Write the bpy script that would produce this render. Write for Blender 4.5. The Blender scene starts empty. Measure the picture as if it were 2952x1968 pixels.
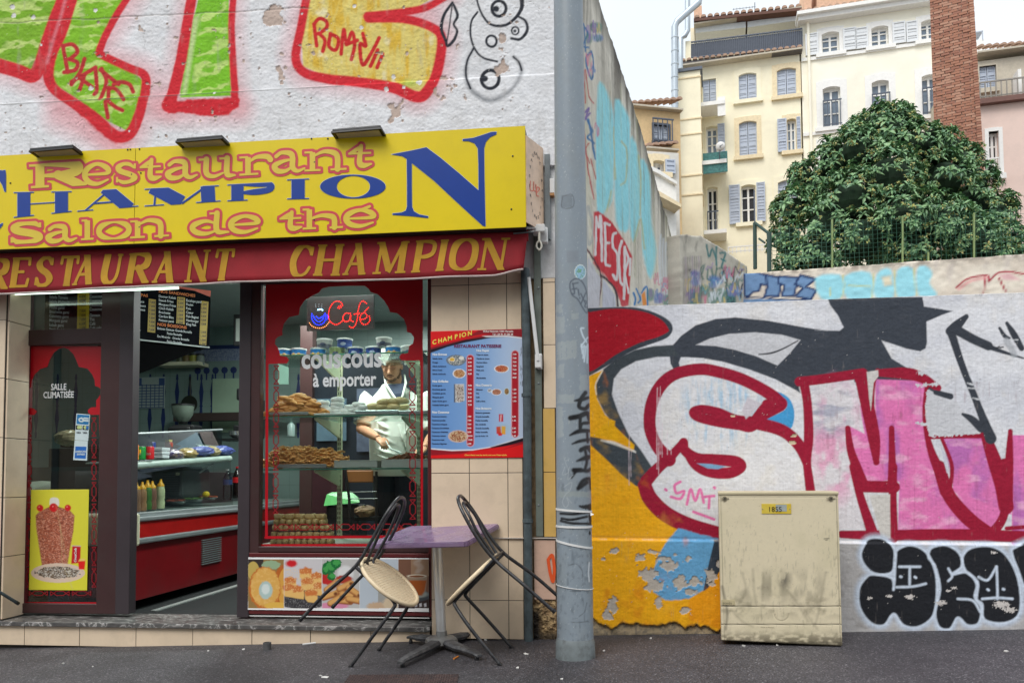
import bpy,bmesh,math,random
import numpy as np
from mathutils import Vector,Matrix
random.seed(7)
RNG=np.random.RandomState(11)
SC=bpy.context.scene
COL=SC.collection
# ------------------------------------------------------------------ camera
F=2200.0                       # focal length in pixels of the 2952 px wide photograph
CX,PY=1476.0,1269.0          # principal point
YAW,PITCH,ROLL=math.radians(-6.2),math.radians(2.74),math.radians(-0.41)
CAMP=Vector((0.0,-4.9,1.18))
_f=Vector((math.sin(YAW)*math.cos(PITCH),math.cos(YAW)*math.cos(PITCH),math.sin(PITCH)))
_r=Vector((math.cos(YAW),-math.sin(YAW),0))
_u=_r.cross(_f)
_r,_u=(_r*math.cos(ROLL) + _u*math.sin(ROLL)),(_u*math.cos(ROLL) - _r*math.sin(ROLL))
# world up must lean towards image left
cam=bpy.data.cameras.new('camera');camo=bpy.data.objects.new('camera',cam);COL.objects.link(camo)
M3=Matrix((_r,_u,-_f)).transposed()
camo.matrix_world=Matrix.Translation(CAMP) @ M3.to_4x4()
cam.sensor_width=36;cam.lens=36*F/2952;cam.clip_start=0.05;cam.clip_end=600
cam.shift_x=0.0;cam.shift_y=(PY-984)/2952
SC.camera=camo
# ------------------------------------------------------------------ world, sun, exposure
W=bpy.data.worlds.new('World');SC.world=W;W.use_nodes=True
nt=W.node_tree;nt.nodes.clear()
sky=nt.nodes.new('ShaderNodeTexSky');sky.sky_type='NISHITA';sky.sun_disc=False
sky.sun_elevation=math.radians(55);sky.sun_rotation=math.radians(150);sky.dust_density=3.0;sky.air_density=1.0
hs=nt.nodes.new('ShaderNodeHueSaturation');hs.inputs['Saturation'].default_value=0.30
bgn=nt.nodes.new('ShaderNodeBackground');bgn.inputs['Strength'].default_value=0.15
cld=nt.nodes.new('ShaderNodeMixRGB');cld.blend_type='MIX';cld.inputs[0].default_value=0.93
ctc=nt.nodes.new('ShaderNodeTexCoord');cno=nt.nodes.new('ShaderNodeTexNoise');cno.inputs['Scale'].default_value=2.2;cno.inputs['Detail'].default_value=3
crp=nt.nodes.new('ShaderNodeValToRGB')
crp.color_ramp.elements[0].position=0.35;crp.color_ramp.elements[0].color=(4.1,4.6,5.0,1)
crp.color_ramp.elements[1].position=0.65;crp.color_ramp.elements[1].color=(4.9,5.1,5.3,1)
nt.links.new(ctc.outputs['Generated'],cno.inputs['Vector']);nt.links.new(cno.outputs['Fac'],crp.inputs[0])
outn=nt.nodes.new('ShaderNodeOutputWorld')
nt.links.new(sky.outputs[0],hs.inputs['Color']);nt.links.new(hs.outputs[0],cld.inputs[1]);nt.links.new(crp.outputs[0],cld.inputs[2])
nt.links.new(cld.outputs[0],bgn.inputs[0]);nt.links.new(bgn.outputs[0],outn.inputs[0])
sl=bpy.data.lights.new('sun','SUN');sl.energy=1.5;sl.angle=math.radians(32);sl.color=(1.0,0.97,0.93)
so=bpy.data.objects.new('sun',sl);COL.objects.link(so)
so.rotation_euler=(math.radians(38),0,math.radians(-24));so.location=(0,-10,20)
SC.view_settings.view_transform='Standard';SC.view_settings.look='None'
SC.view_settings.exposure=0.55;SC.view_settings.gamma=1.0
try: SC.view_settings.use_curve_mapping=False
except Exception: pass
SC.render.engine='CYCLES'
SC.cycles.transparent_max_bounces=24;SC.cycles.max_bounces=7
SC.cycles.use_denoising=True
SC.cycles.sample_clamp_indirect=6.0

# ------------------------------------------------------------------ geometry helpers
def ray(px,py):
    return (_f*F + _r*(px-CX) + _u*(PY-py))
def proj(P):
    """world points (n,3) array -> source pixel arrays"""
    d=P - np.array(CAMP)
    z=d @ np.array(_f)
    return CX + F*(d @ np.array(_r))/z,PY - F*(d @ np.array(_u))/z
class Plane:
    """upright plane through p0, ang = turn from the facade direction (radians); u runs right, v up, n towards the viewer"""
    def __init__(s,p0,ang=0.0):
        s.o=Vector(p0);s.u=Vector((math.cos(ang),math.sin(ang),0));s.v=Vector((0,0,1))
        s.n=Vector((math.sin(ang),-math.cos(ang),0));s.ang=ang
    def hit(s,px,py,out=0.0):
        d=ray(px,py);o=s.o + s.n*out
        return CAMP + d*((o-CAMP).dot(s.n)/d.dot(s.n))
    def uv(s,px,py):
        q=s.hit(px,py)-s.o
        return q.dot(s.u),q.z
    def pt(s,u,v,out=0.0):
        return s.o + s.u*u + s.v*v + s.n*out
    def off(s,out):
        return Plane(s.o + s.n*out,s.ang)
def cplane(px,py,depth,angaxis):
    """plane through the pixel at optical depth; angaxis = its turn relative to the picture plane in degrees (positive: right end nearer)"""
    d=ray(px,py);P=CAMP + d*(depth/F)
    return Plane((P.x,P.y,0),-math.radians(angaxis) - YAW)
def hfloor(px,py,z):
    d=ray(px,py);t=(z-CAMP.z)/d.z
    return CAMP + d*t
FAC=Plane((0,0,0),0.0)

# ------------------------------------------------------------------ object helpers
def link(o,parent=None):
    COL.objects.link(o)
    if parent is not None:
        o.parent=parent
    return o
def tag(o,label=None,cat=None,group=None,kind=None):
    if label: o['label']=label
    if cat: o['category']=cat
    if group: o['group']=group
    if kind: o['kind']=kind
    return o
def thing(name,label,cat,loc=(0,0,0),rot=(0,0,0),group=None,kind=None):
    o=bpy.data.objects.new(name,None);o.empty_display_size=0.1
    COL.objects.link(o);o.location=loc;o.rotation_euler=rot
    return tag(o,label,cat,group,kind)
ROOTS={}
def mesh(name,V,Fc,mat,parent=None,smooth=False,world=True):
    """one mesh object; vertices in world coordinates when world=True even under an (unrotated or rotated) parent"""
    me=bpy.data.meshes.new(name);me.from_pydata([tuple(v) for v in V],[],Fc);me.update()
    return place(name,me,mat,parent,smooth,world)
def place(name,me,mat,parent=None,smooth=False,world=True):
    o=bpy.data.objects.new(name,me)
    for m in (mat if isinstance(mat,(list,tuple)) else [mat]):
        if m is not None: me.materials.append(m)
    if smooth:
        me.polygons.foreach_set('use_smooth',[True]*len(me.polygons))
    COL.objects.link(o)
    if parent is not None:
        o.parent=parent
        if world:
            o.matrix_parent_inverse=wmat(parent).inverted()
    return o
def wmat(o):
    m=Matrix.LocRotScale(o.location,o.rotation_euler,o.scale)
    return (wmat(o.parent) @ o.matrix_parent_inverse @ m) if o.parent else m
class MB:
    """collects shapes, builds ONE mesh object"""
    def __init__(s): s.V=[];s.F=[];s.mi=[];s.m=0
    def add(s,V,Fc):
        b=len(s.V);s.V += [Vector(v) for v in V];s.F += [tuple(i+b for i in f) for f in Fc];s.mi += [s.m]*len(Fc);return s
    def mat(s,i): s.m=i;return s
    def box(s,c,d,R=None,bev=0.0):
        x,y,z=d[0]/2,d[1]/2,d[2]/2;R=R or Matrix.Identity(3);c=Vector(c)
        if bev <= 0:
            V=[(i*x,j*y,k*z) for k in (-1,1) for j in (-1,1) for i in (-1,1)]
            s.add([c + R @ Vector(v) for v in V],[(0,2,3,1),(4,5,7,6),(0,1,5,4),(2,6,7,3),(0,4,6,2),(1,3,7,5)])
        else:
            bm=bmesh.new();bmesh.ops.create_cube(bm,size=1.0)
            for v in bm.verts: v.co=Vector((v.co.x*2*x,v.co.y*2*y,v.co.z*2*z))
            bmesh.ops.bevel(bm,geom=list(bm.edges),offset=bev,segments=2,affect='EDGES',profile=0.5)
            bm.verts.index_update()
            s.add([c + R @ v.co for v in bm.verts],[tuple(v.index for v in f.verts) for f in bm.faces]);bm.free()
        return s
    def pbox(s,pl,u0,u1,v0,v1,o0,o1,bev=0.0):
        """box on a plane: u and v ranges, out-of-plane range"""
        R=Matrix((pl.u,pl.n,pl.v)).transposed()
        return s.box(pl.pt((u0+u1)/2,(v0+v1)/2,(o0+o1)/2),(abs(u1-u0),abs(o1-o0),abs(v1-v0)),R,bev)
    def ppx(s,pl,x0,y0,x1,y1,o0,o1,bev=0.0):
        """box on a plane through the two pixel corners"""
        a=pl.uv(x0,y0);b=pl.uv(x1,y1)
        return s.pbox(pl,min(a[0],b[0]),max(a[0],b[0]),min(a[1],b[1]),max(a[1],b[1]),o0,o1,bev)
    def quadslab(s,pl,pts,o0,o1):
        """prism of a polygon given in pixels on a plane"""
        uv=[pl.uv(*p) for p in pts]
        return s.uvslab(pl,uv,o0,o1)
    def uvslab(s,pl,uv,o0,o1):
        n=len(uv)
        V=[pl.pt(u,v,o0) for u,v in uv] + [pl.pt(u,v,o1) for u,v in uv]
        Fc=[tuple(range(n,2*n)),tuple(reversed(range(n)))] + [(i,(i+1) % n,n+(i+1) % n,n+i) for i in range(n)]
        return s.add(V,Fc)
    def tube(s,pts,r,n=10,closed=False,cap=True):
        pts=[Vector(p) for p in pts];m=len(pts)
        rs=r if isinstance(r,(list,tuple)) else [r]*m
        prev=None;V=[]
        for i,p in enumerate(pts):
            a=pts[i-1] if (i > 0 or closed) else p;b=pts[(i+1) % m] if (i < m-1 or closed) else p
            t=(b-a)
            t=t.normalized() if t.length > 1e-9 else Vector((0,0,1))
            if prev is None:
                x=t.orthogonal().normalized()
            else:
                x=prev - t*prev.dot(t)
                x=x.normalized() if x.length > 1e-6 else t.orthogonal().normalized()
            prev=x;y=t.cross(x)
            for k in range(n):
                an=2*math.pi*k/n;V.append(p + (x*math.cos(an)+y*math.sin(an))*rs[i])
        Fc=[]
        for i in range(m if closed else m-1):
            j=(i+1) % m
            for k in range(n):
                Fc.append((i*n+k,i*n+(k+1) % n,j*n+(k+1) % n,j*n+k))
        if cap and not closed:
            Fc.append(tuple(reversed(range(n))));Fc.append(tuple((m-1)*n+k for k in range(n)))
        return s.add(V,Fc)
    def lathe(s,c,prof,n=24,R=None):
        """prof: (radius, height) list from bottom to top"""
        c=Vector(c);R=R or Matrix.Identity(3);V=[];m=len(prof)
        for r,z in prof:
            for k in range(n):
                an=2*math.pi*k/n;V.append(c + R @ Vector((r*math.cos(an),r*math.sin(an),z)))
        Fc=[(i*n+k,i*n+(k+1) % n,(i+1)*n+(k+1) % n,(i+1)*n+k) for i in range(m-1) for k in range(n)]
        if prof[0][0] > 1e-6: Fc.append(tuple(reversed(range(n))))
        if prof[-1][0] > 1e-6: Fc.append(tuple((m-1)*n+k for k in range(n)))
        return s.add(V,Fc)
    def ball(s,c,r,n=10,m=7,R=None):
        rx,ry,rz=r if isinstance(r,(list,tuple)) else (r,r,r);c=Vector(c);R=R or Matrix.Identity(3)
        V=[]
        for i in range(m+1):
            th=math.pi*i/m
            for k in range(n):
                ph=2*math.pi*k/n
                V.append(c + R @ Vector((rx*math.sin(th)*math.cos(ph),ry*math.sin(th)*math.sin(ph),-rz*math.cos(th))))
        return s.add(V,[(i*n+k,i*n+(k+1) % n,(i+1)*n+(k+1) % n,(i+1)*n+k) for i in range(m) for k in range(n)])
    def build(s,name,mat,parent=None,smooth=False,world=True):
        me=bpy.data.meshes.new(name);me.from_pydata([tuple(v) for v in s.V],[],s.F)
        if any(s.mi): me.polygons.foreach_set('material_index',s.mi)
        bm=bmesh.new();bm.from_mesh(me);bmesh.ops.remove_doubles(bm,verts=bm.verts,dist=1e-6);bm.to_mesh(me);bm.free();me.update()
        o=place(name,me,mat,parent,False,world)
        if smooth:
            me.polygons.foreach_set('use_smooth',[True]*len(me.polygons))
            try: me.set_sharp_from_angle(angle=math.radians(38))
            except Exception: pass
        return o
def copy_tree(o,parent=None):
    c=o.copy();COL.objects.link(c)
    if parent is not None: c.parent=parent
    for ch in list(o.children): copy_tree(ch,c)
    return c
def obox(name,mat,parent,*a,**k):
    return MB().box(*a,**k).build(name,mat,parent)

# ------------------------------------------------------------------ smooth curves, noise, signed distance
def cr(pts,n=8,closed=False):
    """Catmull-Rom through 2D/3D points (extra columns are carried along)"""
    P=[np.array(p,float) for p in pts];m=len(P)
    if m < 3: return [tuple(p) for p in P]
    out=[]
    rng=range(m if closed else m-1)
    for i in rng:
        p1,p2=P[i],P[(i+1) % m]
        p0=P[i-1] if (i > 0 or closed) else 2*p1-p2
        p3=P[(i+2) % m] if (i < m-2 or closed) else 2*p2-p1
        for k in range(n):
            t=k/n
            out.append(tuple(0.5*((2*p1)+(-p0+p2)*t+(2*p0-5*p1+4*p2-p3)*t*t+(-p0+3*p1-3*p2+p3)*t**3)))
    if not closed: out.append(tuple(P[-1]))
    return out
_VN={}
def vnoise(x,y,seed=0):
    if seed not in _VN: _VN[seed]=np.random.RandomState(seed).rand(256,256)
    T=_VN[seed]
    xi=np.floor(x).astype(int);yi=np.floor(y).astype(int);fx=x-xi;fy=y-yi
    fx=fx*fx*(3-2*fx);fy=fy*fy*(3-2*fy)
    g=lambda a,b: T[a & 255,b & 255]
    return (g(xi,yi)*(1-fx)+g(xi+1,yi)*fx)*(1-fy)+(g(xi,yi+1)*(1-fx)+g(xi+1,yi+1)*fx)*fy
def fbm(x,y,seed=0,o=4):
    s=0;a=0.5;t=0
    for i in range(o):
        s=s+a*vnoise(x*2**i+17.3*i,y*2**i+5.1*i,seed+i);t += a;a *= 0.5
    return s/t
def sd_seg(X,Y,a,b,wa,wb,cap0=False,cap1=False):
    ax,ay=a;bx,by=b;dx,dy=bx-ax,by-ay;L2=dx*dx+dy*dy+1e-9
    t=((X-ax)*dx+(Y-ay)*dy)/L2;tc=np.clip(t,0,1)
    d=np.hypot(X-ax-tc*dx,Y-ay-tc*dy)-(wa+(wb-wa)*tc)/2
    L=math.sqrt(L2)
    if cap0: d=np.maximum(d,-t*L)
    if cap1: d=np.maximum(d,(t-1)*L)
    return d
def sd_stroke(X,Y,D,pts,w,butt=False,closed=False,pad=30):
    """min the stroke's distance into D (2D arrays on an axis-like grid)"""
    n=len(pts);ws=w if isinstance(w,(list,tuple,np.ndarray)) else [w]*n
    if len(ws) != n: ws=np.interp(np.linspace(0,1,n),np.linspace(0,1,len(ws)),ws)
    m=n if closed else n-1
    for i in range(m):
        a=pts[i][:2];b=pts[(i+1) % n][:2];wa,wb=ws[i],ws[(i+1) % n]
        r=max(wa,wb)/2+pad
        x0,x1=min(a[0],b[0])-r,max(a[0],b[0])+r;y0,y1=min(a[1],b[1])-r,max(a[1],b[1])+r
        sl=sub(X,Y,x0,x1,y0,y1)
        if sl is None: continue
        d=sd_seg(X[sl],Y[sl],a,b,wa,wb,butt and not closed and i == 0,butt and not closed and i == m-1)
        D[sl]=np.minimum(D[sl],d)
    return D
_SUBC={}
def sub(X,Y,x0,x1,y0,y1):
    """slice of the grid whose points may lie in the box (looked up on a coarse copy)"""
    k=8 if min(X.shape) > 40 else 1
    key=(id(X),X.shape)
    if key not in _SUBC:
        _SUBC.clear()
        r=np.unique(np.append(np.arange(0,X.shape[0],k),X.shape[0]-1));c=np.unique(np.append(np.arange(0,X.shape[1],k),X.shape[1]-1))
        x=X[np.ix_(r,c)];y=Y[np.ix_(r,c)]
        g=max(np.abs(np.diff(x,axis=0)).max(initial=0)+np.abs(np.diff(x,axis=1)).max(initial=0),0)
        h=max(np.abs(np.diff(y,axis=0)).max(initial=0)+np.abs(np.diff(y,axis=1)).max(initial=0),0)
        _SUBC[key]=(x,y,r,c,g if k > 1 else 0,h if k > 1 else 0,X)
    x,y,r,c,g,h,_=_SUBC[key]
    m=(x >= x0-g) & (x <= x1+g) & (y >= y0-h) & (y <= y1+h)
    R=np.flatnonzero(m.any(1));K=np.flatnonzero(m.any(0))
    if len(R) == 0 or len(K) == 0: return None
    return (slice(r[R[0]],r[R[-1]]+1),slice(c[K[0]],c[K[-1]]+1))
def sd_poly(X,Y,D,pts,pad=30):
    xs=[p[0] for p in pts];ys=[p[1] for p in pts]
    sl=sub(X,Y,min(xs)-pad,max(xs)+pad,min(ys)-pad,max(ys)+pad)
    if sl is None: return D
    x,y=X[sl],Y[sl];d=np.full(x.shape,1e9);ins=np.zeros(x.shape,bool);n=len(pts)
    for i in range(n):
        (ax,ay),(bx,by)=pts[i][:2],pts[(i+1) % n][:2]
        dx,dy=bx-ax,by-ay;t=np.clip(((x-ax)*dx+(y-ay)*dy)/(dx*dx+dy*dy+1e-9),0,1)
        d=np.minimum(d,(x-ax-t*dx)**2+(y-ay-t*dy)**2)
        if ay != by:
            ins ^= ((ay > y) != (by > y)) & (x < (bx-ax)*(y-ay)/(by-ay)+ax)
    d=np.sqrt(d);d[ins] *= -1
    D[sl]=np.minimum(D[sl],d)
    return D
def lin(c):
    """sRGB 0-255 or hex -> linear"""
    if isinstance(c,str): c=[int(c[i:i+2],16) for i in (0,2,4)]
    return np.array([(v/255/12.92 if v/255 <= 0.04045 else ((v/255+0.055)/1.055)**2.4) for v in c])
# ------------------------------------------------------------------ materials
MATS={}
def newmat(name):
    m=bpy.data.materials.new(name);m.use_nodes=True;n=m.node_tree
    n.nodes.clear();o=n.nodes.new('ShaderNodeOutputMaterial');b=n.nodes.new('ShaderNodeBsdfPrincipled')
    n.links.new(b.outputs[0],o.inputs[0]);return m,n,b,o
def pbr(name,col,rough=0.6,var=0.15,scale=12.0,bump=0.0,bscale=60.0,metal=0.0,spec=0.5,col2=None,coat=0.0,grime=0.0,gscale=3.0,gcol=(0.05,0.045,0.04),emit=None,estr=0.0):
    """principled surface with mottling, fine bump and an optional layer of worn dirt"""
    if name in MATS: return MATS[name]
    m,n,b,o=newmat(name);c=tuple(lin(col)) if (isinstance(col,str) or max(col) > 1) else tuple(col)
    b.inputs['Roughness'].default_value=rough;b.inputs['Metallic'].default_value=metal
    b.inputs['Specular IOR Level'].default_value=spec;b.inputs['Coat Weight'].default_value=coat
    tc=n.nodes.new('ShaderNodeTexCoord');no=n.nodes.new('ShaderNodeTexNoise')
    no.inputs['Scale'].default_value=scale;no.inputs['Detail'].default_value=5;no.inputs['Roughness'].default_value=0.6
    n.links.new(tc.outputs['Object'],no.inputs['Vector'])
    rp=n.nodes.new('ShaderNodeValToRGB');n.links.new(no.outputs['Fac'],rp.inputs[0])
    c2=tuple(lin(col2)) if col2 else tuple(min(1,x*(1+var)) for x in c);c1=c if col2 else tuple(x*(1-var) for x in c)
    rp.color_ramp.elements[0].position=0.3;rp.color_ramp.elements[1].position=0.7
    rp.color_ramp.elements[0].color=(*c1,1);rp.color_ramp.elements[1].color=(*c2,1)
    last=rp.outputs[0]
    if grime > 0:
        g=n.nodes.new('ShaderNodeTexNoise');g.inputs['Scale'].default_value=gscale;g.inputs['Detail'].default_value=8;g.inputs['Roughness'].default_value=0.7
        n.links.new(tc.outputs['Object'],g.inputs['Vector'])
        gr=n.nodes.new('ShaderNodeValToRGB');gr.color_ramp.elements[0].position=0.48;gr.color_ramp.elements[1].position=0.72
        gr.color_ramp.elements[0].color=(0,0,0,1);gr.color_ramp.elements[1].color=(grime,grime,grime,1)
        n.links.new(g.outputs['Fac'],gr.inputs[0])
        mx=n.nodes.new('ShaderNodeMixRGB');mx.inputs[2].default_value=(*gcol,1)
        n.links.new(gr.outputs[0],mx.inputs[0]);n.links.new(last,mx.inputs[1]);last=mx.outputs[0]
    n.links.new(last,b.inputs['Base Color'])
    if bump > 0:
        bn=n.nodes.new('ShaderNodeTexNoise');bn.inputs['Scale'].default_value=bscale;bn.inputs['Detail'].default_value=4
        n.links.new(tc.outputs['Object'],bn.inputs['Vector'])
        bu=n.nodes.new('ShaderNodeBump');bu.inputs['Strength'].default_value=bump;bu.inputs['Distance'].default_value=0.004
        n.links.new(bn.outputs['Fac'],bu.inputs['Height']);n.links.new(bu.outputs[0],b.inputs['Normal'])
    if emit is not None:
        b.inputs['Emission Color'].default_value=(*lin(emit),1);b.inputs['Emission Strength'].default_value=estr
    MATS[name]=m;return m
def paintmat(name,rough=0.75,bump=0.35,bscale=220.0,mott=0.06,spec=0.3):
    """colour comes from the mesh's own paint attribute"""
    m,n,b,o=newmat(name);a=n.nodes.new('ShaderNodeAttribute');a.attribute_name='paint'
    tc=n.nodes.new('ShaderNodeTexCoord');no=n.nodes.new('ShaderNodeTexNoise');no.inputs['Scale'].default_value=45;no.inputs['Detail'].default_value=6
    n.links.new(tc.outputs['Object'],no.inputs['Vector'])
    mr=n.nodes.new('ShaderNodeMapRange');mr.inputs[1].default_value=0.25;mr.inputs[2].default_value=0.75;mr.inputs[3].default_value=1-mott;mr.inputs[4].default_value=1+mott
    n.links.new(no.outputs['Fac'],mr.inputs[0])
    vm=n.nodes.new('ShaderNodeVectorMath');vm.operation='SCALE';n.links.new(a.outputs['Color'],vm.inputs[0]);n.links.new(mr.outputs[0],vm.inputs['Scale'])
    n.links.new(vm.outputs[0],b.inputs['Base Color']);b.inputs['Roughness'].default_value=rough;b.inputs['Specular IOR Level'].default_value=spec
    if bump:
        bn=n.nodes.new('ShaderNodeTexNoise');bn.inputs['Scale'].default_value=bscale;bn.inputs['Detail'].default_value=3
        n.links.new(tc.outputs['Object'],bn.inputs['Vector']);bu=n.nodes.new('ShaderNodeBump');bu.inputs['Strength'].default_value=bump;bu.inputs['Distance'].default_value=0.004
        n.links.new(bn.outputs['Fac'],bu.inputs['Height']);n.links.new(bu.outputs[0],b.inputs['Normal'])
    return m
def glassmat(name,tint=(0.93,0.96,0.95),refl=1.0,rough=0.0):
    m=bpy.data.materials.new(name);m.use_nodes=True;n=m.node_tree;n.nodes.clear()
    o=n.nodes.new('ShaderNodeOutputMaterial');t=n.nodes.new('ShaderNodeBsdfTransparent');g=n.nodes.new('ShaderNodeBsdfGlossy');mx=n.nodes.new('ShaderNodeMixShader')
    t.inputs[0].default_value=(*tint,1);g.inputs['Roughness'].default_value=rough;fr=n.nodes.new('ShaderNodeFresnel');fr.inputs[0].default_value=1.5
    mu=n.nodes.new('ShaderNodeMath');mu.operation='MULTIPLY';mu.inputs[1].default_value=refl;n.links.new(fr.outputs[0],mu.inputs[0])
    n.links.new(mu.outputs[0],mx.inputs[0]);n.links.new(t.outputs[0],mx.inputs[1]);n.links.new(g.outputs[0],mx.inputs[2]);n.links.new(mx.outputs[0],o.inputs[0])
    return m
def emitmat(name,col,s):
    m=bpy.data.materials.new(name);m.use_nodes=True;n=m.node_tree;n.nodes.clear()
    o=n.nodes.new('ShaderNodeOutputMaterial');e=n.nodes.new('ShaderNodeEmission');e.inputs[0].default_value=(*lin(col),1);e.inputs[1].default_value=s
    n.links.new(e.outputs[0],o.inputs[0]);return m
def flat(col,rough=0.55,name=None,**k):
    key=name or ('paint_' + (col if isinstance(col,str) else '%02x%02x%02x' % tuple(col)))
    k.setdefault('var',0.05)
    return pbr(key,col,rough,**k)

# ------------------------------------------------------------------ painted relief surfaces
class Paint:
    """colour and relief of one wall face, evaluated on the wall's own vertices"""
    def __init__(s,X,Y,U,V,base):
        s.X,s.Y,s.U,s.V=X,Y,U,V;s.C=np.zeros(X.shape+(3,));s.C[:]=lin(base);s.H=np.zeros(X.shape)
    def blend(s,col,A,sl=None):
        c=lin(col) if isinstance(col,(str,tuple,list)) else col
        if sl is None: s.C += (c-s.C)*A[...,None]
        else: s.C[sl] += (c-s.C[sl])*A[...,None]
    def D(s): return np.full(s.X.shape,1e3)
    def alpha(s,D,soft): return np.clip(0.5-D/(2*soft),0,1)
    def fill(s,pts,col,soft=1.5,op=1.0,smooth=0,rag=0.0,rs=14.0):
        if smooth: pts=cr(pts,smooth,True)
        pd=4+soft+rag;xs=[q[0] for q in pts];ys=[q[1] for q in pts]
        sl=sub(s.X,s.Y,min(xs)-pd,max(xs)+pd,min(ys)-pd,max(ys)+pd)
        if sl is None: return
        x,y=s.X[sl].copy(),s.Y[sl].copy();D=sd_poly(x,y,np.full(x.shape,1e3),pts,40+soft)
        if rag: D=D+(fbm(x/rs,y/rs,5)-0.5)*rag
        s.blend(col,s.alpha(D,soft)*op,sl)
    def stroke(s,pts,w,col,soft=1.5,op=1.0,smooth=6,butt=False,closed=False,rag=0.0):
        n0=len(pts)
        if isinstance(w,(list,tuple)):
            pts=[(*p[:2],ww) for p,ww in zip(pts,np.interp(np.linspace(0,1,n0),np.linspace(0,1,len(w)),w))]
            q=cr(pts,smooth,closed);w=[max(0.5,p[2]) for p in q];pts=[p[:2] for p in q]
        else: pts=cr(pts,smooth,closed)
        pd=4+soft+rag+max(w if isinstance(w,list) else [w])/2;xs=[q[0] for q in pts];ys=[q[1] for q in pts]
        sl=sub(s.X,s.Y,min(xs)-pd,max(xs)+pd,min(ys)-pd,max(ys)+pd)
        if sl is None: return
        x,y=s.X[sl].copy(),s.Y[sl].copy();D=sd_stroke(x,y,np.full(x.shape,1e3),pts,w,butt,closed,pad=4+soft+rag)
        if rag: D=D+(fbm(x/9,y/9,5)-0.5)*rag
        s.blend(col,s.alpha(D,soft)*op,sl)
def zz(ox,oy,sc):
    def f(*pts): return [(ox+p[0]/sc,oy+p[1]/sc) + tuple(p[2:]) for p in pts]
    f.s=sc
    return f
def relief(name,pl,u0,u1,v0,vtop,du,dv,base,paint,mat,parent,thick=0.25,out=0.0):
    """wall face as a relief grid on a plane; vtop may be a function of u; back and sides close it"""
    nu=int(round((u1-u0)/du))+1;us=np.linspace(u0,u1,nu)
    vt=np.array([vtop(u) for u in us]) if callable(vtop) else np.full(nu,vtop)
    nv=int(round((vt.max()-v0)/dv))+1;t=np.linspace(0,1,nv)[:,None]
    U=np.repeat(us[None,:],nv,0);Vv=v0+t*(vt[None,:]-v0)
    o=np.array(pl.o);un=np.array(pl.u);nn=np.array(pl.n)
    P=o+U[...,None]*un+Vv[...,None]*np.array((0,0,1))+nn*out
    X,Y=proj(P)
    pt=Paint(X,Y,U,Vv,base);paint(pt)
    P=P+nn*pt.H[...,None]
    n=nu*nv;V=P.reshape(-1,3)
    idx=np.arange(n).reshape(nv,nu)
    q=np.stack([idx[:-1,:-1],idx[:-1,1:],idx[1:,1:],idx[1:,:-1]],-1).reshape(-1,4)
    # back + rim
    rim=np.concatenate([idx[0,:],idx[1:,-1],idx[-1,-2::-1],idx[-2:0:-1,0]])
    Pb=(o+U[...,None]*un+Vv[...,None]*np.array((0,0,1))-nn*thick).reshape(-1,3)[rim]
    b0=n;m=len(rim);r2=np.roll(rim,-1);k=np.arange(m)
    side=np.stack([rim,b0+k,b0+(k+1) % m,r2],-1)
    V=np.concatenate([V,Pb]);q=np.concatenate([q,side])
    me=bpy.data.meshes.new(name);me.vertices.add(len(V));me.vertices.foreach_set('co',V.ravel())
    me.loops.add(q.size);me.loops.foreach_set('vertex_index',q.ravel().astype(np.int32))
    me.polygons.add(len(q));me.polygons.foreach_set('loop_start',np.arange(0,q.size,4,dtype=np.int32));me.polygons.foreach_set('loop_total',np.full(len(q),4,dtype=np.int32))
    me.update(calc_edges=True)
    C=np.ones((len(V),4),np.float32);Cc=np.clip(pt.C,0,1).reshape(-1,3);C[:n,:3]=Cc;C[n:,:3]=Cc[rim]
    ca=me.color_attributes.new('paint','FLOAT_COLOR','POINT');ca.data.foreach_set('color',C.ravel())
    return place(name,me,mat,parent,True)

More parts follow.
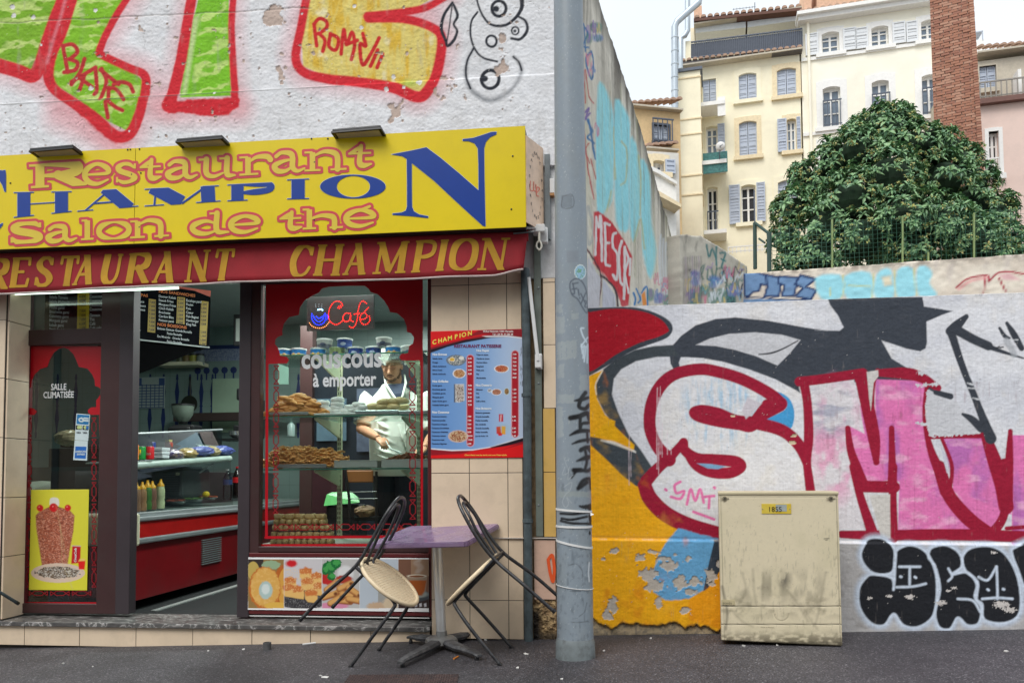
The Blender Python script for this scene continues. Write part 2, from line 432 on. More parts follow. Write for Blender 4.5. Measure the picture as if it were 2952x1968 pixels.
# ------------------------------------------------------------------ cut shapes (lettering, film) as flat meshes on a plane
def iso(name,pl,x0,x1,y0,y1,cell,fn,mat,parent,out,thick=0.0,limit=0.0):
    """mesh of the region where fn(X, Y) < limit, on the plane, `out` metres proud"""
    nx=int((x1-x0)/cell)+2;ny=int((y1-y0)/cell)+2
    xs=x0+np.arange(nx)*cell;ys=y0+np.arange(ny)*cell;X,Y=np.meshgrid(xs,ys)
    D=fn(X,Y)-limit;D[np.abs(D) < 1e-5]=1e-5
    ins=D < 0;V=[];key={}
    def corner(i,j):
        k=(i,j)
        if k not in key: key[k]=len(V);V.append((xs[i],ys[j]))
        return key[k]
    def edge(i,j,i2,j2):
        k=(i,j,i2,j2) if (i,j) < (i2,j2) else (i2,j2,i,j)
        if k not in key:
            a,b=D[j,i],D[j2,i2];t=a/(a-b);key[k]=len(V);V.append((xs[i]+(xs[i2]-xs[i])*t,ys[j]+(ys[j2]-ys[j])*t))
        return key[k]
    c=ins[:-1,:-1].astype(int)+ins[:-1,1:]+ins[1:,1:]+ins[1:,:-1];Fc=[]
    for j in range(ny-1):
        row=c[j];full=row == 4;i=0
        w=np.flatnonzero(row > 0);last=-1
        for i in w:
            if i < last: continue
            if full[i]:
                e=i
                while e < nx-1 and full[e]: e += 1
                Fc.append((corner(i,j+1),corner(e,j+1),corner(e,j),corner(i,j)));last=e
            else:
                cs=[(i,j),(i+1,j),(i+1,j+1),(i,j+1)];poly=[]
                for k in range(4):
                    a=cs[k];b=cs[(k+1) % 4];ia=ins[a[1],a[0]];ib=ins[b[1],b[0]]
                    if ia: poly.append(corner(*a))
                    if ia != ib: poly.append(edge(*a,*b))
                if len(poly) > 2: Fc.append(tuple(reversed(poly)))
    if not Fc: return None
    P=[pl.hit(x,y,out) for x,y in V]
    me=bpy.data.meshes.new(name);me.from_pydata([tuple(p) for p in P],[],Fc);me.update()
    return place(name,me,mat,parent)
def split(o,name):
    """one object per loose island"""
    me=o.data;par=list(range(len(me.vertices)))
    def fd(i):
        while par[i] != i: par[i]=par[par[i]];i=par[i]
        return i
    for p in me.polygons:
        a=fd(p.vertices[0])
        for v in p.vertices[1:]: par[fd(v)]=a
    g={}
    for p in me.polygons: g.setdefault(fd(p.vertices[0]),[]).append(tuple(p.vertices))
    for k,fs in g.items():
        if len(fs) < 6: continue
        ids=sorted({v for f in fs for v in f});mp={v: i for i,v in enumerate(ids)}
        mesh(name,[o.matrix_world @ me.vertices[v].co for v in ids],[tuple(mp[v] for v in f) for f in fs],me.materials[0],AWN if name[0] == 'g' else SIGN)
    bpy.data.objects.remove(o)
# ------------------------------------------------------------------ letter skeletons: strokes in a unit box (y up), T thick, t thin, m medium
def S_(x,y,h=0.16): return ([(x-h,y),(x+h,y)],'ss')
GL={
 'A': [([(.52,1),(.13,0)],'tt'),([(.45,1.14),(.86,-.1)],'TT'),([(.27,.34),(.70,.34)],'tt'),S_(.13,0,.13),S_(.84,0,.16)],
 'C': [([(.92,.74),(.8,.93),(.55,1),(.28,.9),(.12,.5),(.28,.1),(.55,0),(.8,.07),(.94,.27)],'tmtTTTttt'),([(.93,.68),(.93,.98)],'tt')],
 'E': [([(.22,0),(.22,1)],'TT'),([(.1,1),(.85,1),(.87,.78)],'ttt!'),([(.2,.52),(.66,.52)],'tt'),([(.1,0),(.86,0),(.9,.24)],'ttt!'),S_(.66,.52,.02)],
 'H': [([(.2,0),(.2,1)],'TT'),([(.8,0),(.8,1)],'TT'),([(.2,.5),(.8,.5)],'tt'),S_(.2,0),S_(.2,1),S_(.8,0),S_(.8,1)],
 'I': [([(.5,0),(.5,1)],'TT'),S_(.5,0,.34),S_(.5,1,.34)],
 'M': [([(.16,0),(.18,1)],'tt'),([(.13,1.14),(.5,.06)],'TT'),([(.5,0),(.8,1)],'tt'),([(.83,0),(.82,1)],'TT'),S_(.16,0,.12),S_(.83,0,.15),S_(.14,1,.1),S_(.86,1,.1)],
 'N': [([(.18,0),(.18,1)],'tt'),([(.14,1.1),(.86,-.08)],'TT'),([(.82,0),(.82,1)],'tt'),S_(.18,0,.15),S_(.82,1,.15),S_(.12,1,.1)],
 'O': [([(.5,1),(.16,.86),(.07,.5),(.16,.14),(.5,0),(.84,.14),(.93,.5),(.84,.86)],'tTTTtTTT*')],
 'P': [([(.22,0),(.22,1)],'TT'),([(.2,1),(.55,1),(.84,.92),(.9,.74),(.82,.56),(.55,.48),(.22,.48)],'tmmmmmt'),S_(.22,0,.2),S_(.12,1,.1)],
 'R': [([(.2,0),(.2,1)],'TT'),([(.2,1),(.5,1),(.78,.93),(.84,.75),(.76,.58),(.5,.5),(.2,.5)],'tmTTTmt'),([(.5,.5),(.84,.02),(.96,0)],'TTt!'),S_(.2,0,.15),S_(.12,1,.1)],
 'S': [([(.8,.78),(.68,.95),(.45,1),(.24,.9),(.18,.73),(.32,.58),(.62,.44),(.8,.26),(.72,.08),(.48,0),(.25,.05),(.13,.26)],'tmmmTTTTmmmt'),([(.82,.72),(.82,.98)],'tt'),([(.12,.02),(.12,.3)],'tt')],
 'T': [([(.5,0),(.5,1)],'TT'),([(.1,.78),(.12,1),(.88,1),(.9,.78)],'tttt!'),S_(.5,0,.18)],
 'U': [([(.2,1),(.2,.35),(.32,.07),(.52,0),(.7,.08),(.8,.35),(.8,1)],'TTTmttt'),S_(.2,1,.15),S_(.8,1,.13)],
 'a': [([(.2,.52),(.34,.64),(.56,.6),(.62,.45),(.62,.14),(.74,.0),(.92,.08)],'mmTTTmt'),([(.6,.4),(.36,.34),(.16,.2),(.24,.03),(.44,.02),(.62,.16)],'tmTTmt')],
 'd': [([(.66,1),(.66,.12),(.9,.02)],'TTt'),([(.5,1),(.66,1)],'tt'),([(.62,.5),(.42,.64),(.2,.5),(.14,.3),(.24,.08),(.44,0),(.64,.12)],'tmTTTmt')],
 'e': [([(.2,.32),(.8,.34),(.78,.52),(.5,.66),(.22,.52),(.14,.3),(.26,.08),(.52,0),(.82,.12)],'tmTmTTTmt')],
 'h': [([(.2,0),(.2,1)],'TT'),([(.06,1),(.2,1)],'tt'),([(.22,.5),(.45,.65),(.66,.58),(.72,.4),(.72,0)],'tmTTT'),S_(.2,0,.14),S_(.76,0,.14)],
 'l': [([(.5,0),(.5,1)],'TT'),([(.28,1),(.5,1)],'tt'),S_(.5,0,.24)],
 'n': [([(.22,0),(.22,.64)],'TT'),([(.06,.64),(.22,.64)],'tt'),([(.24,.5),(.45,.65),(.66,.58),(.72,.4),(.72,0)],'tmTTT'),S_(.22,0,.16),S_(.74,0,.16)],
 'o': [([(.5,.65),(.22,.54),(.13,.32),(.22,.1),(.5,0),(.78,.1),(.87,.32),(.78,.54)],'tTTTtTTT*')],
 'r': [([(.3,0),(.3,.64)],'TT'),([(.1,.64),(.3,.64)],'tt'),([(.32,.45),(.5,.62),(.74,.62),(.82,.5)],'tmTT'),S_(.32,0,.22)],
 's': [([(.76,.5),(.6,.63),(.4,.65),(.24,.54),(.32,.4),(.64,.26),(.78,.14),(.62,.02),(.4,0),(.22,.1)],'tmmTTTTmmt'),([(.78,.46),(.78,.65)],'tt'),([(.2,0),(.2,.2)],'tt')],
 't': [([(.5,.95),(.45,.2),(.56,.02),(.8,.08)],'mTTt'),([(.14,.6),(.36,.78),(.5,.95)],'tmt'),([(.12,.6),(.8,.6)],'tt')],
 'u': [([(.24,.64),(.24,.16),(.4,.02),(.62,.12)],'TTmt'),([(.72,.64),(.72,.08),(.9,.02)],'TTt'),([(.06,.64),(.24,.64)],'tt'),([(.54,.64),(.72,.64)],'tt')],
 "'": [([(.35,.72),(.62,.98)],'TT')],
}
def glyph_sd(X,Y,D,ch,quad,wd,pad=14):
    """quad: px corners (bl, br, tr, tl) of the unit box; wd: dict of stroke widths in px"""
    bl,br,tr,tl=[np.array(p,float) for p in quad]
    def mp(p):
        x,y=p[0],p[1];return (bl*(1-x)*(1-y)+br*x*(1-y)+tr*x*y+tl*(1-x)*y)
    D0,D=D,np.full(D.shape,99.)
    for pts,code in GL[ch]:
        closed=code.endswith('*');sharp=code.endswith('!');code=code.rstrip('*!')
        q=[(*mp(p),wd[c]) for p,c in zip(pts,code)]
        straight=len(q) == 2 or sharp
        if not straight:
            q=cr(q,7,closed)
        sd_stroke(X,Y,D,[p[:2] for p in q],[p[2] for p in q],butt=(len(pts) == 2),closed=closed,pad=pad)
    if ch.isupper():
        for a,b in ((tl,tr),(br,bl)):
            e=(b-a)/np.hypot(*(b-a));D=np.maximum(D,(X-a[0])*e[1]-(Y-a[1])*e[0]-(3.5 if ch in 'SCOU' else wd['s']*.6))
    np.minimum(D0,D,out=D0)
    return D0
def text(name,s,pl,px,py,size_px,mat,parent,out,align='LEFT',bold=0.0,sx=1.0,shear=0.0,dydx=None,sp=1.0,lsp=1.0):
    """built-in font lettering on a plane; px, py = anchor of the baseline, size_px = height of a capital in source pixels"""
    cu=bpy.data.curves.new(name,'FONT');cu.body=s;cu.align_x=align;cu.offset=bold;cu.shear=shear;cu.space_character=sp;cu.space_line=lsp
    cu.resolution_u=3;cu.size=1.0
    tmp=bpy.data.objects.new('tmp',cu);COL.objects.link(tmp)
    dg=bpy.context.evaluated_depsgraph_get();me=bpy.data.meshes.new_from_object(tmp.evaluated_get(dg));me.name=name
    bpy.data.objects.remove(tmp);bpy.data.curves.remove(cu)
    u0,v0=pl.uv(px,py);u1,v1=pl.uv(px,py-size_px);hgt=v1-v0;k=hgt/0.729
    n=len(me.vertices);co=np.empty(n*3);me.vertices.foreach_get('co',co);co=co.reshape(-1,3)
    tl=0.0
    if dydx is not None:
        a=pl.uv(px+100,py+100*dydx);tl=(a[1]-v0)/(a[0]-u0)
    U=u0+co[:,0]*k*sx;Vv=v0+co[:,1]*k+(U-u0)*tl
    o=np.array(pl.o);P=o+U[:,None]*np.array(pl.u)+Vv[:,None]*np.array((0,0,1))+np.array(pl.n)*out
    me.vertices.foreach_set('co',P.ravel());me.materials.clear();me.update()
    return place(name,me,mat,parent)
# ================================================================== ground
gz0=FAC.uv(0,1869)[1];gx0=FAC.uv(0,1869)[0]
g1=FAC.uv(1500,1843);g2=FAC.uv(2400,1829)
_GZ=(gz0,gx0,g1,g2)
def gz(x,y=0.0):
    """pavement height"""
    if x < g1[0]: return gz0+(g1[1]-gz0)*(x-gx0)/(g1[0]-gx0)
    return g1[1]+(g2[1]-g1[1])*(x-g1[0])/(g2[0]-g1[0])
def gpt(px,py,n=6):
    z=0.1
    for _ in range(n):
        P=hfloor(px,py,z);z=gz(P.x,P.y)
    return P
def asphalt_mat():
    m,n,b,o=newmat('asphalt')
    tc=n.nodes.new('ShaderNodeTexCoord')
    def noise(s,d=2,r=0.5):
        t=n.nodes.new('ShaderNodeTexNoise');t.inputs['Scale'].default_value=s;t.inputs['Detail'].default_value=d;t.inputs['Roughness'].default_value=r
        n.links.new(tc.outputs['Object'],t.inputs['Vector']);return t
    def ramp(src,stops):
        r=n.nodes.new('ShaderNodeValToRGB');e=r.color_ramp.elements
        while len(e) < len(stops): e.new(0.5)
        for k,(p,c) in enumerate(stops): e[k].position=p;e[k].color=(*c,1) if len(c) == 3 else c
        n.links.new(src,r.inputs[0]);return r
    v=n.nodes.new('ShaderNodeTexVoronoi');v.inputs['Scale'].default_value=150;n.links.new(tc.outputs['Object'],v.inputs['Vector'])
    base=ramp(v.outputs['Color'],[(0.0,(0.034,0.032,0.036)),(0.45,(0.07,0.066,0.072)),(0.8,(0.115,0.11,0.12)),(0.92,(0.3,0.29,0.3))])
    big=ramp(noise(1.3,6,0.6).outputs['Fac'],[(0.36,(0.5,0.49,0.51)),(0.66,(1.0,0.98,1.0))])
    mx=n.nodes.new('ShaderNodeMixRGB');mx.blend_type='MULTIPLY';mx.inputs[0].default_value=1
    n.links.new(base.outputs[0],mx.inputs[1]);n.links.new(big.outputs[0],mx.inputs[2])
    v2=n.nodes.new('ShaderNodeTexVoronoi');v2.inputs['Scale'].default_value=42;n.links.new(tc.outputs['Object'],v2.inputs['Vector'])
    sp=ramp(v2.outputs['Distance'],[(0.0,(1,1,1)),(0.09,(1,1,1)),(0.13,(0,0,0))])
    gate=ramp(v2.outputs['Color'],[(0.0,(0,0,0)),(0.88,(0,0,0)),(0.92,(0.8,0.8,0.8))])
    mm=n.nodes.new('ShaderNodeMixRGB');mm.blend_type='MULTIPLY';mm.inputs[0].default_value=1
    n.links.new(sp.outputs[0],mm.inputs[1]);n.links.new(gate.outputs[0],mm.inputs[2])
    fin=n.nodes.new('ShaderNodeMixRGB');fin.inputs[2].default_value=(0.42,0.41,0.42,1)
    n.links.new(mm.outputs[0],fin.inputs[0]);n.links.new(mx.outputs[0],fin.inputs[1])
    n.links.new(fin.outputs[0],b.inputs['Base Color'])
    b.inputs['Roughness'].default_value=0.6;b.inputs['Specular IOR Level'].default_value=0.45
    bu=n.nodes.new('ShaderNodeBump');bu.inputs['Strength'].default_value=0.8;bu.inputs['Distance'].default_value=0.006
    n.links.new(v.outputs['Distance'],bu.inputs['Height']);n.links.new(bu.outputs[0],b.inputs['Normal'])
    return m
M_ASPH=asphalt_mat()
def build_ground():
    xs=list(np.linspace(-4.5,5.5,161));ys=list(np.linspace(-5.6,0.4,97));V=[];Fc=[]
    for j,y in enumerate(ys):
        for i,x in enumerate(xs):
            h=(fbm(np.array(x*1.7),np.array(y*1.7),3)-0.5)*0.016
            k=min(1,max(0,(-0.25-y)/0.3));V.append((x,y,gz(x)+float(h)*k))
    n=len(xs)
    Fc=[(j*n+i,j*n+i+1,(j+1)*n+i+1,(j+1)*n+i) for j in range(len(ys)-1) for i in range(n-1)]
    o=mesh('pavement',V,Fc,M_ASPH,smooth=True);tag(o,kind='structure')
    V=[(-60,-60,gz(-4.5)-0.05),(60,-60,gz(-4.5)-0.05),(60,90,gz(-4.5)-0.05),(-60,90,gz(-4.5)-0.05)]
    o=mesh('ground',V,[(0,1,2,3)],M_ASPH);tag(o,kind='structure')
build_ground()

# ================================================================== painted walls
Z1=zz(0,0,2.868);Z2=zz(780,0,2.5565);Z3=zz(1560,0,1.742);F1=zz(1680,800,2.6139);F2=zz(2300,700,2.2393);F3=zz(1680,1350,1.849)
def smooth01(x): x=np.clip(x,0,1);return x*x*(3-2*x)
def peel(p,mask,col,depth=0.004,edge=0.15):
    """bare plaster where mask (0..1 field) is over 0.5: colour and a step in the surface"""
    a=np.clip((mask-0.5)/0.02+0.5,0,1);p.blend(col,a);p.H -= depth*a
    rim=np.clip(1-np.abs(mask-0.47)/0.025,0,1)*(mask < 0.5);p.H += 0.003*rim
def blob(X,Y,x,y,rx,ry): return np.clip(1-np.hypot((X-x)/rx,(Y-y)/ry),0,1)
RED=(212,38,50)
def tags(p,x0,x1,y0,y1,n,seed,sx=1.0):
    """layers of small overlapping spray tags"""
    r=random.Random(seed);C=((226,232,238),(120,190,214),(150,120,180),(70,130,120),(214,120,150),(54,60,76),(226,200,120),(96,130,190))
    for k in range(n):
        x,y=r.uniform(x0,x1),r.uniform(y0,y1);h=r.uniform(10,26);c=C[r.randrange(8)];w=r.uniform(1.6,4);q=[(x,y)]
        for j in range(r.randrange(4,9)): q.append((q[-1][0]+r.uniform(1,7)*sx,y+r.uniform(-h,h)))
        if k % 4 == 0: p.fill([(x-3,y-h*.8),(q[-1][0]+4,y-h*.7),(q[-1][0]+3,y+h*.7),(x-2,y+h*.8)],C[(k+3) % 8],soft=3,op=0.7,smooth=3)
        p.stroke(q,w,c,soft=1.4,op=0.85)
def paint_upper(p):
    X,Y=p.X,p.Y
    p.blend((222,222,224),smooth01(fbm(X/60,Y/60,1)*2-0.5)*0.8)
    p.blend((222,224,228),smooth01(fbm(X/35,Y/25,2)*3-1.6)*0.7)
    def halo(pts,w): p.stroke(pts,w,(226,120,130),soft=26,op=0.42)
    R1=Z1((520,-40),(490,60),(440,190),(380,380),(330,540),(270,630),(150,590),(0,545),(-80,520))
    R2=Z1((600,-40),(560,100),(500,280),(430,440),(400,620),(450,740),(620,860),(800,990),(960,1130),(1080,1115),(1160,950),(1205,740),(1190,620),(1060,560),(850,460),(825,420),(880,280),(950,150),(1070,-40))
    I1=Z1((1590,-40),(1555,150),(1500,480),(1430,780),(1400,880));I2=Z1((1930,-40),(1915,200),(1925,500),(1950,850))
    E1=Z2((270,-40),(225,200),(185,420),(240,530),(400,580),(650,610),(900,650),(1070,720),(1150,690),(1225,540),(1262,300),(1200,210),(1000,145),(720,140));E2=Z2((715,122),(950,95),(1150,55),(1320,-40))
    for q,w in ((R1,90),(R2,90),(I1,70),(I2,60),(E1,80),(E2,60)): halo(q,w)
    halo(Z1((1400,900),(1960,900)),100);halo(Z1((500,960),(960,1180)),90)
    p.fill(Z1((-60,-40),(500,-40),(440,180),(345,480),(280,590),(150,560),(-60,500)),(128,178,40))
    p.fill(Z1((620,-40),(1050,-40),(900,180),(820,420),(860,490),(1100,590),(1190,680),(1170,900),(1060,1090),(900,1010),(640,820),(440,690),(430,560),(520,300)),(132,190,38))
    p.fill(Z1((1650,-40),(1890,-40),(1895,400),(1915,800),(1500,815),(1490,760),(1600,150)),(128,196,40))
    p.fill(Z1((1600,150),(1650,120),(1540,780),(1500,800)),(205,220,160),soft=5,op=0.8)
    p.fill(Z2((290,-40),(1250,-40),(1050,70),(720,120),(720,160),(1000,150),(1180,210),(1250,300),(1210,560),(1130,690),(900,640),(400,560),(240,490),(225,250)),(226,208,120))
    yel=p.D();sd_poly(X,Y,yel,Z2((290,-40),(1250,-40),(720,120),(1000,150),(1180,210),(1250,300),(1210,560),(1130,690),(400,560),(240,490),(225,250)))
    inn=p.alpha(yel+10,8)
    p.blend((222,178,44),inn*smooth01(fbm(X/14,Y/60,8)*3-1.1)*0.85)
    p.blend((236,228,190),inn*smooth01(fbm(X/30,Y/40,12)*4-2.3)*0.8)
    p.blend((180,205,90),blob(X,Y,1180,243,45,18)*0.9)
    # pale bands across the greens
    gre=p.D()
    for q in (Z1((-60,-40),(500,-40),(440,180),(345,480),(280,590),(-60,500)),Z1((620,-40),(1050,-40),(820,420),(860,490),(1190,680),(1060,1090),(440,690),(430,560)),Z1((1660,-40),(1890,-40),(1915,800),(1560,800))): sd_poly(X,Y,gre,q)
    gi=p.alpha(gre+6,5)
    p.blend((222,236,150),gi*smooth01(np.sin((Y+0.25*X)/8.5+fbm(X/60,Y/30,4)*9)*1.6-0.75+fbm(X/50,Y/20,6)*0.6)*0.62)
    p.blend((104,160,30),gi*smooth01(fbm(X/40,Y/25,14)*3-1.6)*0.55)
    p.stroke(R1,[30,36,40,42],RED,soft=2.4);p.stroke(R2,[34,34,30,34,30,24,22,20],RED,soft=2.4)
    p.stroke(Z1((545,-20),(505,130),(440,330),(390,520)),5,(226,150,160),soft=6,op=0.8)
    p.stroke(I1,[30,30,34,40],RED,soft=2.4);p.stroke(I2,[20,20,22],RED,soft=2.4)
    p.fill(Z1((1380,840),(1990,815),(1975,890),(1900,960),(1720,965),(1500,940),(1400,950)),RED,soft=3,rag=10)
    p.fill(Z1((600,890),(720,880),(1000,1110),(970,1200),(800,1080)),RED,soft=5,rag=10)
    p.stroke(E1,[24,26,28,34,34,30,26,24],RED,soft=2.6);p.stroke(E2,[26,22,20],RED,soft=2.6)
    # tags
    T=(190,44,48)
    for q in (((520,380),(560,600)),((520,380),(600,370),(640,430),(580,490)),((570,490),(640,520),(620,580),(530,600)),((700,490),(660,600),(590,700)),
              ((590,680),(790,560)),((660,740),(700,620)),((790,560),(800,740),(780,780)),((650,640),(760,720)),((840,570),(880,680),(830,820)),((830,580),(980,700)),((940,700),(1000,680),(1070,700),(1100,760)),((900,730),(960,740),(1030,830)),((900,730),(900,830),(960,890),(1020,920)),((880,850),(900,980))):
        p.stroke(Z1(*q),12,T,soft=1.5)
    T=(205,36,38)
    for q in (((320,180),(340,340)),((320,180),(360,140),(410,160),(410,210),(350,250)),((360,250),(400,300),(385,380)),((440,260),(430,340),(480,370),(500,290),(440,250)),((520,400),(540,220),(560,330),(600,240),(620,330),(595,440)),((560,330),(640,300)),((680,250),(700,340),(660,330),(680,480),(760,360),(800,280)),((790,370),(735,490)),((825,400),(785,500))):
        p.stroke(Z2(*q),11,T,soft=1.5)
    # eyes and mouth, black marker
    B=(38,42,52);G=(120,124,130)
    p.stroke(Z2((1850,-20),(1850,60),(1800,140),(1720,190),(1620,180),(1560,110),(1525,20),(1520,-30)),[14,9,8,6,5],B,soft=1.2)
    p.stroke(Z2((1525,90),(1480,160),(1475,270),(1510,370),(1570,430),(1670,455)),6,B,soft=1.2)
    p.stroke(Z2((1820,120),(1880,160),(1890,230),(1840,290),(1775,285)),[6,9,8],B,soft=1.6)
    p.stroke(Z2((1495,360),(1450,450),(1440,560),(1475,660),(1560,730),(1640,745),(1740,700),(1820,610),(1850,520),(1830,460),(1790,420)),[5,7,13,13,8,9,6],G,soft=6,op=0.8)
    p.stroke(Z2((1495,360),(1450,450),(1440,560),(1475,660)),6,B,soft=1.5);p.stroke(Z2((1850,520),(1830,460),(1790,420)),6,B,soft=1.5)
    for c,r,w in (((1683,65),52,9),((1620,590),65,10),((1628,305),38,7),((1803,228),26,5)):
        p.stroke(Z2(*[(c[0]+r*math.cos(a),c[1]+r*1.08*math.sin(a)) for a in np.linspace(0,6.28,13)[:-1]]),w,B,soft=1.2,closed=True)
    for c,r in (((1662,68),12),((1578,585),14),((1800,230),6)):
        p.fill(Z2(*[(c[0]+r*2*math.cos(a),c[1]+r*2*math.sin(a)) for a in np.linspace(0,6.28,9)[:-1]]),B)
    p.stroke(Z2((1340,20),(1280,110),(1258,210),(1290,300),(1305,340),(1350,300),(1375,230),(1350,180),(1378,120),(1355,50),(1340,20)),[7,10,8,9,6,9,6],B,soft=1.4)
    p.stroke(Z2((1338,40),(1320,180),(1300,310)),4,B)
    # relief: trowelled plaster, sill line, cracks, peeled patches
    p.H += 0.006*(fbm(X/28,Y/24,20)-0.5)+0.0045*(fbm(X/6,Y/5,30)-0.5)
    low=smooth01((Y-(300-X*0.055))/4.0);p.H += 0.012*low
    p.blend((90,88,86),np.exp(-((Y-(306-X*0.055)+4*fbm(X/40,Y*0,3))/2.6)**2)*0.75*(X < 995))
    ln=np.abs(Y-(68-0.05*X+8*(fbm(X/50,X*0,9)-0.5)));p.H -= 0.004*np.exp(-(ln/2.0)**2)*(X < 900);p.blend((170,160,150),np.exp(-(ln/1.6)**2)*0.5*(X < 900))
    raw=(196,176,164)
    m=fbm(X/22,Y/22,41)*0.9
    for b in ((800,60,60,40),(805,210,30,60),(1290,250,45,55),(1445,120,26,90),(1450,205,30,40),(445,90,26,40),(1140,330,30,70),(440,320,30,20)):
        m=m+0.55*blob(X,Y,*b)
    m=np.where(m > 0.78,0.6,0)+0.0
    mm=fbm(X/22,Y/22,41)*0.9
    for b in ((800,60,60,40),(805,210,30,60),(1290,250,45,55),(1445,120,26,90),(1450,205,30,40),(780,40,40,40),(1140,330,30,70)): mm=mm+0.45*blob(X,Y,*b)
    peel(p,mm-0.22,raw,0.004)
    for (x,y,s) in ((1135,222,9),(1115,260,10),(1165,255,7),(375,380,4),(1022,18,8),(1042,80,8),(95,50,9),(35,20,10),(275,30,8),(1210,240,12),(870,40,4),(262,255,10),(40,45,10),(118,130,5),(620,270,6)):
        q=blob(X,Y,x,y,s*1.3,s*1.3)+0.35*(fbm(X/5,Y/5,x)-0.5);peel(p,q+0.05,(222,220,218),0.003)
    st=1+0.14*(fbm(X/50,Y/3,111)-0.5)+0.12*(fbm(X/2.5,Y/2.5,112)-0.5);p.C *= st[...,None];p.blend((226,222,216),np.clip((fbm(X/2.6,Y/2.6,115)-0.84)*30,0,1)*0.8)
    # fine cracks
    cr1=np.abs(fbm(X/55,Y/55,60)-0.5);a=np.exp(-(cr1/0.0035)**2)*smooth01(fbm(X/120,Y/120,61)*3-1.5);p.blend((110,106,100),a*0.65);p.H -= 0.003*a
    p.blend((165,160,155),smooth01(fbm(X/18,Y/90,71)*3.2-2.0)*0.35)
M_WALLP=paintmat('painted_plaster',0.8,0.4,230)
BLD=thing('restaurant_building','white plastered corner building with green and yellow graffiti above a tiled restaurant front','building',(FAC.uv(700,1000)[0],0,gz(0)))
ul,vb=FAC.uv(1602,470);uL=FAC.uv(0,0)[0]-0.5;vt_=FAC.uv(700,0)[1]+0.45
relief('painted_wall',FAC,uL,ul,vb-0.02,vt_,0.0052,0.0052,(236,237,240),paint_upper,M_WALLP,BLD,thick=0.3)

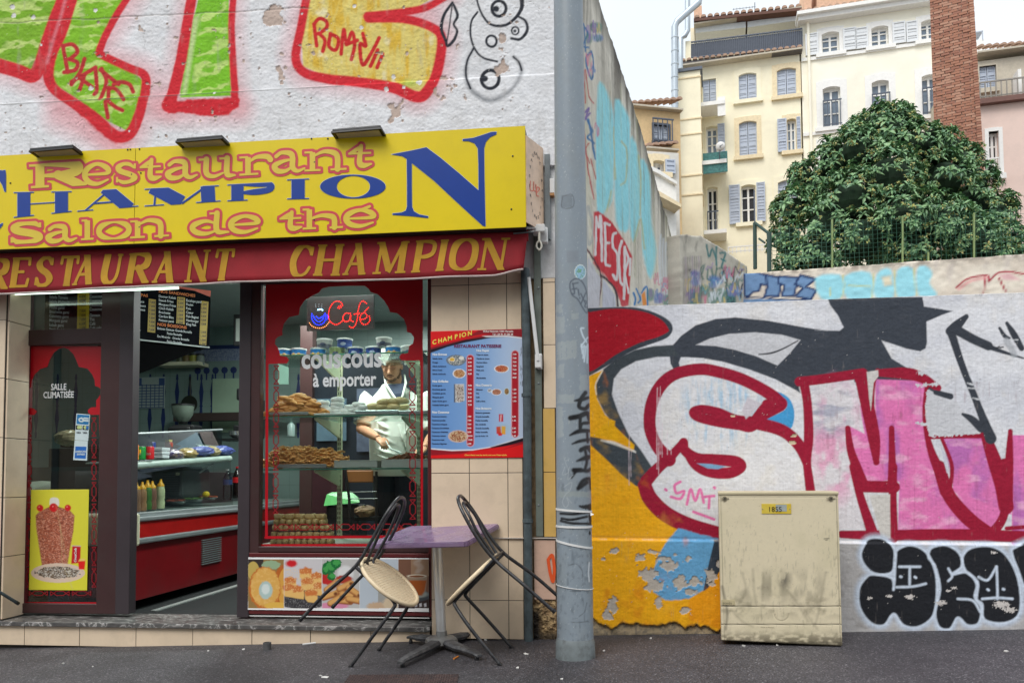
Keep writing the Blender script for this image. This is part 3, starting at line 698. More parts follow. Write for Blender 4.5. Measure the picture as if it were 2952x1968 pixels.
# ------------------------------------------------------------------ low front wall on the right
WF=Plane((0,0.10,0),0.0)
CR=(158,20,52)
DK=(62,68,78)
def paint_front(p):
    X,Y=p.X,p.Y;N=lambda a,b,s: fbm(X/a,Y/b,s)
    p.blend((212,214,222),smooth01(N(120,70,1)*3-1)*0.8);p.blend((228,224,220),smooth01(N(50,60,2)*3-1.4)*0.6)
    # orange field
    p.fill([(1560,1080),(1699,1083),(1739,1066),(1722,1098),(1722,1150),(1745,1195)]+F1((220,1070),(300,1170),(385,1290),(300,1400),(520,1520))+F3((310,120),(400,200),(520,320),(720,380))+[(2150,1560),(2150,1850),(1560,1850)],(244,176,20),soft=2)
    orr=p.D();sd_poly(X,Y,orr,[(1560,1080),(1740,1066),(1850,1350),(2000,1540),(2100,1850),(1560,1850)]);oi=p.alpha(orr,3)
    # dark ring shapes
    p.fill(F1((-60,235),(45,228),(300,220),(450,235),(580,280),(655,330),(678,380),(660,430),(600,470),(390,545),(260,620),(120,700),(50,737),(-60,760)),DK,smooth=3)
    p.fill(F1((390,545),(540,515),(680,507),(760,597),(640,597),(560,597),(400,630),(290,690),(235,760),(220,880),(265,1010),(345,1180),(440,1300),(530,1440),(640,1500),(500,1590),(400,1568),(300,1490),(180,1370),(60,1260),(50,1195),(130,1210),(240,1250),(400,1320),(330,1210),(235,1110),(160,1010),(105,900),(102,800),(155,690),(240,620)),(66,74,80),smooth=0,soft=2)
    p.fill(F1((-60,262),(50,260),(200,236),(350,238),(500,270),(600,325),(645,385),(640,410),(560,450),(430,490),(250,580),(110,680),(50,707),(-60,720)),(172,10,34),smooth=3)
    p.blend((196,60,70),smooth01(N(22,14,33)*4-2.6)*0.5*p.alpha(sd_poly(X,Y,p.D(),F1((50,260),(500,270),(600,330),(560,450),(110,680))),3))
    p.stroke(F1((102,880),(98,800),(150,700)),3,(236,226,200));p.stroke(F1((140,1225),(250,1250),(395,1310)),[3,9,3],(232,226,214),soft=3)
    p.fill(F1((210,1065),(245,1080),(240,1120),(390,1260),(385,1295),(330,1270),(250,1235),(160,1190),(60,1195)),(240,178,8),soft=2)
    # black silhouette with the hat
    p.fill(F1((680,507),(740,440),(850,360),(1000,312),(1150,300),(1400,325),(1700,380),(1850,400))+F2((110,562),(270,567),(296,545),(260,470),(208,400),(190,350),(500,350),(805,350),(815,410),(940,430),(1000,440),(930,465),(830,508),(834,640),(825,680),(790,700),(700,682),(540,628),(605,745),(760,840),(900,940),(985,990),(930,1000),(830,940),(600,900),(200,900),(0,900))+F1((1640,870),(1610,850),(1450,765),(1250,690),(1050,632),(900,606),(740,597),(700,560)),DK,soft=1.6)
    p.blend((74,78,86),smooth01(N(30,12,44)*4-2.4)*0.5*p.alpha(sd_poly(X,Y,p.D(),F2((0,560),(300,560),(200,360),(800,350),(830,640),(600,700),(760,840),(0,880))),3))
    p.fill(F1((850,507),(960,458),(1100,424),(1300,412),(1500,430),(1642,470),(1560,570),(1468,662),(1300,590),(1150,545),(1000,515)),(206,207,212),soft=1.5)
    p.stroke(F1((1328,578),(1420,568),(1510,535),(1622,475)),[3,5,4,3],(28,32,40))
    p.fill(F1((655,590),(742,590),(724,640),(738,695),(690,700),(662,650)),DK)
    # S : ground, streaks, outline
    Sp=F1((700,720),(870,690),(1000,700),(1200,760),(1400,860),(1520,950),(1400,1060),(1600,1230),(1690,1400),(1715,1600),(1715,2100),(1000,2000),(760,1900),(450,1540),(640,1360),(560,1260),(510,1130),(520,950),(590,800))
    p.fill(Sp,(226,226,230),soft=2)
    si=p.alpha(sd_poly(X,Y,p.D(),Sp)+4,4)
    p.blend((158,198,226),si*smooth01(N(9,60,50)*3-1.3)*np.clip(blob(X,Y,2085,1180,150,130)*2.2,0,1)*0.75)
    p.blend((230,226,220),si*smooth01(N(30,30,51)*3-1.2)*0.5)
    p.fill(F1((1430,865),(1500,870),(1570,930),(1595,1040),(1560,1145),(1450,1105),(1360,1075),(1500,1010),(1530,960)),(70,158,214),smooth=3)
    for q,w in ((((1490,950),(1400,870),(1200,765),(1000,705),(870,690),(700,725),(590,810),(520,950),(505,1120),(555,1260),(650,1370)),[40,34,34,34,34,36,36,34,40]),
                 (((760,1240),(770,1300),(860,1360),(1000,1372),(1150,1385),(1190,1425),(1100,1470),(950,1460),(840,1400),(760,1270)),[26,30,34,34,32,34,30,20]),
                 (((1390,960),(1280,1105),(1180,1100),(1000,1078),(865,1048),(835,1010),(900,992),(1020,1015),(1150,1075),(1300,1095),(1500,1150),(1620,1250),(1690,1380),(1715,1500),(1725,1700)),[34,40,34,26,26,28,36,36,34,30,26]),
                 (((760,1240),(650,1360),(560,1440),(480,1530)),[24,30,36])):
        p.stroke(F1(*q),w,CR,soft=1.6)
    p.fill(F1((1270,1070),(1400,930),(1470,890),(1530,960),(1515,1000),(1400,1060),(1300,1110)),CR,soft=1.6)
    p.fill(F1((1230,1065),(1350,948),(1240,900),(1200,1000)),(206,200,208),soft=2)
    p.fill(F1((860,1398),(960,1402),(1080,1420),(1020,1442),(940,1436)),(126,170,206))
    p.stroke(F3((330,90),(360,160),(440,240),(560,300),(720,345)),[40,46,46,40],CR,soft=1.6)
    p.fill(F1((560,1300),(640,1300),(720,1310),(650,1380),(560,1440)),CR)
    # light drips over the S outline
    for x,y0,y1,w in ((562,830,1440,2.2),(574,900,1480,2),(585,820,1330,1.5),(600,1100,1350,1.6),(640,1150,1330,1.4),(352,1170,1560,2.2),(366,1300,1500,1.3),(668,1220,1330,1.3)):
        p.stroke(F1((x,y0),(x-4,(y0+y1)/2),(x-2,y1)),w,(226,206,214),op=0.75,rag=2)
    # M : fills
    p.fill(F2((70,915),(362,882),(400,1050),(470,1330),(330,1190),(320,1240),(360,1568))+F3((1440,0),(1480,150),(1505,320),(1380,322),(1215,322),(1210,0))+F2((90,1568),(75,1250)),(226,222,226),soft=2)
    p.blend((232,150,190),smooth01(N(40,55,63)*3-1.15)*np.clip(blob(X,Y,2410,1270,90,210)*2.5,0,1)*0.8)
    p.blend((150,154,176),smooth01(N(60,14,64)*3-1.1)*np.clip(blob(X,Y,2390,1180,80,110)*2,0,1)*0.7)
    PK=(232,124,184)
    Mp=F2((500,880),(830,890),(812,1050),(830,1230),(870,1400),(925,1600))+F3((1640,60),(1520,80),(1440,0))+F2((350,1450),(310,1190),(330,1180),(430,1230),(400,1050),(440,1060),(500,1420),(530,1400),(500,1280))
    p.fill(Mp,PK,soft=2)
    p.fill(F3((1690,-20),(1900,-20),(1960,150),(2060,280),(2150,330),(1680,330)),PK,soft=2)
    p.fill(F2((930,1260),(1210,1240),(1290,1450),(1340,1600),(1380,1750),(1200,1750),(1000,1600),(1000,1450)),PK);p.fill(F3((1960,-20),(2240,-20),(2250,150),(2210,300),(2170,330),(2080,270),(2000,160)),PK)
    p.fill(F2((1385,1240),(1560,1240),(1560,2000),(1380,2000)),PK)
    pk=p.D()
    for q in (Mp,F3((1690,-20),(1900,-20),(2150,330),(1680,330)),F2((930,1260),(1210,1240),(1380,1750),(1000,1600)),F2((1385,1240),(1560,1240),(1560,2000),(1380,2000))): sd_poly(X,Y,pk,q)
    pi_=p.alpha(pk+3,3)
    p.blend((188,112,184),pi_*smooth01(N(60,130,66)*3.4-1.5)*0.85);p.blend((244,184,214),pi_*smooth01(N(50,20,67)*3-1.5)*0.75)
    p.stroke(F2((560,960),(640,940),(720,1000),(740,1080)),10,(186,104,160),soft=9,op=0.6)
    # M : outlines
    for q,w in ((F2((10,895),(150,880),(420,840)),28),(F2((40,905),(62,1040),(70,1250),(60,1420),(82,1600)),[28,26,28,24,28]),(F3((1200,-10),(1216,60),(1214,130)),15),
                 (F2((400,850),(440,1010),(490,1250),(507,1415)),[34,38,36,18]),(F2((515,825),(490,900),(482,1050),(500,1250)),[14,12,12,16]),(F2((530,838),(700,842),(800,870),(905,935)),[22,34,30,20]),
                 (F2((322,1195),(340,1330),(380,1450),(420,1560)),[16,26,34]),(F2((605,1195),(608,1350),(610,1560)),[16,20,28]),(F2((400,1555),(500,1565),(610,1560)),24),(F2((835,905),(815,1050),(822,1180),(860,1340),(925,1500),(960,1600)),[12,9,12,22,34,40]),
                 (F2((850,1245),(1000,1248),(1190,1245)),[20,12,14]),(F2((930,1265),(985,1400),(995,1480),(980,1600)),[10,12,12]),(F2((1205,1225),(1260,1380),(1320,1560),(1345,1700)),[26,40,46,44]),(F2((1372,1215),(1365,1400),(1362,1650)),[14,24,24]),
                 (F3((1440,-10),(1480,150),(1540,330)),[22,24,32]),(F3((1500,95),(1660,98)),34),(F3((1655,-10),(1652,150),(1658,370)),[24,24,26]),(F3((1900,-10),(1950,140),(2060,270),(2170,345)),[36,38,42,34]),(F3((2250,-20),(2262,130),(2240,260),(2180,350)),[38,24,26,30]),(F3((2260,318),(2420,306)),12),(F3((1380,350),(1600,355),(2000,352),(2420,365)),[22,30,34,34])):
        p.stroke(q,w,CR,soft=1.5)
    p.blend((120,18,44),smooth01(N(9,60,69)*3-1.8)*0.35*(X > 2380)*(Y > 1100))
    p.fill(F2((445,832),(518,820),(520,860),(490,900),(472,1080),(460,1000)),(212,208,204))
    p.fill(F3((1528,142),(1638,136),(1640,372),(1592,372)),(212,208,202));p.stroke(F2((925,1310),(950,1400),(965,1480)),[3,8,4],(206,206,220))
    # pale overpainted patch with ragged edge
    p.fill(F2((838,950),(960,1005),(1010,1020),(1090,1100),(1170,1190),(1180,1225),(1000,1245),(850,1250),(828,1150),(824,1020)),(208,209,214),soft=1.2,rag=16,rs=7)
    for y in (835,910,1160): p.fill(F2((760,y),(900,y-6),(930,y+8),(780,y+16)),(208,209,214),soft=1,rag=16,rs=6)
    # dark arrows
    for q,w in ((((1088,475),(1030,530),(985,570)),[14,28,28]),(((990,580),(1060,790),(1140,990),(1210,1170),(1245,1260)),[24,20,20,26,34]),(((1040,570),(1130,620),(1230,665)),[28,26,26]),(((1230,668),(1330,705),(1460,745)),[16,10,4]),
                 (((1303,550),(1335,600),(1365,615)),[8,12,8]),(((1350,518),(1400,600),(1445,680)),[10,20,16]),(((890,965),(985,990)),[14,18]),(((1065,1105),(1120,1135),(1185,1195)),[8,20,26])):
        p.stroke(F2(*q),w,(58,63,72),soft=1.5)
    for q in (((1095,905),(1130,915)),((1100,935),(1150,940)),((1130,1000),(1170,1010)),((1340,628),(1420,625))): p.stroke(F2(*q),4,(208,210,214),rag=4)
    p.stroke(F2((1345,630),(1400,720)),18,(170,174,180),soft=3,op=0.7)
    for q in (((1280,680),(1300,670)),((1305,676),(1325,672))): p.stroke(F2(*q),4,(30,32,36))
    # small pink tag
    for q in (((440,110),(446,115)),((520,70),(490,90),(500,130),(540,120),(520,160),(470,150)),((555,190),(575,110),(600,170),(625,110),(645,180)),((650,150),(700,145)),((675,150),(672,210)),((590,230),(700,270)),((700,100),(704,104))):
        p.stroke(F3(*q),8,(236,124,178),soft=1.3)
    # blue patch and dark sliver
    p.fill(F3((510,318),(720,372),(690,480),(645,640),(560,690),(440,700),(375,655),(368,560),(400,460),(450,380)),(104,168,214),soft=2.5,rag=6)
    p.fill(F3((700,375),(740,380),(740,520),(690,620),(640,650),(665,520)),(52,62,74));p.fill(F3((660,640),(760,500),(760,860),(560,800),(560,700)),(240,160,14),soft=2)
    # ledge
    led=F3((0,0))[0]
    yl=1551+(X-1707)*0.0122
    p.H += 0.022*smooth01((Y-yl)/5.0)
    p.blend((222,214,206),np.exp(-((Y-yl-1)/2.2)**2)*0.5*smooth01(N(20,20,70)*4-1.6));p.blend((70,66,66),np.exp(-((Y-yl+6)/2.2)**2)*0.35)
    # below the ledge, right of the cabinet: grey concrete with black bubble letters
    lowm=smooth01((Y-yl-4)/4.0)*(X > 2120)
    p.blend((186,184,184),lowm);p.blend((150,146,144),lowm*smooth01(N(26,18,72)*3-1.4)*0.6)
    bub=[F3((1520,375),(1600,372),(1650,420),(1655,480),(1640,550),(1560,560),(1500,520),(1475,450)),F3((1540,560),(1640,580),(1650,640),(1660,480),(1670,430),(1740,405),(1820,440),(1870,540),(1880,650),(1860,780),(1780,840),(1700,830),(1650,770),(1600,830),(1530,820),(1470,740),(1465,640),(1500,580)),
           F3((1850,420),(1930,405),(2000,450),(2010,520),(1960,560),(2040,550),(2090,610),(2080,680),(2115,740),(2100,820),(2040,830),(1990,790),(1950,850),(1890,840),(1870,760),(1895,640),(1870,520),(1835,470)),F3((2060,420),(2160,410),(2240,450),(2300,550),(2325,680),(2310,780),(2230,820),(2130,800),(2120,720),(2090,690),(2095,600),(2030,540),(2015,470)),F3((2290,420),(2420,400),(2420,700),(2350,640),(2310,540),(2280,460))]
    bd=p.D()
    for q in bub: sd_poly(X,Y,bd,cr(q,4,True),60)
    p.blend((192,206,226),p.alpha(bd-9,9)*0.9)
    for q in bub: p.stroke(q,9,(204,216,234),soft=5,closed=True)
    for q in bub: p.fill(q,(30,32,38),soft=5,smooth=4)
    for q in bub: p.stroke(q,6,(212,224,240),soft=2.6,closed=True)
    for q in (((1680,520),(1790,520)),((1735,520),(1735,615)),((1665,628),(1750,625),(1820,610)),((1685,572),(1691,574)),((1762,574),(1768,578)),((2195,520),(2200,600),(2200,690)),((2195,520),(2150,590),(2100,575)),((2120,690),(2200,685),(2280,690)),((2148,640),(2154,644)),((2230,638),(2236,640)),((1940,530),(1960,570),(1940,595)),((1990,690),(2070,700),(2110,760))):
        p.stroke(F3(*q),7,(206,218,234),soft=2)
    for x,y,s in ((2505,1720,6),(2730,1700,7),(2560,1715,10),(2620,1718,14),(2500,1724,5),(2745,1692,8),(2710,1735,16),(2880,1740,22),(2860,1590,9),(2905,1755,18)):
        q=blob(X,Y,x,y,s*2,s*0.9)+0.9*(fbm(X/3.5,Y/3,x)-0.5);p.blend((206,200,196),np.clip((q-0.5)*14,0,1))
    # lower left: flaked paint, raw foot
    flk=np.zeros_like(X)
    for (x,y,rx,ry) in ((1772,1585,22,16),(1842,1605,28,24),(1885,1590,22,14),(1738,1610,10,9),(1868,1655,40,28),(1925,1625,45,30),(1960,1680,30,30),(1890,1690,40,24),(2005,1675,34,22),(2048,1660,24,40),(1765,1745,18,44),(1752,1770,18,24),(1985,1608,16,14),(1945,1597,10,8),(1978,1758,26,14),(1900,1735,16,22),(2070,1620,14,16),(1990,1700,30,16)):
        flk=np.maximum(flk,blob(X,Y,x,y,rx*1.25,ry*1.25))
    peel(p,flk*0.75+0.75*(fbm(X/11,Y/11,80)-0.34),(186,178,168),0.004)
    foot=smooth01((Y-(1800+26*(fbm(X/45,X*0,83)-0.5)*2+8*(fbm(X/8,Y/8,84)-0.5)))/2.5+0.5)*(X < 2085)
    p.blend((176,158,128),foot);p.blend((120,112,100),foot*smooth01(fbm(X/7,Y/7,85)*3-1.3)*0.8);p.H -= 0.02*foot
    edge=np.exp(-((Y-(1797+26*(fbm(X/45,X*0,83)-0.5)*2))/3)**2)*(X < 2085);p.blend((66,58,46),edge*0.7)
    p.blend((222,120,20),oi*smooth01(fbm(X/45,Y/60,88)*3.4-2.0)*0.5*(1-foot)*(flk < 0.3));p.blend((246,190,60),oi*smooth01(fbm(X/60,Y/50,89)*3-1.7)*0.3*(1-foot)*(flk < 0.3))
    p.H += 0.0035*(fbm(X/25,Y/22,90)-0.5)+0.003*(fbm(X/5,Y/5,91)-0.5)
    # general weathering
    p.blend((120,116,114),np.exp(-((Y-(887-(X-1700)*0.034))/4)**2)*0.4*smooth01(N(14,6,92)*3-1))
    p.blend((60,58,58),smooth01((Y-1812)/18)*0.55*smooth01(N(20,9,93)*2.2-0.5))
    a=np.exp(-(np.abs(fbm(X/70,Y/90,94)-0.5)/0.0022)**2)*smooth01(fbm(X/160,Y/160,95)*3-1.7);p.blend((90,84,82),a*0.6)
    p.blend((150,140,136),smooth01(fbm(X/5,Y/46,97)*4-2.9)*0.4)
    st=1+0.16*(fbm(X/2.2,Y/70,110)-0.5)+0.14*(fbm(X/60,Y/3,111)-0.5)+0.12*(fbm(X/2.5,Y/2.5,112)-0.5);p.C *= st[...,None]
    p.blend((214,210,206),np.clip((fbm(X/2.2,Y/2.2,113)-0.85)*30,0,1)*0.8);p.blend((60,56,56),np.clip((fbm(X/2.4,Y/2.4,114)-0.86)*30,0,1)*0.6)
    # masonry scars
    for x,y,s in ((2290,1255,12),(2285,1275,12),(2112,1198,7)): peel(p,blob(X,Y,x,y,s*1.6,s*0.9)+0.6*(fbm(X/6,Y/6,99)-0.45),(206,190,160),0.004)
RW=thing('street_wall','low concrete wall covered in pink, crimson and orange graffiti behind the utility cabinet','wall',(WF.uv(2300,1800)[0],0.1,gz(1)))
uA=WF.uv(1640,900)[0];uB=WF.uv(2952,900)[0]+0.55
ta=WF.uv(1700,887);tb=WF.uv(2952,843)
relief('painted_face',WF,uA,uB,gz(uA)-0.05,lambda u: ta[1]+(tb[1]-ta[1])*(u-ta[0])/(tb[0]-ta[0]),0.0048,0.0048,(228,229,234),paint_front,M_WALLP,RW,thick=0.22)

# ------------------------------------------------------------------ tall receding boundary wall
TP=cplane(1675,1370,5.25,0);ang=math.radians(-(90-18.1))
TP=cplane(1672,1370,5.3,-(90-18.1))
TOPL=[(1672,-150),(1700,-70),(1726,0),(1744,57),(1767,123),(1792,207),(1818,287),(1841,350),(1859,413),(1876,471),(1893,528),(1910,597),(1927,637),(1939,700),(1962,752),(1985,800)]
TU=[TP.uv(*q) for q in TOPL]
def tall_top(u): return float(np.interp(u,[q[0] for q in TU],[q[1] for q in TU]))+0.05*(float(fbm(np.array(u*3.0),np.array(0.3),8))-0.5)
def paint_tall(p):
    X,Y=p.X,p.Y;U,V=p.U,p.V;N=lambda a,b,s: fbm(U/a,V/b,s)
    p.blend((200,194,180),smooth01(N(0.25,0.9,1)*3-1.1)*0.8);p.blend((228,222,208),smooth01(N(0.3,0.5,2)*3-1.5)*0.6)
    top=np.array([tall_top(u) for u in U[0]])[None,:];dz=top-V
    p.blend((96,90,82),np.clip(1-dz/1.1,0,1)*smooth01(N(0.12,1.6,3)*3-0.95)*0.9);p.blend((60,56,52),np.clip(1-dz/0.25,0,1)*0.7)
    CY=(150,226,238)
    for q in (((285,430),(320,440),(350,520),(365,640),(360,960),(330,1050),(280,1060),(275,700)),((372,500),(440,590),(445,700),(440,900),(440,1150),(375,1110),(368,800)),((445,700),(490,770),(500,900),(495,1090),(470,1210),(445,1130)),((500,800),(545,880),(555,1120),(580,1260),(550,1400),(510,1260),(500,1000))):
        p.fill(Z3(*q),CY,soft=4,smooth=3,op=0.95)
    cyd=smooth01(N(0.12,1.2,5)*3-1.3)*0.35;p.blend((196,200,150),cyd*(Y > 240)*(Y < 800)*0.6)
    for q in (((405,710),(430,760),(425,900),(400,930)),((495,1080),(500,900),(490,780)),((350,960),(330,1060)),((470,1210),(500,1100),(520,1250)),((365,640),(370,900))): p.stroke(Z3(*q),4,(196,190,120),soft=2.5,op=0.8)
    for q in (((210,120),(235,170),(210,230),(240,240)),((215,130),(225,260)),((250,260),(225,300),(250,400),(262,320),(250,260)),((232,600),(255,660),(235,690),(265,720)),((240,600),(270,800))): p.stroke(Z3(*q),5,(64,120,170),soft=1.5)
    for q in (((215,350),(222,520)),((222,350),(238,480),(262,520)),((240,720),(225,760),(245,820)),((235,830),(262,1000)),((250,800),(272,900)),((215,640),(240,880))): p.stroke(Z3(*q),3,(190,84,84),soft=1.5)
    p.stroke(Z3((212,570),(225,560),(240,545),(222,600),(245,570)),6,(130,110,170))
    p.stroke(Z3((235,1040),(228,1120),(240,1230),(262,1150),(245,1060)),7,(190,190,184),closed=True)
    # red and white lettering
    band=Z3((262,1065),(290,1060),(350,1110),(400,1180),(430,1230),(458,1290),(450,1400),(440,1530),(410,1540),(370,1450),(310,1370),(262,1320))
    p.fill(band,(206,44,58),soft=2);p.fill([(a,b) for a,b in band][7:],(212,80,90),soft=3)
    for q in (((275,1090),(270,1280)),((275,1090),(292,1140),(300,1090),(305,1310)),((320,1120),(322,1330)),((320,1120),(345,1130)),((322,1220),(342,1220)),((325,1330),(345,1335)),((378,1170),(362,1180),(360,1240),(382,1280),(378,1400),(360,1380)),((405,1210),(392,1270),(396,1400),(408,1430)),((420,1240),(415,1500)),((420,1250),(438,1300),(420,1370),(440,1470)),((448,1300),(446,1380))):
        p.stroke(Z3(*q),7,(228,222,222),soft=1.2,butt=False)
    p.stroke(Z3((230,1250),(300,1380),(290,1530)),5,(96,44,56));p.stroke(Z3((300,1380),(370,1450),(385,1540)),6,(70,50,60))
    p.fill(Z3((235,1290),(300,1400),(290,1600),(225,1600)),(204,204,210));p.fill(Z3((310,1400),(370,1480),(380,1600),(308,1600)),(200,202,214))
    for q in (((465,1470),(475,1500),(470,1530)),((480,1450),(500,1500),(490,1520)),((505,1470),(530,1440),(535,1530))): p.stroke(Z3(*q),5,(60,130,190))
    p.fill(Z3((505,1480),(520,1460),(532,1530),(512,1535)),(238,150,70))
    for k in range(7): x=600+k*14;p.stroke(Z3((x,1180+k*20),(x-5,1300+k*12),(x+5,1500)),5,(206,214,222),soft=3,op=0.8)
    tags(p,1925,1960,700,880,22,3,.5);tags(p,1688,1715,60,560,10,4,.5);tags(p,1860,1930,800,880,12,6,.7)
    p.H += 0.02*(N(0.2,0.3,30)-0.5)+0.01*(N(0.04,0.04,31)-0.5)
    p.blend((130,122,108),smooth01(N(0.05,0.9,33)*4-2.5)*0.5)
TW=thing('boundary_wall','tall stained wall running back behind the lamp post, with pale blue and red graffiti','wall',TP.pt(1,gz(0)))
relief('painted_face',TP,TU[0][0]-0.2,TU[-1][0],0.0,tall_top,0.02,0.012,(228,222,208),paint_tall,M_WALLP,TW,thick=0.3)

# ------------------------------------------------------------------ retaining walls at the back
RP=cplane(2145,750,13.5,14.4)
def top_of(pl,pts):
    q=[pl.uv(*p) for p in pts];return lambda u: float(np.interp(u,[a[0] for a in q],[a[1] for a in q]))
G5=zz(2300,0,1.96)
def paint_ret(p):
    X,Y=p.X,p.Y;N=lambda a,b,s: fbm(X/a,Y/b,s)
    p.blend((214,200,184),smooth01(N(60,30,1)*3-1)*0.7);p.blend((196,186,180),smooth01(N(20,40,2)*3-1.5)*0.5)
    yt=778-(X-2300)*0.071
    p.blend((110,100,90),np.exp(-np.clip(Y-yt,0,99)/12)*smooth01(N(16,9,3)*3.4-1.1)*0.85);p.blend((236,232,226),smooth01(N(4,50,6)*4-2.9)*0.6)
    BL=(112,144,184);bo=(34,56,100)
    for q in (((1215,-40),(1250,-60),(1400,-10),(1390,60),(1340,50),(1330,100),(1280,110),(1240,150),(1215,130)),((1380,-20),(1480,0),(1490,60),(1480,140),(1370,140),(1390,70)),((1480,-10),(1620,0),(1610,60),(1590,140),(1500,140),(1520,60),(1470,40)),((1640,-20),(1760,10),(1680,70),(1760,95),(1720,165),(1600,140),(1660,80),(1600,50))):
        qq=F1(*q);p.fill(qq,BL);p.stroke(qq,6,bo,closed=True,smooth=1)
    p.fill(F1((1200,160),(1720,165),(1720,200),(1190,200)),BL);p.stroke(F1((1200,155),(1330,150),(1500,165),(1720,165)),4,bo)
    cy=(150,222,238)
    for q in (((115,225),(270,205),(300,300),(270,360),(150,360)),((300,215),(465,190),(485,350),(320,360)),((510,200),(600,170),(620,350),(500,350)),((640,180),(740,165),(760,340),(640,350)),((770,170),(830,150),(870,200),(850,260),(900,340),(780,340))):
        p.fill(F2(*q),cy,soft=4,smooth=3,op=0.9)
    for q in (((290,210),(300,280),(285,350)),((490,200),(480,350)),((625,180),(635,350)),((750,170),(765,340)),((205,290),(210,340)),((330,275),(465,280))): p.stroke(F2(*q),4,(206,208,140),soft=2,op=0.8)
    p.fill(F2((540,220),(600,210),(610,270),(560,280)),(226,216,190),soft=4)
    for q,w in ((((1020,290),(1100,230),(1225,210),(1230,250),(1290,195),(1370,185),(1460,200),(1560,190)),5),(((1210,215),(1200,330)),4),(((1300,230),(1340,310)),5)): p.stroke(F2(*q),w,(168,34,60),soft=1.6)
    p.stroke(F2((1040,296),(1120,245),(1220,225)),7,(226,130,140),soft=4,op=0.7)
    p.fill(F2((1290,205),(1370,195),(1440,240),(1330,240)),(222,170,176),soft=4,op=0.8)
    p.H += 0.02*(N(16,12,30)-0.5)+0.008*(N(5,4,31)-0.5)
RT=thing('retaining_wall','pale retaining wall with blue block letters and light blue graffiti below the garden fence','wall',RP.pt(0,0))
u2=RP.uv(2130,800)[0];u3=RP.uv(2952,800)[0]+1.2
topR=top_of(RP,[(2130,790),(2300,778),(2600,757),(2952,732)])
relief('painted_face',RP,u2,u3,0.0,lambda u: topR(u)+0.03*(float(fbm(np.array(u*4),np.array(0.1),3))-0.5),0.03,0.025,(234,224,208),paint_ret,M_WALLP,RT,thick=0.35)
# short return wall between the tall wall and the retaining wall
QP=cplane(2145,735,13.6,-58)
def paint_q(p):
    X,Y=p.X,p.Y;p.blend((170,164,152),smooth01(fbm(X/20,Y/60,1)*3-1)*0.8);p.blend((220,214,200),smooth01(fbm(X/30,Y/30,2)*3-1.5)*0.6)
    p.blend((96,92,86),smooth01(fbm(X/9,Y/40,4)*4-2.4)*np.clip(1-(Y-690)/70,0,1)*0.8)
    for q in (((1190,20),(1200,80),(1180,90)),((830,1230),(845,1290),(860,1250),(880,1300)),((880,1240),(880,1330)),((900,1270),(925,1275),(905,1340),(930,1345)),((905,1300),(925,1310))): p.stroke(Z3(*q),5,(60,120,122),soft=1.5)
    for q in (((810,1370),(820,1330),(800,1360),(815,1400)),((840,1350),(835,1400),(860,1395),(855,1345)),((880,1340),(875,1420)),((880,1350),(905,1345)),((905,1370),(930,1360),(925,1420)),((860,1450),(900,1520)),((1190,1360),(1180,1420))): p.stroke(Z3(*q),4,(84,120,110),soft=1.5)
    p.stroke(Z3((940,1380),(930,1440),(940,1500),(970,1520),(975,1440),(960,1380)),3.5,(40,40,46),closed=True);p.fill(Z3((930,1490),(970,1480),(975,1530),(930,1535)),(100,112,144))
    tags(p,1975,2130,770,880,40,5)
    for k in range(9): x=715+k*11;p.stroke(Z3((x,1290),(x+3,1400),(x,1520)),3,((90,86,96),(120,90,140),(70,72,70))[k % 3],soft=2,op=0.6)
    p.H += 0.02*(fbm(X/14,Y/14,30)-0.5)
QW=thing('side_retaining_wall','grey weathered wall with green graffiti stepping down beside the yellow house','wall',QP.pt(0,0))
topQ=top_of(QP,[(1950,676),(2019,680),(2060,702),(2146,762)])
relief('painted_face',QP,QP.uv(1958,700)[0],QP.uv(2150,780)[0]+0.1,0.0,lambda u: topQ(u)+0.04*(float(fbm(np.array(u*4),np.array(0.7),3))-0.5),0.05,0.03,(200,194,180),paint_q,M_WALLP,QW,thick=0.3)
# ================================================================== shop front
FR=Plane((0,0.2,0));GLP=Plane((0,0.235,0));SG=Plane((0,-0.22,0));AW=Plane((0,-0.15,0))
M_TILE=pbr('beige_tile',(224,203,176),0.32,var=0.07,scale=3.0,grime=0.16,gscale=7,gcol=(0.22,0.16,0.11))
M_TILE2=pbr('yellowed_tile',(212,172,96),0.4,var=0.2,scale=6.0,grime=0.5,gscale=6,gcol=(0.30,0.20,0.12))
M_JOINT=flat((66,60,56),0.9)
M_PLAST=pbr('rough_plaster',(206,206,206),0.9,var=0.12,scale=9,bump=1.0,bscale=40,grime=0.5,gscale=5,gcol=(0.3,0.28,0.26))
M_RAW=pbr('raw_masonry',(150,124,92),0.95,var=0.45,scale=25,bump=1.0,bscale=30)
M_BROWN=pbr('brown_aluminium',(64,40,40),0.38,var=0.12,scale=4,grime=0.25,gscale=5)
M_BROWN2=pbr('dark_brown_aluminium',(58,50,54),0.42,var=0.1,scale=5)
M_REDRAIL=pbr('red_brown_rail',(92,30,32),0.4,var=0.1)
M_BLACK=pbr('black_metal',(26,26,28),0.4,var=0.2,scale=20)
M_STEEL=pbr('galvanised_steel',(120,126,128),0.45,metal=0.5,var=0.2,scale=10,grime=0.4)
M_WHITEP=flat((222,222,220),0.5)
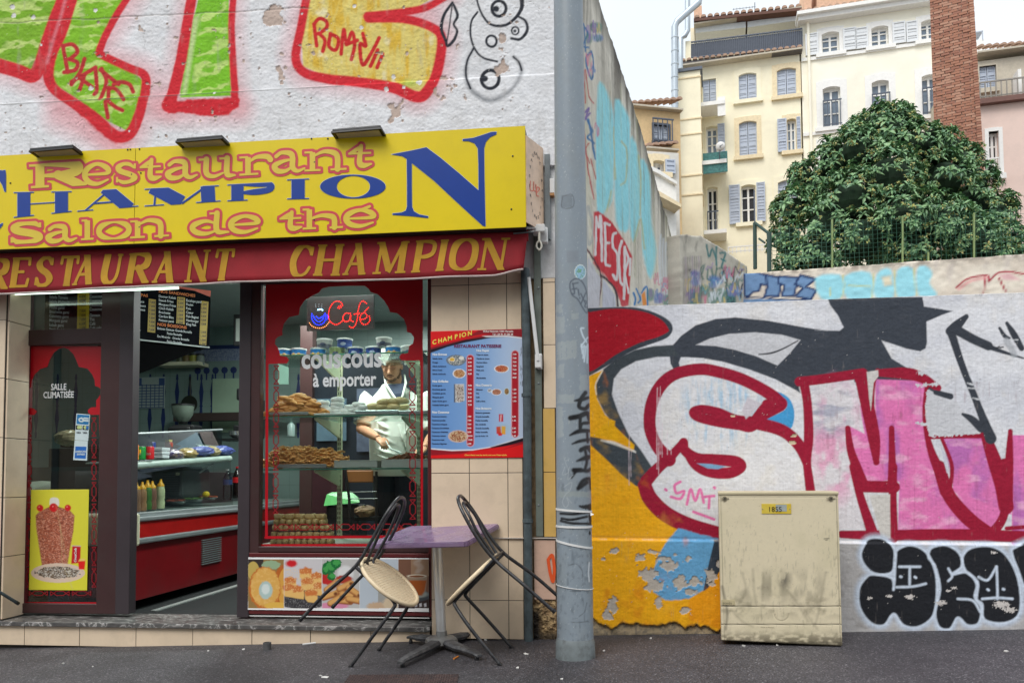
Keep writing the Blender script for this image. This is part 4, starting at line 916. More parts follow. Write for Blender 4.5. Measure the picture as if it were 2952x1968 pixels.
def marble_mat():
    m,n,b,o=newmat('dark_marble');tc=n.nodes.new('ShaderNodeTexCoord');mp=n.nodes.new('ShaderNodeMapping');mp.inputs['Rotation'].default_value=(0.3,0.1,0.6);mp.inputs['Scale'].default_value=(1,2.2,1)
    w=n.nodes.new('ShaderNodeTexNoise');w.inputs['Scale'].default_value=9;w.inputs['Detail'].default_value=9;w.inputs['Distortion'].default_value=1.6
    n.links.new(tc.outputs['Object'],mp.inputs[0]);n.links.new(mp.outputs[0],w.inputs['Vector']);r=n.nodes.new('ShaderNodeValToRGB')
    e=r.color_ramp.elements;e[0].position=0.3;e[0].color=(0.05,0.048,0.047,1);e[1].position=0.54;e[1].color=(0.12,0.115,0.11,1);k=e.new(0.575);k.color=(0.5,0.48,0.46,1);k=e.new(0.6);k.color=(0.11,0.11,0.105,1)
    n.links.new(w.outputs['Fac'],r.inputs[0]);n.links.new(r.outputs[0],b.inputs['Base Color']);b.inputs['Roughness'].default_value=0.3;return m
M_MARBLE=marble_mat()
def tiles(pl,xs,ys,parent_name,parent,mat,out=0.0,gap=0.0022,th=0.012,skip=(),label=None):
    """tiles between pixel joints: each one its own part on a mortar bed"""
    us=[pl.uv(x,ys[len(ys)//2])[0] for x in xs];vs=[pl.uv(xs[len(xs)//2],y)[1] for y in ys]
    bed=MB().pbox(pl,us[0],us[-1],min(vs),max(vs),out-0.06,out-th*0.35).build(parent_name,M_JOINT,parent)
    for i in range(len(us)-1):
        for j in range(len(vs)-1):
            if (i,j) in skip: continue
            a,b_=sorted((us[i],us[i+1]));c,d=sorted((vs[j],vs[j+1]));k=RNG.uniform(-0.0012,0.0012)
            MB().pbox(pl,a+gap,b_-gap,c+gap,d-gap,out-th,out+k,bev=0.0012).build('tile',mat,bed)
    return bed
# walls behind and around
shell=MB()
uL2=uL-0.2
shell.box(((uL2-4.0)/2-0.0,0.5,4.4),(0.01,0.01,0.01))
# right pier
xr=[1243,1353,1464,1507];yr=[633,817,1000,1180,1362,1551,1730,1842]
tiles(FAC,xr,yr,'tiled_pier',BLD,M_TILE,0.0)
# step below the shop front
xs=[-300,-140,68,227,390,554,725,894,1068,1239]
step=tiles(FAC,xs,[1801,1868],'front_step',BLD,M_TILE,-0.004)
# left pier with its reveal
LP=Plane((FAC.uv(9,1400)[0],0,0),math.radians(90));LPX=FAC.uv(9,1400)[0]
lp=tiles(FAC,[-340,-220,-105,9],[560,745,925,1092,1262,1434,1605,1786],'tiled_pier',BLD,M_TILE,0.0)
zs=[FAC.uv(9,y)[1] for y in (745,925,1092,1262,1434,1605,1786)]
rv=MB().box((LPX-0.03,0.125,(zs[0]+zs[-1])/2),(0.05,0.19,zs[0]-zs[-1])).build('pier_reveal',M_JOINT,BLD)
for k in range(6): obox('tile',M_TILE,rv,(LPX,0.112,(zs[k]+zs[k+1])/2),(0.014,0.2,zs[k]-zs[k+1]-0.005),bev=0.0015)
zth=FAC.uv(650,1799)[1];xL0=FAC.uv(-300,1800)[0];xR0=FAC.uv(1240,1800)[0]
thr=MB().box(((xL0+xR0)/2,0.16,zth-0.012),(xR0-xL0,0.36,0.03),bev=0.004).build('marble_threshold',M_MARBLE,BLD)
# body of the step, side walls, slab and facade backing (around the interior)
M_INT=pbr('interior_wall_tile',(150,165,160),0.35,var=0.06)
bk=MB();XL,XRm,YB=-7.6,-0.62,4.3;ZF=zth+0.0;ZC=3.12
bk.box(((xL0+xR0)/2,0.14,(zth-0.03+gz(-3))/2-0.1),(xR0-xL0,0.22,zth-gz(-3)+0.12))
bk.build('step_core',M_JOINT,BLD)
MB().box((-0.46,0.2,1.9),(0.5,0.26,3.55)).box((-0.60,2.3,1.7),(0.1,4.4,3.1)).box((XL-0.05,2.3,1.7),(0.1,4.3,3.1)).box((uL2-1.5,0.3,2.2),(3.7,0.5,4.4)).build('side_wall',M_INT,BLD)
MB().box(((XL+XRm)/2,2.4,ZF-0.06),(XRm-XL,4.1,0.1)).build('interior_floor',pbr('dark_floor',(16,17,20),0.8,var=0.25,scale=30),BLD)
MB().box(((XL+XRm)/2,2.3,ZC+0.05),(XRm-XL+0.2,4.4,0.1)).build('interior_ceiling',flat((160,168,165),0.8),BLD)
MB().box(((uL2+ul)/2-0.3,0.16,2.95),(ul-uL2+0.2,0.2,0.75)).build('lintel',M_PLAST,BLD)
# upper body and roof so that the building closes
MB().box(((uL2+ul)/2,3.0,4.0),(ul-uL2-0.02,5.4,1.5)).build('upper_body',M_PLAST,BLD)
# corner right of the pier: plaster, tile strip, broken foot
ypl=FAC.uv(1560,800)[1];xa,xb=FAC.uv(1509,1000)[0],FAC.uv(1603,1000)[0]
MB().pbox(FAC,xa,ul,ypl,vb,-0.28,-0.012).build('corner_plaster',M_PLAST,BLD)
MB().pbox(FAC,xa,xb,gz(-0.3),ypl,-0.3,-0.03).build('corner_core',M_RAW,BLD)
bed=tiles(FAC,[1566,1602],[800,813,993,1176],'tile_strip',BLD,M_TILE,0.0);tiles(FAC,[1566,1602],[1176,1360,1547],'tile_strip',BLD,M_TILE2,0.0)
tiles(FAC,[1540,1603],[1555,1728],'tile_strip',BLD,pbr('pink_tile',(204,170,150),0.4,var=0.12,scale=6,grime=0.3,gscale=8),0.004)
MB().ppx(FAC,1397,1548,1604,1552,0.0,0.012,bev=0.002).build('sill_strip',flat((186,176,166),0.5),BLD)
def p_raw(p):
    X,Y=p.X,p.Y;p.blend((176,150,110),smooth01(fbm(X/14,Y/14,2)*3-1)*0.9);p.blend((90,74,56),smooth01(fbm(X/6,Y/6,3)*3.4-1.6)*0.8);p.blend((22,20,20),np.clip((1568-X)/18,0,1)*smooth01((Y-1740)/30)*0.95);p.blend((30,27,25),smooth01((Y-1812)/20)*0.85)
    p.H += 0.035*(fbm(X/16,Y/16,5)-0.5)+0.012*(fbm(X/4,Y/4,6)-0.5)
a=FAC.uv(1538,1843);b=FAC.uv(1603,1716);relief('broken_foot',FAC,a[0],b[0],a[1],lambda u: b[1]-0.05*abs((u-(a[0]+b[0])/2)/(b[0]-a[0])*2)**2,0.003,0.003,(136,112,82),p_raw,paintmat('raw_render',0.95,0.6,90),BLD,thick=0.03,out=-0.004)
iso('paint_mark',FAC,1570,1604,1590,1690,1.2,lambda X,Y: sd_stroke(X,Y,np.full(X.shape,99.),cr([(1580,1612),(1592,1600),(1598,1640),(1594,1675),(1586,1650),(1580,1612)],5),9),flat((222,84,30),0.6),BLD,0.0075)
# downpipe and steel channel
dpx=FAC.uv(1521,1300)[0]
dp=thing('downpipe','thin dark weathered drainpipe at the corner of the tiled restaurant pier','pipe',(dpx,-0.03,gz(dpx)))
M_DPIPE=pbr('weathered_pipe',(70,82,86),0.6,var=0.35,scale=14,grime=0.8,gscale=9,gcol=(0.01,0.01,0.01))
zt=FAC.uv(1521,800)[1]
MB().tube([(dpx,-0.034,gz(dpx)),(dpx,-0.034,1.0),(dpx+0.003,-0.036,1.8),(dpx-0.004,-0.034,zt+0.05)],0.028,14).build('pipe',M_DPIPE,dp,True)
for y in (1500,1140): MB().lathe((dpx,-0.034,FAC.uv(1521,y)[1]),[(0.03,-0.012),(0.034,-0.01),(0.034,0.01),(0.03,0.012)],14).build('collar',M_DPIPE,dp,True)
cx0=FAC.uv(1553,1200)[0]
ch=thing('steel_channel','grey green bolted steel channel running up between the drainpipe and the tile strip','metal profile',(cx0,0,1.0))
MB().ppx(FAC,1538,655,1566,1545,-0.01,0.012,bev=0.002).build('channel',pbr('grey_green_metal',(104,112,104),0.55,var=0.15,scale=5,grime=0.5,gscale=6),ch)
for y in (830,1105,1455,700): MB().lathe(FAC.hit(1553,y,0.010),[(0.008,0),(0.007,0.004),(0.0,0.006)],8,Matrix.Rotation(math.radians(90),3,'X')).build('bolt',M_STEEL,ch)

# ------------------------------------------------------------------ aluminium frames and glass
def bar(name,x0,y0,x1,y1,o0=-0.06,o1=0.0,mat=None,bev=0.004,pl=FR,parent=None):
    return MB().ppx(pl,x0,y0,x1,y1,o0,o1,bev).build(name,mat or M_BROWN,parent or BLD)
SW=thing('side_window','narrow brown framed shop window with red arched film and a kebab poster','window',FR.pt(FR.uv(200,1768)[0],zth))
bar('frame_post',38,800,61,1769,parent=SW);bar('frame_post',296,800,350,1769,o1=0.006,mat=M_BROWN,parent=SW);bar('frame_post',351,800,374,1769,o0=-0.07,o1=0.012,mat=M_BROWN2,parent=SW)
bar('transom',60,952,296,990,o1=0.003,parent=SW);bar('bottom_rail',60,1738,296,1769,o1=0.002,parent=SW);bar('top_rail',38,800,374,812,o1=-0.01,parent=SW)
bar('door_stile',58,990,63,1738,o1=-0.008,mat=M_REDRAIL,parent=SW);bar('door_stile',290,990,296,1738,o1=-0.008,mat=M_REDRAIL,parent=SW)
BW=thing('bakery_window','large brown framed shop window with red arched film and cafe sign','window',FR.pt(FR.uv(980,1768)[0],zth))
bar('frame_post',694,790,718,1778,o0=-0.08,o1=0.012,mat=M_BROWN2,parent=BW);bar('frame_post',719,790,746,1600,o1=0.004,parent=BW);bar('frame_post',1232,790,1246,1778,o1=0.002,mat=M_REDRAIL,parent=BW)
bar('window_rail',719,1574,1238,1592,o1=0.002,parent=BW);bar('window_rail',715,1592,1238,1607,o1=0.008,mat=M_REDRAIL,parent=BW);bar('bottom_rail',715,1755,1238,1775,o1=0.006,mat=M_REDRAIL,parent=BW)
bar('top_rail',694,785,1246,800,o1=-0.01,parent=BW)
bar('panel_backing',714,1605,1238,1757,o0=-0.08,o1=-0.01,parent=BW)
bar('white_seal',715,1775,1238,1779,o1=0.0,mat=M_WHITEP,bev=0,parent=BW)
M_GLASS=glassmat('window_glass',(0.95,0.97,0.96),0.7);M_GL2=glassmat('shelf_glass',(0.82,0.93,0.90),0.8)
MB().ppx(GLP,50,800,296,955,-0.005,0.0).build('pane',M_GLASS,SW);MB().ppx(GLP,52,986,294,1742,-0.005,0.0).build('pane',M_GLASS,SW)
pane=MB().ppx(GLP,744,790,1240,1580,-0.005,0.0).build('pane',M_GLASS,BW)
FILM=pbr('red_window_film',(186,8,28),0.35,var=0.08,scale=2,spec=0.5);FILM2=pbr('dark_red_film',(140,14,26),0.4,var=0.05);WFILM=flat((226,228,228),0.4,name='white_lettering')
G5w=zz(0,780,3.015);G7=zz(700,780,3.016)
op1=G5w((225,1300),(225,1252),(300,1252),(320,1222),(290,1196),(252,1190),(250,1122),(222,1082),(225,1032),(270,1015),(276,955),(302,900),(352,852),(412,836),(430,780),(468,712),(508,680),(552,667),(592,680),(640,728),(672,800),(686,836),(760,850),(800,900),(822,950),(826,1002),(862,1012),(882,1052),(852,1110),(836,1122),(835,1185),(792,1186),(764,1210),(764,1232),(792,1252),(860,1252),(860,1300))
def film1(X,Y):
    r=sd_poly(X,Y,np.full(X.shape,99.),G5w((168,655),(888,655),(888,1300),(168,1300)),99)
    h=sd_poly(X,Y,np.full(X.shape,99.),op1,99);low=1195.5-Y
    d=np.maximum(r,-h);d=np.maximum(d,Y-1195.2)
    for q in (((68,1190),(68,1736)),((290,1190),(290,1736)),((66,1738),(292,1738))): sd_stroke(X,Y,d,q,7)
    return d
iso('red_film',GLP,56,296,994,1746,1.3,film1,FILM,SW,0.003)
def lace(x0,y0,x1,y1,a,per):
    L=math.hypot(x1-x0,y1-y0);n=max(1,round(L/per));P=L/n;dx,dy=(x1-x0)/L,(y1-y0)/L;out=[]
    def pt(t,s): return (x0+dx*t-dy*s,y0+dy*t+dx*s)
    for k in range(n):
        b=k*P
        for s in (1,-1):
            out.append([pt(b+P*t,a*s*v) for t,v in ((0,1),(.14,0),(.26,-1),(.58,-1),(.71,0),(.85,1))])
        out += [[pt(b,a),pt(b,-a)],[pt(b+P*.85,a),pt(b+P*.85,-a)]]
    return out
def lacefn(segs,w):
    def f(X,Y):
        D=np.full(X.shape,99.)
        for q in segs: sd_stroke(X,Y,D,q,w,pad=6)
        return D
    return f
iso('lace_pattern',GLP,66,292,1196,1724,1.0,lacefn(lace(84,1204,84,1700,6,62)+lace(271,1204,271,1700,6,62)+lace(84,1709,271,1709,6,62),2.6),FILM2,SW,0.0035)
op2=G7((224,900),(224,811),(384,806),(400,777),(384,750),(322,738),(318,705),(300,662),(278,638),(281,600),(303,576),(345,560),(341,520),(357,460),(402,405),(486,386),(497,320),(540,256),(610,214),(662,190),(690,155),(752,140),(900,133),(1060,132),(1094,158),(1112,186),(1172,206),(1230,262),(1265,320),(1280,360),(1342,370),(1400,420),(1424,480),(1426,532),(1466,545),(1488,582),(1480,632),(1446,656),(1437,716),(1376,724),(1360,752),(1380,780),(1542,782),(1542,900))
def film2(X,Y):
    r=sd_poly(X,Y,np.full(X.shape,99.),G7((200,20),(1565,20),(1565,900),(200,900)),99)
    h=sd_poly(X,Y,np.full(X.shape,99.),op2,99);d=np.maximum(np.maximum(r,-h),Y-1052)
    for q,w in ((((770,1040),(768,1548)),8),(((1216,1030),(1216,1548)),7),(((766,1548),(1218,1546)),8),(((750,795),(747,1574)),7),(((1238,795),(1238,1574)),6),(((745,1572),(1240,1570)),9)): sd_stroke(X,Y,d,q,w)
    return d
iso('red_film',GLP,742,1242,788,1578,1.3,film2,FILM,BW,0.003)
iso('lace_pattern',GLP,780,1216,1040,1540,1.0,lacefn(lace(797,1054,794,1488,7,62)+lace(1188,1046,1190,1505,8,62)+lace(792,1519,1208,1517,8,62),2.8),FILM2,BW,0.0035)
text('lettering','SALLE',GLP,148,1124,18.5,WFILM,SW,0.005,bold=0.02,sx=0.72);text('lettering','CLIMATISÉE',GLP,126,1147,18.5,WFILM,SW,0.005,bold=0.02,sx=0.71)
text('lettering','couscous',GLP,869,1061,58,flat((240,242,242),0.4),BW,0.005,bold=0.03,sx=0.78,sp=1.02);text('lettering','à emporter',GLP,903,1114,40,flat((240,242,242),0.4),BW,0.005,bold=0.026,sx=0.73)

# ------------------------------------------------------------------ yellow sign box
M_YEL=pbr('yellow_sign_film',(232,206,24),0.3,var=0.03,scale=1.5,spec=0.45,grime=0.10,gscale=5,gcol=(0.30,0.22,0.02))
M_BLUE=pbr('blue_letter_film',(22,62,148),0.3,var=0.04);M_RRED=pbr('red_letter_film',(208,70,78),0.35,var=0.04);M_GOLD=pbr('yellow_letter_film',(222,196,66),0.35,var=0.03)
SIGN=thing('shop_sign','long yellow fascia sign with blue champion lettering and red outlined restaurant wording','sign',SG.hit(800,700))
def sg_y(x,top): return 450-88*x/1515 if top else 718-63*x/1515
seam=388
xe=-330
zS0,zS1=SG.uv(800,sg_y(800,False))[1],SG.uv(800,sg_y(800,True))[1]
uS=[SG.uv(x,600)[0] for x in (xe,seam-0.8,seam+0.8,1516)]
MB().pbox(SG,uS[0],uS[1],zS0,zS1,-0.004,0).build('sign_panel',M_YEL,SIGN);MB().pbox(SG,uS[2],uS[3],zS0,zS1,-0.004,0).build('sign_panel',M_YEL,SIGN)
MB().pbox(SG,uS[0],uS[3]-0.002,zS0-0.004,zS1-0.002,-0.2,-0.005).build('sign_box',pbr('sign_casing',(40,34,34),0.6),SIGN)
pc=SG.hit(1517,500,-0.004);pe=Vector((FAC.uv(1566,500)[0],-0.012,0));pc.z=0
d=pe-pc;SP=Plane((pc.x,pc.y,0),math.atan2(d.y,d.x));lw=d.length
MB().pbox(SP,0.0,lw,zS0+0.03,zS1-0.06,-0.004,0.002).build('side_panel',pbr('peach_sign_film',(232,200,172),0.4,var=0.05,grime=0.3,gscale=9,gcol=(0.05,0.04,0.03)),SIGN)
# side lettering on a ring
zc=(zS0+zS1)/2-0.02;M_INK=flat((46,50,60),0.6)
for k,chh in enumerate('RESTAURANT'):
    a=math.radians(200-k*22);cc=(lw*0.5+0.085*math.cos(a),zc+0.22*math.sin(a))
    V=SP.pt(cc[0]-0.012,cc[1]-0.015,0.004)
for k,chh in enumerate('RESTAURANT PATISSERIE'):
    a=math.radians(205-k*17.2);u_=lw*0.5+0.082*math.cos(a);v_=zc+0.21*math.sin(a);P=SP.pt(u_,v_,0.004)
    px_,py_=proj(np.array([[P.x,P.y,P.z]]));text('side_lettering',chh,SP.off(0.0),float(px_[0])-1.6,float(py_[0])+4,9,M_INK,SIGN,0.004,sx=1.3)
iso('side_lettering',SP,1520,1562,500,570,0.8,lambda X,Y: sd_stroke(X,Y,sd_stroke(X,Y,sd_stroke(X,Y,np.full(X.shape,99.),cr([(1530,522),(1529,546),(1538,549),(1539,524)],5),2.2),cr([(1539,549),(1546,551),(1545,532)],5),2.2),cr([(1548,556),(1556,545),(1549,540),(1547,562),(1554,566)],5),2.2),flat((232,120,100),0.5),SIGN,0.0045)
A3=zz(0,400,2.94);A4=zz(780,340,2.45)
def quad(z,x0,x1,b0,b1,t0,t1,sk=0): return z((x0,b0),(x1,b1),(x1+sk,t1),(x0+sk,t0))
BLU=[('H',quad(A3,95,627,668,612,458,448),dict(T=37,t=2.6,s=2.4)),('A',quad(A3,655,1172,614,570,452,420),dict(T=36,t=4,s=2.4)),('M',quad(A3,1198,1882,572,526,430,397),dict(T=40,t=5,s=2.4)),
       ('P',quad(A3,1918,2345,527,508,393,372),dict(T=35,t=2.6,s=2.4,m=16)),('I',quad(A4,80,308,573,568,440,429),dict(T=38,t=2.6,s=2.4)),]
def blue(X,Y):
    D=np.full(X.shape,99.)
    for g in BLU: glyph_sd(X,Y,D,g[0],g[1],g[2])
    # O : ring between two ellipses
    def ell(c,rx,ry): return cr(A4(*[(c[0]+rx*math.cos(a),c[1]+ry*math.sin(a)) for a in np.linspace(0,2*math.pi,17)[:-1]]),4,True)
    o1=sd_poly(X,Y,np.full(X.shape,99.),ell((581,485),231,84),99);o2=sd_poly(X,Y,np.full(X.shape,99.),ell((585,485),118,76),99)
    D=np.minimum(D,np.maximum(o1,-o2))
    Np=A4((852,258),(980,234),(1100,208),(1200,282),(1330,390),(1469,512),(1468,330),(1464,215),(1440,180),(1400,164),(1357,163),(1357,150),(1430,142),(1500,120),(1560,100),(1596,98),(1594,116),(1550,136),(1520,170),(1508,215),(1510,400),(1514,600),(1518,765),(1500,762),(1400,672),(1300,580),(1150,440),(997,318),(997,480),(999,625),(1012,660),(1050,682),(1113,694),(1113,706),(980,692),(861,684),(861,675),(925,668),(955,655),(964,625),(964,480),(962,290),(930,270),(880,262))
    sd_poly(X,Y,D,Np,20)
    sd_poly(X,Y,D,A3((-200,230),(20,270),(44,264),(50,300),(50,450),(38,450),(20,395),(-20,330),(-80,300),(-200,290)),20);sd_poly(X,Y,D,A3((-120,740),(-20,735),(24,712),(22,730),(0,760),(-40,785),(-120,790)),20)
    return D
split(iso('blue_lettering',SG,-60,1440,370,690,1.05,blue,M_BLUE,None,0.003),'blue_letter')
iso('letter_edging',SG,-60,1440,370,690,1.2,blue,flat((196,206,212),0.4),SIGN,0.0015,limit=0.9)
RW_=dict(T=16,m=11,t=6,s=6)
def lc(z,ch,x0,x1,base,xt,sl=-0.07,w=None):
    top=base-(base-xt)/(0.65 if ch not in 'RStldh' else 1.0);b1=base+sl*(x1-x0)*0.5
    b0=base-sl*(x1-x0)*0.5;dt=top-base;pad=-0.09*(x1-x0)
    return (ch,z((x0+pad,b0-12),(x1-pad,b1-12),(x1-pad,b1+dt+10),(x0+pad,b0+dt+10)),w or RW_)
REDL=[lc(A3,'R',275,710,410,205,w=dict(T=26,m=17,t=7,s=7)),lc(A3,'e',700,945,395,215),lc(A3,'s',960,1180,380,212),lc(A3,'t',1175,1395,352,160),lc(A3,'a',1395,1670,345,185),lc(A3,'u',1690,2000,335,165),lc(A3,'r',2020,2330,310,148),
        lc(A4,'a',5,240,390,240,-0.05),lc(A4,'n',245,545,378,235,-0.05),lc(A4,'t',540,740,352,180,-0.05),
        lc(A3,'S',85,375,890,702,w=dict(T=22,m=15,t=7,s=7)),lc(A3,'a',382,648,878,735),lc(A3,'l',645,835,862,682),lc(A3,'o',820,1112,857,705),lc(A3,'n',1110,1442,840,688),lc(A3,'d',1605,1945,815,625),lc(A3,'e',1935,2215,802,655),
        lc(A4,'t',55,245,795,650,-0.05),lc(A4,'h',232,520,788,632,-0.05),lc(A4,'e',515,752,775,650,-0.05),]
def redfn(X,Y):
    D=np.full(X.shape,99.)
    for g in REDL: glyph_sd(X,Y,D,*g,pad=16)
    sd_stroke(X,Y,D,A4((625,655),(700,625)),8,pad=16)
    return D
_rc={}
def redc(X,Y):
    if X.shape not in _rc: _rc[X.shape]=redfn(X,Y)
    return _rc[X.shape].copy()
iso('red_lettering',SG,10,1100,395,720,1.05,redc,M_RRED,SIGN,0.002,limit=7.4)
split(iso('yellow_lettering',SG,10,1100,395,720,1.05,redc,M_GOLD,None,0.004),'yellow_letter')
for x,y in ((368,432),(376,431),(402,430),(380,503),(406,499),(30,528),(402,655),(907,468),(906,634),(1478,450),(1474,603),(898,400),(945,400)): MB().lathe(SG.hit(x,y,0.001),[(0.006,0),(0.005,0.003),(0,0.004)],8,Matrix.Rotation(math.radians(90),3,'X')).build('screw',M_BLACK,SIGN)
# floodlights over the sign
def flood(px,py,label,warm):
    P=SG.hit(px,py,0.02);T=thing('floodlight',label,'floodlight',P,(math.radians(-6),0,math.radians(-3)),group='black floodlights above the yellow sign')
    body=MB().box((0,0,0.012),(0.32,0.12,0.014),bev=0.003)
    body.build('housing',M_BLACK,T,world=False)
    MB().box((0,0,-0.003),(0.285,0.094,0.004)).build('lens',pbr('lamp_lens',(196,188,158),0.35,var=0.1),T,world=False)
    fr=MB()
    for a,b_ in (((0,-0.054,-0.002),(0.33,0.014,0.012)),((0,0.054,-0.002),(0.33,0.014,0.012)),((-0.157,0,-0.002),(0.02,0.118,0.012)),((0.157,0,-0.002),(0.02,0.118,0.012))): fr.box(a,b_)
    fr.build('bezel',M_BLACK,T,world=False)
    MB().tube([(-0.1,0.06,0.02),(-0.1,0.17,0.0),(-0.1,0.235,-0.05)],0.008).build('bracket',M_BLACK,T,world=False);MB().tube([(0.1,0.06,0.02),(0.1,0.17,0.0),(0.1,0.235,-0.05)],0.008).build('bracket',M_BLACK,T,world=False)
    MB().tube(cr([(0.1,0.09,0.03),(0.14,0.12,0.06),(0.17,0.09,0.04),(0.15,0.14,0.02)],5),0.003,6).build('cable',M_BLACK,T,world=False)
flood(166,443,'black floodlight at the left, over the word restaurant’s first letters',0);flood(588,416,'middle black floodlight above the yellow sign',0);flood(1036,389,'right black floodlight, beside the large blue N',0)

# ------------------------------------------------------------------ rolled awning
AWN=thing('awning','rolled red awning with gold restaurant champion lettering under the yellow sign','awning',AW.hit(800,760))
M_AWN=pbr('red_awning_canvas',(150,26,36),0.8,var=0.16,scale=3,bump=0.3,bscale=150,grime=0.3,gscale=2.5,gcol=(0.06,0.01,0.015));M_AGOLD=pbr('gold_awning_lettering',(190,142,28),0.75,var=0.16,scale=8,grime=0.2)
zt0,zb0=AW.uv(750,703)[1],AW.uv(750,815)[1];ua,ub=AW.uv(-330,780)[0],AW.uv(1508,740)[0]
def aw_out(u,t): return 0.012*math.sin(u*5.3)*t+0.006*math.sin(u*13+1)*t
V=[];Fc=[];nx_,nz_=150,6
for j in range(nz_+1):
    for i in range(nx_+1):
        u=ua+(ub-ua)*i/nx_;t=j/nz_;zb=zb0+0.010*math.sin(u*2.1+0.5)+(0.03*smooth01(np.array((u-ub+0.2)/0.2)) if u > ub-0.2 else 0)
        V.append(AW.pt(u+(0.03*(1-t) if i == nx_ else 0),zt0+(zb-zt0)*t,aw_out(u,t)))
nn=nx_+1;Fc=[(j*nn+i+nn,j*nn+i+1+nn,j*nn+i+1,j*nn+i) for j in range(nz_) for i in range(nx_)]
b_=len(V);V += [v+Vector((0,0.012,0)) for v in V];Fc += [tuple(reversed([q+b_ for q in f])) for f in Fc]
for j in range(nz_): Fc.append((j*nn+nx_,(j+1)*nn+nx_,b_+(j+1)*nn+nx_,b_+j*nn+nx_))
for i in range(nx_): Fc.append((nz_*nn+i,b_+nz_*nn+i,b_+nz_*nn+i+1,nz_*nn+i+1))
val=mesh('valance',V,Fc,M_AWN,AWN,smooth=True)
hem=MB().tube([V[nz_*nn+i]+Vector((0,-0.002,0)) for i in range(nn)],0.006,6).build('hem',pbr('pale_hem',(196,180,176),0.6),AWN)
MB().tube([AW.pt(ua,zt0-0.01,-0.03),AW.pt(ub+0.03,zt0-0.01,-0.03)],0.035,12).build('roller',M_AWN,AWN,True)
MB().pbox(AW,ua,ub+0.02,zt0+0.012,zS0+0.0,-0.12,-0.02).build('head_rail',M_BLACK,AWN)
MB().tube([AW.pt(ub-0.06,zt0-0.004,0.008),AW.pt(ub+0.07,zt0+0.002,0.008)],0.006,8).build('bar',M_STEEL,AWN)
AWL=[('R',-150,95,1262,1265,1015),('E',60,285,1255,1250,1012),('S',275,478,1250,1245,1003),('T',470,690,1246,1242,998),('A',610,835,1240,1232,992),('U',840,1062,1232,1225,985),('R',1050,1300,1224,1216,975),('A',1285,1510,1218,1210,962),('N',1545,1795,1208,1200,950),('T',1785,2005,1200,1194,940)]
AW2=[('C',125,312,1122,1118,905),('H',290,530,1114,1108,897),('A',500,705,1105,1100,890),('M',705,992,1100,1090,880),('P',985,1185,1090,1084,868),('I',1150,1275,1084,1080,863),('O',1255,1475,1080,1074,857),('N',1450,1700,1074,1068,853)]
def awfn(X,Y):
    D=np.full(X.shape,99.);w1=dict(T=19,m=12,t=8.5,s=6)
    for L,z,sk in ((AWL,A3,45),(AW2,A4,40)):
        for c,x0,x1,b0,b1,t in L:
            x1 -= sk
            glyph_sd(X,Y,D,c,z((x0+4,b0-4),(x1+4,b1-4),(x1+sk,t+(b1-b0)+6),(x0+sk,t+6)),w1)
    return D
lt=iso('gold_lettering',AW,-60,1480,680,836,1.05,awfn,M_AGOLD,None,0.0)
# lettering follows the cloth
co=np.empty(len(lt.data.vertices)*3);lt.data.vertices.foreach_get('co',co);co=co.reshape(-1,3)
for r_ in co: r_[1] -= aw_out(r_[0],min(1,max(0,(zt0-r_[2])/(zt0-zb0))))+0.003
lt.data.vertices.foreach_set('co',co.ravel());lt.data.update();split(lt,'gold_letter')
# crank gear at the right end
gx=FAC.uv(1556,680)[0];gz_=FAC.uv(1556,672)[1]
MB().box((gx,-0.06,gz_),(0.08,0.1,0.05),bev=0.006).box((gx+0.03,-0.03,gz_-0.03),(0.05,0.06,0.1),bev=0.006).tube([(gx-0.09,-0.14,gz_-0.005),(gx-0.02,-0.11,gz_)],0.011,8).build('bracket',M_WHITEP,AWN)
MB().tube([(gx+0.004,-0.1,gz_-0.01),(gx+0.003,-0.1,gz_-0.085)],0.008,8).tube(cr([(gx-0.008,-0.1,gz_-0.09),(gx-0.014,-0.1,gz_-0.12),(gx+0.003,-0.1,gz_-0.14),(gx+0.018,-0.1,gz_-0.12),(gx+0.01,-0.1,gz_-0.09)],5,True),0.006,6,closed=True).build('crank_eye',pbr('cream_paint',(214,210,196),0.5),AWN)
a_=FAC.hit(1524,800,0.05);b2=FAC.hit(1551,1040,0.05)
MB().tube([a_,b2],0.012,8).box(b2+Vector((0,0.02,0.0)),(0.04,0.05,0.09),bev=0.006).box(FAC.hit(1556,1042,0.02),(0.03,0.04,0.1),bev=0.004).build('arm',M_WHITEP,AWN)
sb=thing('junction_box','small white box fixed to the plaster beside the lamp post','box',FAC.hit(1594,545))
MB().box(FAC.hit(1592,540,0.01),(0.03,0.05,0.1),bev=0.004).build('casing',M_WHITEP,sb);MB().box(FAC.hit(1592,563,0.01),(0.028,0.05,0.018)).build('foot',flat((180,130,80)),sb)
MB().pbox(FAC,FAC.uv(1570,500)[0],FAC.uv(1586,500)[0],zS0-0.02,zS1-0.1,-0.02,0.02,bev=0.003).build('side_bracket',M_STEEL,SIGN)
# tube lamp behind the valance
tl0=FAC.hit(20,848,-0.02);tl1=FAC.hit(505,838,-0.02)
TL=thing('tube_lamp','lit fluorescent tube under the lettered awning above the doorway','lamp',tl0)
tz=(tl0.z+tl1.z)/2+0.02
MB().tube([(tl0.x,0.06,tz),(tl1.x,0.06,tz)],0.008,10).build('tube',emitmat('tube_glow',(206,230,212),2.5),TL)
MB().box(((tl0.x+tl1.x)/2,0.06,tz+0.035),(tl1.x-tl0.x+0.1,0.05,0.035)).build('housing',M_WHITEP,TL)
